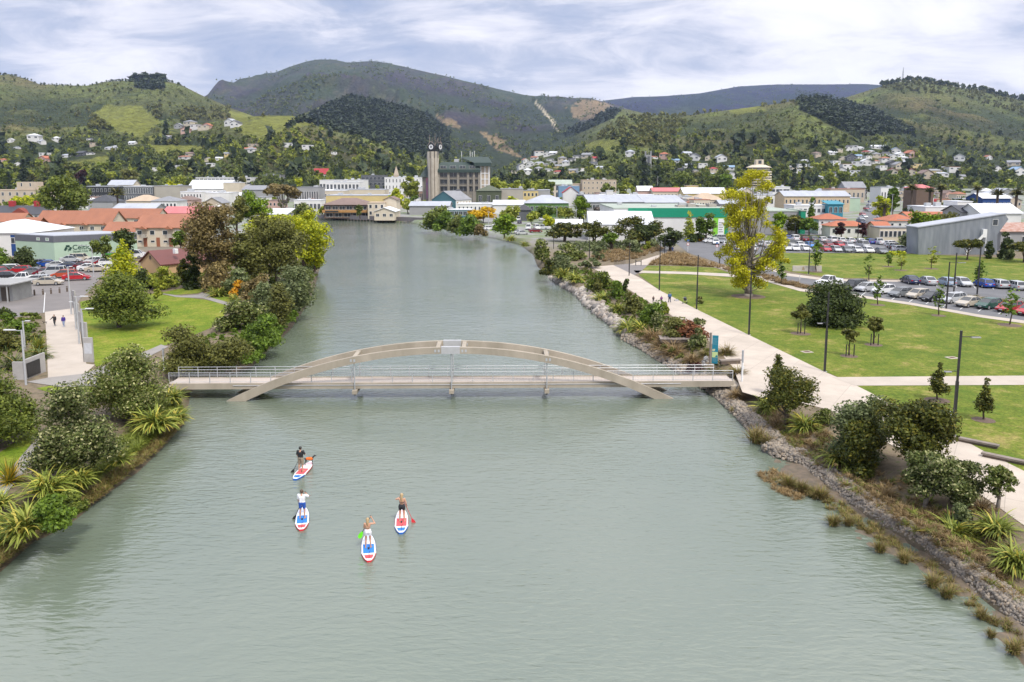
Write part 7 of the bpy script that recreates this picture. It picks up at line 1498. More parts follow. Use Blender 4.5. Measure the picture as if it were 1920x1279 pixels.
def teal():
 D = 442; c = ground_pt(832, D=D); k = D / FPX; t = thing('gabled_hall', 'teal gabled hall with a grey roof below the clock tower', 'hall', c, R(-28)); he = zrow(375, D) - c.z; W = 15.5; dp = 17
 MB().box(-W / 2, W / 2, 0, .3, 0, he).prism([(-W / 2, he), (W / 2, he), (0, he + 5)], 0, .3, 'y').build('teal_front', WALL['teal'], t)
 MB().box(-W / 2, W / 2, .302, dp, 0, he).build('wall', WALL['white'], t); roof_mb('gy', W, dp, he, 5, .3).build('roof', ROOF['grey'], t); MB().prism([(-2, he + 1.5), (2, he + 1.5), (0, he + 5.6)], dp * .75, dp + .6, 'y').build('rear_gable', ROOF['slate'], t)
 for q in range(5):
  o = link('window', window_mesh(1.3, 1.4, mat('boarded_tan', (.42, .27, .14), .8)), t, (W / 2 + .05, 2 + q * 3.2, he - 1.6)); o.rotation_euler = (0, 0, R(90))
teal()
t = bld('long white warehouse with a green top band', 1150, 1362, 392, D=252, dp=40, wall='white', rc='sage'); W_ = 212 * 252 / FPX; h_ = zrow(392, 252) - G
MB().box(-W_ / 2 + 4.5, W_ / 2 + .1, -.30, -.02, h_ - 2.6, h_ + .3).build('green_band', mat('band_green', (.0, .235, .13), .5, (.0, .21, .115), 1), t)
q = MB().box(W_ / 2 - 4.3, W_ / 2 - .6, -.16, -.03, .6, h_ - 2.6).build('lime_panel', mat('panel_lime', (.24, .62, .04), .5), t); MB().box(W_ / 2 - 2.8, W_ / 2 - .9, -.22, -.165, .8, h_ - 3.0).build('text_panel', WHITEP, q); MB().box(W_ / 2 - .55, W_ / 2 + .4, -.3, -.03, .3, h_ - 2.6).build('green_pillar', MATS['band_green'], t)
for k in range(5): MB().box(W_ / 2 - 2.6, W_ / 2 - 1.2 - .2 * (k % 2), -.25, -.225, 1.6 + k * .72, 1.9 + k * .72).build('text_line', MATS['wall_grey'], q)
for k in range(4): MB().box(W_ / 2 - 14 + k * 3.4, W_ / 2 - 11.6 + k * 3.4, 8, 13, h_ + .36, h_ + .9 + .4 * (k % 2)).build('roof_plant', MATS['wall_concrete'], t)
bld('big grey walled store with a pale green roof', 1364, 1500, 397, D=268, dp=36, wall='grey', rc='sage'); bld('narrow green end panel of the grey store', 1500, 1509, 396, D=266, dp=14, wall=MATS['band_green'], rc='sage', name='annex')
bld('big white roofed shed before the green band', 1104, 1226, 421, D=240, dp=20, roof='gx', rise=3.6, wall='white', rc='white', rz=-3, o=.2); bld('small white roofed shed among the street trees', 1042, 1092, 425, D=262, dp=9, roof='gx', rise=2.2, wall='cream', rc='white', rz=-4, o=.2)
OH = 'orange roofed houses on the right'
bld('white two storey house with an orange hip roof left of the main street', 1534, 1586, 411, D=265, dp=9, roof='hip', rise=1.7, wall='white', rc='orange', win=(2, 4, .3, .3), group=OH, cat='house', name='house')
bld('low orange roofed wing before the main street', 1556, 1626, 424, D=252, dp=7, roof='hip', rise=1.5, wall='white', rc='orange', win=(1, 5, .4, .4), group=OH, cat='house', name='house')
t = bld('white house with an orange roof and solar panel right of the main street', 1664, 1722, 414, D=250, dp=10, roof='hip', rise=1.9, wall='white', rc='orange', win=(2, 4, .3, .3), group=OH, cat='house', name='house'); o = MB().box(-2, 4, 0, 1.9, 0, .08).build('solar_panel', GLW, t); o.location = (0, .3, zrow(414, 250) - G + .25); o.rotation_euler = (R(19), 0, 0)
bld('orange roofed lean-to with a grey pergola', 1642, 1668, 426, D=246, dp=7, roof='gx', rise=1.6, wall='cream', rc='orange', group=OH, cat='house', name='house')
bld('long orange roof behind the vivid green tree', 1704, 1812, 408, D=285, dp=10, roof='gx', rise=1.9, wall='cream', rc='orange', group=OH, cat='house', name='house')
bld('low cream shed with a grey roof and red brown fence', 1648, 1698, 428, D=236, dp=6, roof='flat', wall='cream', rc='grey', win=(1, 6, .7, .5))
t = bld('white deco building with a tent roof and red flag', 1733, 1792, 389, D=305, dp=14, wall='white', rc='white'); bld('square white tower of the deco building', 1792, 1820, 379, D=306, dp=10, wall='white', rc='white')
MB().add([(-1, 2, 4.8), (5.5, 2, 4.8), (5.5, 9, 4.8), (-1, 9, 4.8), (2.2, 5.5, 7.2)], [(0, 1, 4), (1, 2, 4), (2, 3, 4), (3, 0, 4)]).build('tent', WHITEP, t); MB().tube((2, 10, 4), (2, 10, 10.5), .08, n=6).build('flagpole', WHITEP, t); MB().box(2, 3.3, 9.98, 10.02, 9.2, 10.2).build('flag', ROOF['red'], t); MB().box(-6.1, -5.2, -.06, -.02, .6, 2.8).build('red_panel', ROOF['red'], t)
def shed():
 D = 193; c = at(1722, 477.5, G); q = [(1722, 477.5), (1869, 484), (1870, 440), (1891, 411), (1884, 401.5), (1722, 427)]; P = []
 for x, y in q: w = atY(x, y, c.y); P.append((w.x - c.x, max(-.1, w.z - G)))
 t = thing('corrugated_shed', 'big grey corrugated iron shed with a rising roof line and white stairs', 'shed', c)
 m, nt, N, L, Pn = nt_of('corrugated_iron'); g = N.new('ShaderNodeTexCoord'); wv = N.new('ShaderNodeTexWave'); wv.inputs['Scale'].default_value = 1.1; wv.inputs['Distortion'].default_value = 0; L.new(g.outputs['Object'], wv.inputs['Vector'])
 n = N.new('ShaderNodeTexNoise'); n.inputs['Scale'].default_value = .5; n.inputs['Detail'].default_value = 4; mp = N.new('ShaderNodeMapping'); mp.inputs['Scale'].default_value = (2.2, 1, .25); L.new(g.outputs['Object'], mp.inputs[0]); L.new(mp.outputs[0], n.inputs['Vector'])
 cr = N.new('ShaderNodeValToRGB'); cr.color_ramp.elements[0].position = .3; cr.color_ramp.elements[1].position = .75; cr.color_ramp.elements[0].color = (.20, .22, .25, 1); cr.color_ramp.elements[1].color = (.32, .34, .37, 1); L.new(n.outputs['Fac'], cr.inputs[0]); L.new(cr.outputs[0], Pn.inputs['Base Color'])
 b = N.new('ShaderNodeBump'); b.inputs['Distance'].default_value = .08; L.new(wv.outputs['Fac'], b.inputs['Height']); L.new(b.outputs[0], Pn.inputs['Normal']); Pn.inputs['Roughness'].default_value = .5; Pn.inputs['Metallic'].default_value = .2
 MB().prism(P, 0, 6, 'y').build('wall', m, t); (xa, za), (xb, zb) = P[5], P[4]
 MB().prism([(xa - .3, za - .02), (xb + .3, zb), (xb + .3, zb + .25), (xa - .3, za + .22)], -.25, 6.3, 'y').build('roof', ROOF['silver'], t)
 wx = atY(1866, 417, c.y); link('window', window_mesh(1.2, 1.4), t, (wx.x - c.x, -.05, wx.z - G)); s = atY(1842, 450, c.y); x = s.x - c.x
 MB().box(x - .5, x + .5, -.9, -.02, 4.3, 6.3).build('stair_cabin', WHITEP, t); st = MB()
 for k in range(12): st.box(x - .5 - .32 * (k + 1), x - .5 - .32 * k, -.9, -.1, 4.2 - .36 * k - .08, 4.2 - .36 * k)
 st.add([(x - .5, -.95, 4.2), (x - 4.3, -.95, -.1), (x - 4.3, -.95, .9), (x - .5, -.95, 5.2)], [(0, 1, 2, 3)]); st.build('stair', WHITEP, t); MB().box(x + .3, x + .45, -.9, -.75, 0, 4.3).build('stair_post', WHITEP, t)
shed()
t = bld('grey shed with a rusty patched roof at the right edge', 1874, 1990, 434, D=206, dp=12, roof='gx', rise=2.0, wall='grey', rc=mat('rusty_iron', (.45, .36, .32), .8, (.26, .09, .04), .9), win=(1, 4, .25, .4))
def deco():
 D = 745; c = ground_pt(1428, D=D); k = D / FPX; t = thing('tiered_tower', 'round cream tower of stacked terraces behind the yellow tree', 'tower', c)
 z0 = zrow(352, D) - c.z; z1 = zrow(314, D) - c.z; n = 8
 for i in range(n):
  z = z0 + (z1 - z0) * i / n; hh = (z1 - z0) / n; r = (24.5 if i < n - 1 else 21) * k * (1 - .004 * i); MB().tube((0, 12, z if i else -1), (0, 12, z + hh * .55), r, n=28).build('terrace', WALL['cream'], t); MB().tube((0, 12, z + hh * .55), (0, 12, z + hh), r * .90, n=28).build('window_band', GLW, t)
 MB().tube((0, 12, z1), (0, 12, z1 + 2.5), 24 * k, 12 * k, 28).build('roof', WALL['cream'], t); zt = zrow(299, D) - c.z; MB().bev(-3.6, 3.6, 9, 15, z1 + 2, zt, .2).build('lantern', WALL['cream'], t); MB().box(-1.5, 1.5, 8.9, 9.05, z1 + 3.4, zt - .8).build('louvre', GLW, t)
deco()
def civic():
 D = 512; c = ground_pt(812, D=D); Z = lambda y: zrow(y, D) - c.z; k = D / FPX; X = lambda x: (x - 812) * k
 t = thing('clock_tower', 'tall concrete clock tower with dark clock heads and aerials', 'clock tower', c); zt = Z(284)
 mb = MB()
 for z0_, z1_, r0, r1 in ((-1, zt * .62, 3.5, 3.35), (zt * .62, zt * .86, 3.35, 3.9), (zt * .86, zt, 3.9, 3.7)): mb.tube((0, 3.4, z0_), (0, 3.4, z1_), r0, r1, 8)
 sh = mb.build('shaft', mat('tower_concrete', (.46, .41, .34), .85, (.36, .32, .26), .4), t)
 for q in (-1.3, 1.3): MB().box(q - .09, q + .09, -.12, .4, 0, zt * .9).build('flute', MATS['wall_brown'], sh)
 for q in (-.8, .8, 2.1): MB().box(X(812) + q * 1.7 - .15, X(812) + q * 1.7 + .15, -.5, .3, zt - 4.2, zt + .5).build('strut', DARK, t)
 for x, y, a, r in ((809.6, 275.5, -20, 1.95), (826.6, 275.5, 58, 1.95)):
  h = MB().tube((0, 0, 0), (0, .9, 0), r * 1.35, n=6).build('clock', BLACKP, t, loc=(X(x), .2 if a < 0 else 1.6, Z(y)), rz=R(a)); MB().tube((0, -.06, 0), (0, -.01, 0), r * .76, n=24).build('clock_face', WHITEP, h); hd = MB().box(-.07, .07, -.1, -.07, 0, r * .75); hd.prism([(-.05, -.05), (r * .5, r * .28), (r * .52, r * .2), (.02, -.12)], -.1, -.07, 'y'); hd.build('clock_hand', DARK, h)
  MB().tube((0, -.065, 0), (0, -.061, 0), r * .45, n=16).build('clock_centre', mat('dial_grey', (.30, .30, .31), .6), h)
 MB().tube((0, 3.2, zt), (0, 3.2, zt + 3.8), 2.6, 2.2, 8).build('clock_stage', DARK, t)
 fr = MB();
 for x, y in ((806, 252), (811, 258), (816.5, 250), (822, 259), (826.5, 256)): fr.tube((X(x), 3, Z(274)), (X(x), 3, Z(y)), .22, .14, 6);
 for a, b in (((803, 273), (808, 265)), ((808, 265), (812, 267)), ((812, 267), (818, 273)), ((818, 270), (823, 258)), ((823, 268), (828, 266)), ((828, 266), (830, 275))): fr.tube((X(a[0]), 1.0, Z(a[1])), (X(b[0]), 1.0, Z(b[1])), .2, n=5)
 fr.build('aerials', WOOD, t)
 MB().box(X(799) , X(801.5), 3.0, 3.6, Z(372), Z(334)).build('sign_strip', mat('banner_mix', (.25, .06, .04), .6, (.03, .05, .2), .5), t)
 b = thing('civic_building', 'concrete office block with a dark green mansard roof beside the clock tower', 'office block', c); CC = mat('civic_concrete', (.26, .235, .195), .85, (.20, .18, .15), .4); GR = mat('mansard_green', (.030, .052, .042), .5, (.022, .040, .033), .8)
 x0, x1, dp = X(821), X(899), 24; zf = [Z(363), Z(349), Z(336), Z(322)]
 MB().box(x0, x1, 5.2, dp, 0, Z(322)).build('core', MATS['wall_dgrey'], b)
 for z in zf: MB().box(x0, x1, 4.0, 5.6, z - .1, z + 1.0).build('floor_band', CC, b); MB().box(x0, x1, 3.7, 3.95, z + 1.25, z + 1.45).build('rail', CC, b)
 MB().box(x0, x1, 4.2, 6, 0, zf[0] - .12).build('podium', CC, b)
 for px in (822.5, 840.5, 858.5, 877, 888, 898): MB().box(X(px) - .75, X(px) + .75, 3.4, 5.1, 0, Z(322)).build('column', CC, b)
 for i in range(3):
  for a, e in ((824, 839), (842, 857), (860, 875), (879, 887), (889, 897)): link('window', window_mesh((e - a) * k * .94, zf[i + 1] - zf[i] - 1.6), b, (X((a + e) / 2), 5.12, (zf[i] + zf[i + 1]) / 2 + .55))
 e0, e1, r0, r1 = X(815.5), X(900), X(826), X(893); ze, zm, zr = Z(323.5), Z(318), Z(303.5)
 MB().add([(e0, 2.4, ze), (e1, 2.4, ze), (e1, dp + 2, ze), (e0, dp + 2, ze), (e0, 2.4, zm), (e1, 2.4, zm), (e1, dp + 2, zm), (e0, dp + 2, zm), (r0, 7.5, zr), (r1, 7.5, zr), (r1, dp - 3, zr), (r0, dp - 3, zr)], [(0, 3, 2, 1), (0, 1, 5, 4), (1, 2, 6, 5), (2, 3, 7, 6), (3, 0, 4, 7), (4, 5, 9, 8), (5, 6, 10, 9), (6, 7, 11, 10), (7, 4, 8, 11), (8, 9, 10, 11)]).build('mansard_roof', GR, b)
 for px in (831, 849, 867, 885): d = MB().prism([(2.9, zm + .7), (6.6, zm + 3.3), (6.6, zm + .7)], X(px) - 2.2, X(px) + 2.2, 'x').build('dormer', GR, b); link('window', window_mesh(3.6, 1.5), d, (X(px), 3.3, zm + 1.6)); MB().box(X(px) - 2.2, X(px) + 2.2, 2.8, 3.05, zm + .35, zm + .6).build('sill', CC, d)
 MB().box(X(899.5), X(917), 6, 20, 0, Z(311)).build('stair_block', MATS['wall_beige'], b)
 for px in (901, 908.5, 916): MB().box(X(px) - .35, X(px) + .35, 5.5, 5.98, 0, Z(311)).build('column', WHITEP, b)
 for y in (347, 336, 325): MB().box(X(899.6), X(917), 5.6, 5.97, Z(y) - .25, Z(y) + .25).build('floor_band', WHITEP, b)
 a0, a1, q0, q1 = X(888), X(920.5), X(895), X(914); MB().add([(a0, 3, Z(311.5)), (a1, 3, Z(311.5)), (a1, 23, Z(311.5)), (a0, 23, Z(311.5)), (a0, 3, Z(305)), (a1, 3, Z(305)), (a1, 23, Z(305)), (a0, 23, Z(305)), (X(862), 9, Z(293.5)), (q1, 9, Z(293.5)), (q1, 20, Z(293.5)), (X(862), 20, Z(293.5))], [(0, 3, 2, 1), (0, 1, 5, 4), (1, 2, 6, 5), (2, 3, 7, 6), (3, 0, 4, 7), (4, 5, 9, 8), (5, 6, 10, 9), (6, 7, 11, 10), (7, 4, 8, 11), (8, 9, 10, 11)]).build('upper_roof', GR, b)
 for px, y in ((864, 283), (880, 282), (884, 284), (888, 282)): MB().tube((X(px), 12, Z(303)), (X(px), 12, Z(y)), .16, n=6).build('aerial', WHITEP, b)
 MB().bev(X(850), X(859), 10, 15, zr, zr + 1.9, .1).build('roof_unit', STEEL, b)
 e0, e1, r0 = X(785), X(806), X(800); MB().add([(e0, 6, Z(332)), (e1, 6, Z(332)), (e1, 22, Z(332)), (e0, 22, Z(332)), (r0, 9, Z(308)), (e1, 9, Z(308)), (e1, 19, Z(308)), (r0, 19, Z(308))], [(0, 3, 2, 1), (0, 1, 5, 4), (1, 2, 6, 5), (2, 3, 7, 6), (3, 0, 4, 7), (4, 5, 6, 7)]).build('side_roof', GR, b); MB().box(X(790), X(806), 8, 20, 0, Z(331.8)).build('side_wall', CC, b)
civic()
def steeple(px, yt, yb, D, w, lab, m):
 c = ground_pt(px, D=D); h = zrow(yt, D) - c.z; t = thing('church_tower', lab, 'church tower', c); MB().box(-w, w, 0, 2 * w, -2, h * .62).build('tower', m, t); MB().add([(-w, 0, h * .62), (w, 0, h * .62), (w, 2 * w, h * .62), (-w, 2 * w, h * .62), (0, w, h)], [(0, 1, 4), (1, 2, 4), (2, 3, 4), (3, 0, 4)]).build('spire', m, t); link('window', window_mesh(w, h * .12), t, (0, -.04, h * .45))
steeple(743, 311, 332, 800, 2.3, 'slim stone steeple behind the white cinema', WALL['beige'])
def cathedral():
 p = hit(1214.5, 318); D = p.y; h = zrow(283, D) - p.z; w = 5.5 * D / FPX; t = thing('church_tower', 'grey open topped church tower among the trees on the right hillside', 'church tower', p); m = WALL['grey']
 MB().box(-w, w, 0, 2 * w, -2, h * .78).build('tower', m, t)
 for x in (-w, w - .8):
  for y in (0, 2 * w - .8): MB().box(x, x + .8, y, y + .8, h * .78, h).build('corner_post', m, t)
 MB().box(-w * .4, w * .4, -.06, .02, h * .3, h * .7).build('louvre', WALL['dgrey'], t); MB().tube((0, w, h * .7), (0, w, h * 1.2), .25, .1, 6).build('spire', m, t)
cathedral()
def mast():
 j = int(np.argmin(np.abs(HG['u'] - upx(1665)))); i = int(np.argmin(HG['py'][:, j])); p = Vector(HG['P'][i, j]); h = zrow(126, p.y) - p.z; t = thing('radio_mast', 'thin lattice radio mast on the right hilltop', 'mast', p); mb = MB()
 for a in range(3): q = Vector((4 * math.cos(a * 2.094), 4 * math.sin(a * 2.094), -2)); mb.tube(q, (0, 0, h), .55, .35, 4)
 for s in range(6): z = h * s / 7; r = 4 * (1 - s / 7); [mb.tube((r * math.cos(a * 2.094), r * math.sin(a * 2.094), z), (r * math.cos((a + 1) * 2.094), r * math.sin((a + 1) * 2.094), z + h * .05), .28, n=4) for a in range(3)]
 mb.build('lattice', mat('mast_grey', (.16, .17, .20), .6), t)
mast()
def wire_fence():
 a = at(1475, 440, G); b = at(1662, 443, G); d = b - a; L_ = d.length; t = thing('wire_fence', 'tall wire mesh fence behind the park car park', 'fence', a, math.atan2(d.y, d.x)); n = 9
 for k in range(n + 1): MB().tube((L_ * k / n, 0, 0), (L_ * k / n, 0, 2.9), .05, n=6).build('post', STEEL, t)
 q = MB()
 for k in range(int(L_ / .5)): q.tube((k * .5, 0, .1), (k * .5 + .9, 0, 2.8), .006, n=3, cap=False); q.tube((k * .5 + .9, 0, .1), (k * .5, 0, 2.8), .006, n=3, cap=False)
 tag(q.build('mesh', STEEL, t, fix=False), kind='stuff'); MB().tube((0, 0, 2.85), (L_, 0, 2.85), .03, n=5).build('top_rail', STEEL, t)
wire_fence()
def street():
 rows_ = [(1592, 1668, 428), (1606, 1664, 412), (1614, 1662, 400), (1621, 1660, 390), (1628, 1658, 380), (1634, 1657, 371), (1638, 1655, 364)]; V = []; F = []
 for x0, x1, y in rows_: a = ground_pt(x0, y); b = ground_pt(x1, y); V += [(a.x, a.y, a.z + .12), (b.x, b.y, b.z + .12)]
 a = ground_pt(1640, D=760); b = ground_pt(1652, D=760); V += [(a.x, a.y, a.z + .3), (b.x, b.y, b.z + .3)]
 for i in range(len(V) // 2 - 1): F.append((2 * i, 2 * i + 1, 2 * i + 3, 2 * i + 2))
 tag(link('main_street', mesh_np('main_street', V, F, [ASPH])), kind='structure'); rng = random.Random(3)
 cols = ['white', 'silver', 'grey', 'white', 'red', 'black', 'silver', 'blue', 'white', 'navy']; it = []
 for k, y in enumerate((420, 414, 409, 405, 401, 397, 394, 391, 388, 385, 382.5, 380, 378, 376, 374, 372, 370, 368)):
  w = np.interp(y, [364, 428], [16, 74]); cx = np.interp(y, [364, 428], [1646.5, 1630])
  for s in (-.28, .22):
   if rng.random() < .78: it.append((cx + w * (s + rng.uniform(-.08, .08)), y, rng.choice(['hatchback', 'station wagon', 'van', 'sedan']), rng.choice(cols), 92 if s > 0 else -88))
 n = {}
 for i, (x, y, kd, c, h) in enumerate(it):
  kk = (c, kd); n[kk] = n.get(kk, 0) + 1; p = ground_pt(x, y); p.z += .14; tot = sum(1 for q in it if (q[3], q[2]) == kk)
  lab = '%s %s on the main street' % (c, kd) + (', %s of its kind from the near end' % ordn(n[kk] - 1) if tot > 1 else ''); car(kd, c, p, h, lab, 'cars on the main street')
street()
# ================================================================ palms, town trees, hillside houses and woods
def palm(lab, x0, x1, yt, yb, D, yc=None):
 c = ground_pt((x0 + x1) / 2, yb, D); k = c.y / FPX; h = zrow(yt, c.y) - c.z; r = (x1 - x0) / 2 * k; hc = h - r * .75; rng = np.random.RandomState(int(x0))
 t = thing('palm', lab, 'palm', c, 0, 'palms in town'); MB().path([(0, 0, -.3), (0, 0, hc * .5), (0, 0, hc)], [.55, .42, .5], 8).build('trunk', BARK, t)
 V, F = blades(rng, 150, r * 1.35, .05 * r + .06, -.35, 1.25, .2, 6); V[:, 2] = V[:, 2] * 1.0
 a = rng.rand(150)
 V2, F2 = blades(rng, 60, r * 1.2, .05 * r + .06, .2, 2.6, .2, 6)
 o = link('crown', mesh_np('crown', np.concatenate([V, V2]), np.concatenate([F, F2 + len(V)]), [FOL['palm']]), t, (0, 0, hc))
for a in (('tall palm before the dark house left of the banded office', 204, 241, 352, 395, 392), ('palm behind the sandstone block', 52, 78, 328, 352, 700), ('tall palm at the left of the right hand palm row', 1690, 1722, 344, 400, 330), ('second palm right of the brown cube', 1728, 1752, 351, 380, 345), ('broad palm behind the white deco building', 1746, 1776, 345, 385, 340), ('palm at the end of the brown house row', 1816, 1842, 347, 376, 370), ('palm before the blue fronted white building, left', 1850, 1882, 354, 398, 310), ('palm before the blue fronted white building, right', 1884, 1918, 353, 402, 300), ('short palm beside the white street sign at the main street', 1644, 1668, 380, 416, 275)): palm(*a)
TT = [
 ((82, 167, 330, 410), 'mid', 'big spreading green cedar above the slate roofed house', 300, 'round'), ((18, 66, 367, 390), 'lime', 'low lime green dome of a tree below the sandstone block', 430, 'round'), ((58, 92, 360, 392), 'spring', 'pale green tree between the lime dome and the cedar', 440, 'round'),
 ((30, 64, 298, 350), 'conifer', 'dark conifer behind the sandstone block, tallest', 800, 'cone'), ((96, 130, 312, 348), 'dark', 'dark tree behind the cedar', 760, 'round'), ((104, 124, 300, 346), 'conifer', 'second dark conifer at the left town edge', 840, 'cone'), ((140, 166, 318, 348), 'copper', 'dark purple copper tree behind the black building', 780, 'round'), ((168, 202, 318, 348), 'dark', 'big dark tree right of the copper tree', 790, 'round'), ((198, 224, 321, 344), 'spring', 'yellow green tree among the dark trees above the black building', 800, 'round'), ((226, 262, 318, 350), 'olbrown', 'brownish tree above the banded office', 800, 'round'), ((0, 28, 316, 356), 'mid', 'green tree at the left edge of the town', 760, 'round'), ((12, 26, 322, 356), 'conifer', 'slim dark conifer at the left edge', 720, 'cone'),
 ((322, 356, 330, 362), 'spring', 'spring green tree above the plain concrete block', 600, 'round'), ((312, 344, 340, 358), 'lime', 'yellow green tree beside the plain concrete block', 580, 'round'), ((380, 394, 312, 344), 'conifer', 'dark cone tree above the white long office', 850, 'cone'), ((436, 452, 330, 352), 'conifer', 'dark cone tree before the white long office', 700, 'cone'), ((552, 582, 319, 336), 'spring', 'spring green trees left of the red church', 900, 'round'), ((552, 570, 333, 346), 'lime', 'small lime tree before the red church', 700, 'round'), ((596, 622, 384, 410), 'spring', 'pale young tree left of the riverside restaurant', 385, 'round'), ((666, 684, 384, 406), 'olive', 'dark bush tree before the restaurant balcony', 362, 'round'),
 ((634, 700, 318, 336), 'spring', 'long row of spring green trees behind the white blocks', 930, 'round'), ((752, 788, 331, 358), 'spring', 'spring green tree left of the clock tower', 540, 'round'), ((730, 760, 353, 380), 'lime', 'yellow green tree behind the plain cream gable', 425, 'round'), ((766, 788, 366, 386), 'green', 'green tree below the red columned verandah', 420, 'round'), ((754, 776, 372, 388), 'spring', 'olive yellow bush tree behind the white gabled house', 410, 'round'), ((783, 802, 375, 388), 'spring', 'small yellowish tree at the foot of the clock tower', 425, 'round'),
 ((916, 958, 333, 356), 'spring', 'spring green street trees right of the clock building', 560, 'round'), ((954, 984, 338, 358), 'spring', 'round spring green tree second from the clock building', 560, 'round'), ((974, 994, 336, 360), 'mid', 'taller green tree among the spring green row', 565, 'round'), ((992, 1022, 337, 360), 'spring', 'wide spring green tree above the yellow block', 560, 'round'), ((1016, 1042, 339, 368), 'mid', 'mid green tree right of the grey block', 540, 'round'), ((942, 974, 368, 386), 'lime', 'lime tree before the blank concrete wall', 440, 'round'), ((1126, 1156, 343, 364), 'mid', 'round green tree before the cream hotel', 600, 'round'), ((1164, 1184, 334, 352), 'spring', 'spring green tree right of the cream hotel', 700, 'round'), ((1156, 1180, 347, 366), 'spring', 'lower spring green tree right of the hotel tree', 600, 'round'), ((1178, 1200, 348, 366), 'spring', 'twin spring green tree before the pale roofed house', 590, 'round'),
 ((948, 984, 318, 346), 'conifer', 'dark conifer group right of the clock building', 880, 'cone'), ((1000, 1026, 316, 344), 'dark', 'dark tree above the spring green street trees', 950, 'round'), ((1196, 1218, 296, 350), 'conifer', 'tall dark conifer above the pale roofed house', 800, 'cone'), ((1220, 1250, 312, 350), 'dark', 'dark tree above the pink roofed shops', 820, 'round'), ((1225, 1240, 300, 352), 'conifer', 'slim conifer above the pink roofed shops', 780, 'cone'), ((1250, 1300, 322, 352), 'mid', 'wide green tree above the long white roof', 760, 'round'), ((1318, 1360, 322, 356), 'mid', 'broad green tree left of the yellow tree top', 700, 'round'), ((1348, 1376, 326, 358), 'green', 'brighter green tree behind the yellow tree top', 690, 'round'),
 ((1472, 1514, 404, 442), 'glossy', 'dark olive tree before the grey store at the wire fence', 262, 'round'), ((1504, 1536, 371, 428), 'green', 'tall green tree left of the orange roofed house', 285, 'cone'), ((1500, 1534, 408, 440), 'green', 'bushy green tree left of the orange roofed house', 258, 'round'), ((1446, 1476, 398, 428), 'bright', 'bright green tree just right of the yellow tree', 258, 'round'), ((1520, 1546, 304, 324), 'spring', 'rounded spring green tree above the cream long building', 1050, 'round'), ((1546, 1568, 322, 346), 'spring', 'yellowish green tree above the cream long building', 800, 'round'), ((1566, 1590, 320, 348), 'mid', 'green tree beside the yellowish one above the long building', 820, 'round'), ((1634, 1668, 368, 404), 'lime', 'yellow tree right of the main street', 330, 'round'), ((1656, 1688, 352, 390), 'green', 'green tree behind the yellow street tree', 350, 'round'), ((1566, 1588, 417, 430), 'copper', 'dark purple bush before the low orange wing', 244, 'round'), ((1606, 1630, 418, 430), 'copper', 'second dark purple bush at the main street corner', 243, 'round'), ((1819, 1839, 391, 410), 'yellow', 'small yellow tree behind the corrugated shed', 280, 'round'), ((1616, 1632, 338, 358), 'mid', 'street tree on the left of the main street', 620, 'round'), ((1660, 1684, 326, 348), 'mid', 'street tree high on the right of the main street', 780, 'round'), ((1690, 1740, 388, 410), 'dark', 'dark trees left of the white deco building', 318, 'round'), ((1776, 1830, 372, 398), 'dark', 'wide dark tree behind the white deco tower', 330, 'round'), ((1836, 1890, 382, 402), 'mid', 'wide green shrubs before the blue fronted building', 320, 'round'), ((1480, 1496, 300, 346), 'conifer', 'dark conifer right of the tiered tower', 860, 'cone'), ((1498, 1510, 306, 346), 'conifer', 'second dark conifer right of the tiered tower', 870, 'cone'), ((1462, 1480, 318, 346), 'mid', 'round green tree beside the tiered tower', 840, 'round')]
for b, f, lab, D, sh in TT: plant(lab, 'tree', b, f, sh, D=D, cb=.12 if sh == 'round' else .04, dens=1.0, group='trees in the town', leafpx=3.2, limbs=3)
HOUSEME = {}
def house_mesh(v):
 if v not in HOUSEME:
  W, dp, he, rise, rf = ((11, 8, 3.4, 2.2, 'gx'), (9, 9, 5.4, 1.8, 'hip'), (9, 8, 4.2, 2.8, 'gy'), (14, 8, 3.2, 1.6, 'hip'), (12, 8, 6.0, .4, 'flat'))[v]
  mb = MB().box(-W / 2, W / 2, 0, dp, -5, he)
  if rf == 'gx': mb.prism([(0, he), (dp, he), (dp / 2, he + rise - .2)], -W / 2, W / 2, 'x')
  if rf == 'gy': mb.prism([(-W / 2, he), (W / 2, he), (0, he + rise - .2)], 0, dp, 'y')
  HOUSEME[v] = (mb.mesh('wall', WALL['white']), roof_mb(rf, W, dp, he, rise, .5).mesh('roof', ROOF['grey']), W, he)
 return HOUSEME[v]
HC = {}
def house(px, py, wpx, wall, rc, where, v):
 p = hit(px, py); wm, rm, W, he = house_mesh(v); s = float(np.clip(wpx * p.y / FPX / W, .6, 1.9)); t = thing('house', None, 'house', p, R((px * 7) % 50 - 25), 'houses on the slopes'); t.scale = (s, s, s)
 for me, m in ((wm, WALL[wall]), (rm, ROOF[rc])): o = link(me.name, me, t); o.material_slots[0].link = 'OBJECT'; o.material_slots[0].material = m
 for q in (-.28, .28): link('window', window_mesh(W * .22, 1.3), t, (W * q, -.05, he - 1.5))
 HC.setdefault((wall, rc, where), []).append((px, py, t))
HS = 'white:grey,white:silver,white:white,cream:grey,white:slate,beige:brown,white:terracotta,grey:grey,cream:red,white:blue,dgrey:slate,yellow:grey,pink:orange'.split(',')
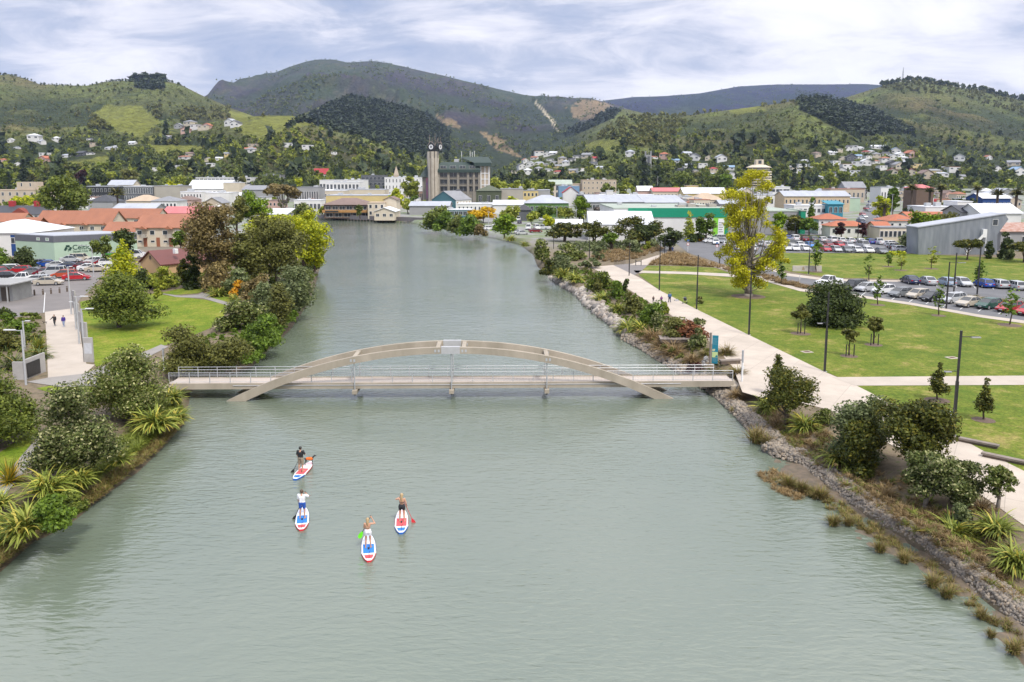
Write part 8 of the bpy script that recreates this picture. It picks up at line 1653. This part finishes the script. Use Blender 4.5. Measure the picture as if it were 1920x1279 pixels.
CLUST = [('on the left green slope', [(20, 268, 8), (62, 268, 14), (72, 270, 10), (105, 268, 9), (82, 296, 12), (125, 296, 14), (150, 294, 14), (170, 292, 10), (168, 263, 8), (176, 276, 10), (203, 281, 12), (215, 280, 10), (245, 272, 9), (80, 306, 12), (345, 299, 14), (357, 293, 16), (390, 304, 8), (392, 313, 9), (398, 314, 9), (412, 302, 9), (428, 293, 10), (465, 290, 12), (471, 287, 14), (475, 280, 12), (540, 279, 12), (575, 282, 14), (625, 291, 7), (32, 279, 7), (5, 308, 9), (290, 322, 10), (330, 318, 10), (35, 313, 8)]),
 ('on the left hill knoll', [(332, 242, 10), (350, 239, 12), (366, 244, 14), (381, 245, 13), (388, 243, 10), (348, 252, 12), (308, 264, 12), (316, 262, 10), (430, 237, 13), (438, 240, 12)]),
 ('right of the clock tower', [(985, 306, 8), (1000, 300, 9), (1012, 293, 12), (1024, 294, 9), (1036, 291, 10), (978, 318, 10), (995, 314, 10), (1010, 309, 12), (1022, 312, 9), (1033, 302, 10), (1040, 309, 10), (1052, 306, 11), (1048, 316, 10), (1060, 312, 10), (1072, 303, 9), (1028, 322, 12), (1012, 324, 10), (1045, 326, 12), (990, 328, 11), (965, 327, 10), (1082, 297, 12), (1100, 298, 14), (1120, 303, 12), (1112, 311, 10), (1125, 318, 9), (1075, 325, 11), (1092, 325, 12), (1180, 296, 12)]),
 ('under the middle right hill', [(1228, 299, 11), (1244, 300, 12), (1265, 306, 11), (1292, 293, 12), (1300, 303, 13), (1318, 316, 12), (1330, 302, 10), (1354, 304, 13), (1290, 315, 11), (1275, 320, 10), (1330, 332, 10), (1366, 320, 13), (1340, 326, 10), (1375, 336, 12), (1305, 323, 9)]),
 ('in trees below the pine block', [(1488, 318, 10), (1505, 317, 12), (1510, 305, 9), (1535, 296, 9), (1562, 291, 11), (1575, 287, 9), (1590, 284, 10), (1600, 282, 12), (1612, 281, 11), (1622, 288, 10), (1634, 286, 9), (1640, 281, 10), (1652, 283, 12), (1660, 292, 10), (1645, 298, 10), (1628, 300, 10), (1610, 298, 11), (1596, 304, 14), (1580, 303, 10), (1570, 312, 12), (1590, 318, 14), (1608, 314, 14), (1625, 312, 12), (1642, 308, 13), (1660, 306, 11), (1675, 301, 10), (1680, 290, 12), (1690, 296, 10), (1698, 305, 10), (1676, 313, 11), (1656, 320, 12), (1690, 318, 13), (1602, 330, 13), (1580, 328, 12), (1560, 330, 10), (1535, 336, 14), (1510, 336, 12), (1672, 330, 13), (1706, 314, 11), (1495, 328, 14), (1525, 316, 11)]),
 ('on the right edge slope', [(1712, 298, 13), (1720, 318, 14), (1708, 330, 12), (1752, 328, 20), (1770, 332, 18), (1790, 326, 16), (1800, 304, 18), (1802, 337, 12), (1740, 337, 16), (1900, 312, 26), (1912, 330, 18), (1870, 322, 10), (1855, 300, 8), (1768, 318, 12)])]
rg = random.Random(8)
for where, L_ in CLUST:
 for x, y, w in L_: a, b = rg.choice(HS[:5] * 2 + HS).split(':'); house(x, y, w * 1.4, a, b, where, rg.randrange(5))
for (a, b, where), L_ in HC.items():
 L_.sort(key=lambda q: q[0])
 for i, (x, y, t) in enumerate(L_):
  t['label'] = '%s house, %s roof, %s' % (a.replace('dgrey', 'dark grey'), {'terracotta': 'tile red', 'silver': 'pale grey'}.get(b, b), where) + ('' if len(L_) == 1 else ', %s from left' % ordn(i))
def woods():
 P3, PX, PY = HG['P'], HG['px'], HG['py']; run = np.minimum.accumulate(PY, axis=0); prev = np.vstack([np.full((1, PY.shape[1]), 400.), run[:-1]]); dpy = np.clip(prev - PY, 0, 30); w = dpy * np.gradient(PX, axis=1); w[(PX < -160) | (PX > 2080) | (PY > 352)] = 0
 Dd = P3[..., 1]; mount = np.isin(HG['who'], [2, 3, 4]); past = np.zeros(PX.shape, bool)
 for q in PASTURE: past |= inpoly(PX, PY, q)
 pine = np.zeros(PX.shape, bool)
 for q in PINES: pine |= inpoly(PX, PY, q)
 n2 = fbm(P3[..., 0] / 160., P3[..., 1] / 220., 4, 61); n3 = fbm(P3[..., 0] / 60., P3[..., 1] / 80., 3, 62)
 low = np.clip((PY - 236) / 40, 0, 1)
 brownp = np.zeros(PX.shape, bool)
 for q in ([(165, 245), (172, 215), (205, 218), (208, 246)], [(1120, 262), (1160, 222), (1250, 215), (1290, 232), (1240, 275), (1150, 280)], [(230, 205), (300, 200), (310, 232), (250, 246)], [(330, 205), (430, 200), (430, 222), (340, 232)], [(1640, 165), (1740, 145), (1930, 180), (1930, 225), (1800, 180)], [(1240, 225), (1340, 190), (1500, 178), (1490, 196), (1380, 205)]): brownp |= inpoly(PX, PY, q)
 def emit(name, lab, wt, n, hrange, fol, shape, seed, q=26, wide=1.0):
  rng = np.random.RandomState(seed); wt = np.clip(wt, 0, None); k = rng.choice(wt.size, n, p=(wt / wt.sum()).ravel()); B = P3.reshape(-1, 3)[k]; base = []
  for v in range(6): C, Rr = blobs(rng, shape, .42 * wide, .42 * wide, 1, .05, 7 if shape != 'cone' else 6); base.append(cloud(rng, C, Rr, q, .30, zmin=.0, inner=.3))
  VV = []; FF = []; o = 0; cell = Dd.ravel()[k] * .0022
  for i in range(n):
   V, F = base[i % 6]; s = rng.uniform(*hrange); a = rng.rand() * 6.283; c, sn = math.cos(a), math.sin(a); wd = s * rng.uniform(.8, 1.2)
   VV.append(np.stack([(V[:, 0] * c - V[:, 1] * sn) * wd + B[i, 0] + rng.uniform(-1, 1) * cell[i], (V[:, 0] * sn + V[:, 1] * c) * wd + B[i, 1], V[:, 2] * s + B[i, 2] - .06 * s], 1)); FF.append(F + o); o += len(V)
  tag(link(name, mesh_np(name, np.concatenate(VV), np.concatenate(FF), [FOL[fol]])), lab, 'woods', kind='stuff')
 hm = np.zeros(PX.shape, bool)
 for L_ in HC.values():
  for x, y, t in L_: hm |= (np.abs(PX - x) < 9) & (PY > y - 2) & (PY < y + 7)
 w = w * ~hm; ww = w * ~past * ~pine; near = (Dd < 3100) & ~mount
 emit('pine_forest', 'dark pine plantations on the hills', w * pine, 3000, (12, 20), 'conifer', 'cone', 1, 22)
 emit('hillside_woods', 'dark native woods on the lower slopes', ww * near * (.15 + low) * np.clip((n2 - .38) * 6, .05, 1), 1500, (6, 11), 'hwood', 'round', 2)
 emit('hillside_woods', 'mid green woods on the lower slopes', ww * near * (.12 + low) * np.clip((.62 - n2) * 6, .05, 1), 1900, (6, 11), 'hgreen', 'round', 3)
 emit('hillside_woods', 'spring green trees in the gardens of the slopes', ww * near * low * np.clip((n3 - .5) * 8, .02, 1), 1000, (6, 11), 'spring', 'round', 4)
 emit('hillside_woods', 'brownish trees in patches on the hills', ww * near * (brownp * 6 + .12), 1100, (7, 13), 'olbrown', 'round', 5)
 emit('hillside_woods', 'dark conifers standing among the gardens', ww * near * low, 230, (12, 22), 'conifer', 'cone', 6)
 emit('hillside_scrub', 'low olive scrub on the upper hill faces', ww * near * (1.05 - low), 3000, (2.2, 5.), 'hscrub', 'round', 7, 14, 1.7)
 emit('hillside_scrub', 'low green scrub on the upper hill faces', ww * near * (1.05 - low), 2600, (2.2, 5.), 'hgreen', 'round', 8, 14, 1.7)
 emit('mountain_bush', 'dark bush on the distant mountain', w * (mount | (Dd >= 3100)) * ~pine * np.clip((n2 - .45) * 8, .02, 1), 1500, (9, 15), 'hwood', 'round', 9, 12, 1.5)
 crest = np.zeros(PX.shape); mn = PY.min(axis=0); crest[(PY < mn + 2.5)] = 1
 emit('skyline_trees', 'trees along the skyline of the right hill', w * crest * ((PX > 1650) & (PX < 1960)), 170, (10, 22), 'dark', 'round', 10)
 emit('skyline_trees', 'dark pines along the skyline of the left hill', w * crest * ((PX > 248) & (PX < 312)), 60, (16, 28), 'conifer', 'cone', 11)
 emit('skyline_trees', 'small trees along the skylines', w * crest * ((PX < 350) | ((PX > 590) & (PX < 780))), 190, (5, 9), 'dark', 'round', 12)
woods()
def town_woods():
 rng = np.random.RandomState(3); xs = []
 for name, fol, n, seed in (('garden_trees', 'mid', 260, 1), ('garden_trees', 'spring', 260, 2), ('garden_trees', 'dark', 90, 5)):
  VV = []; FF = []; o = 0
  for i in range(n):
   D = rng.uniform(470, 900); px = rng.uniform(-150, 2080);
   if 600 < px < 1000 and D < 640: continue
   if 1600 < px < 1670: continue
   p = ground_pt(px, D=D); C, Rr = blobs(rng, 'round', .45, .45, 1, .08, 6); V, F = cloud(rng, C, Rr, 46, .24, zmin=.0); s = rng.uniform(5, 9.5) * (.6 if D < 640 else 1); VV.append(V * s + np.array(p)); FF.append(F + o); o += len(V)
  tag(link(name, mesh_np(name, np.concatenate(VV), np.concatenate(FF), [FOL[fol]])), {'mid': 'green garden trees filling the back of the town', 'spring': 'spring green garden trees at the back of the town', 'dark': 'dark garden trees at the back of the town'}[fol], 'trees', kind='stuff')
town_woods()
rg = random.Random(21); NF_ = {}
for k in range(150):
 px = rg.choice([rg.uniform(160, 620), rg.uniform(560, 800), rg.uniform(900, 1480), rg.uniform(1200, 1620), rg.uniform(1660, 1900)]); D = rg.uniform(440, 700)
 if 1585 < px < 1680 or (1030 < px < 1110 and D < 500): continue
 wl, rc = rg.choice([('white', 'white'), ('white', 'silver'), ('cream', 'white'), ('grey', 'silver'), ('beige', 'grey'), ('white', 'grey'), ('cream', 'terracotta'), ('pink', 'brown')]); w = rg.uniform(14, 32) * 520 / D; c = ground_pt(px, D=D); yt = pix((c.x, D, c.z + rg.uniform(3.4, 6)))[1]; rf = rg.choice(['flat', 'flat', 'gx', 'hip', 'gy'])
 side = 'left of the clock tower' if px < 800 else ('right of the clock tower' if px < 1300 else 'towards the main street'); NF_.setdefault((wl, rc, rf, side), []).append((px, bld(None, px - w / 2, px + w / 2, yt, D=D, dp=rg.uniform(9, 16), roof=rf, rise=rg.uniform(1.6, 3), wall=wl, rc=rc, win=(1, rg.randrange(3, 7), .45, .4), group='low town buildings')))
for (wl, rc, rf, side), L_ in NF_.items():
 L_.sort(key=lambda q: q[0])
 for i, (x, t) in enumerate(L_): t['label'] = 'low %s building with %s %s roof %s' % (wl, rc.replace('silver', 'pale grey').replace('terracotta', 'tiled'), {'flat': 'flat', 'gx': 'ridged', 'hip': 'hipped', 'gy': 'gabled'}[rf], side) + ('' if len(L_) == 1 else ', %s from left' % ordn(i))
# ================================================================ air
def haze():
 m = D_.materials.new('haze'); m.use_nodes = True; nt = m.node_tree; N = nt.nodes; N.clear(); out = N.new('ShaderNodeOutputMaterial'); v = N.new('ShaderNodeVolumePrincipled')
 v.inputs['Color'].default_value = (.55, .68, 1.0, 1); v.inputs['Density'].default_value = HAZE_D; v.inputs['Anisotropy'].default_value = .2
 nt.links.new(v.outputs[0], out.inputs['Volume'])
 o = MB().box(-11000, 11000, -400, 9800, -4, 880).build('haze', m); tag(o, 'pale blue air in front of the far hills', 'haze', kind='stuff')
HAZE_D = 4.2e-5
haze()
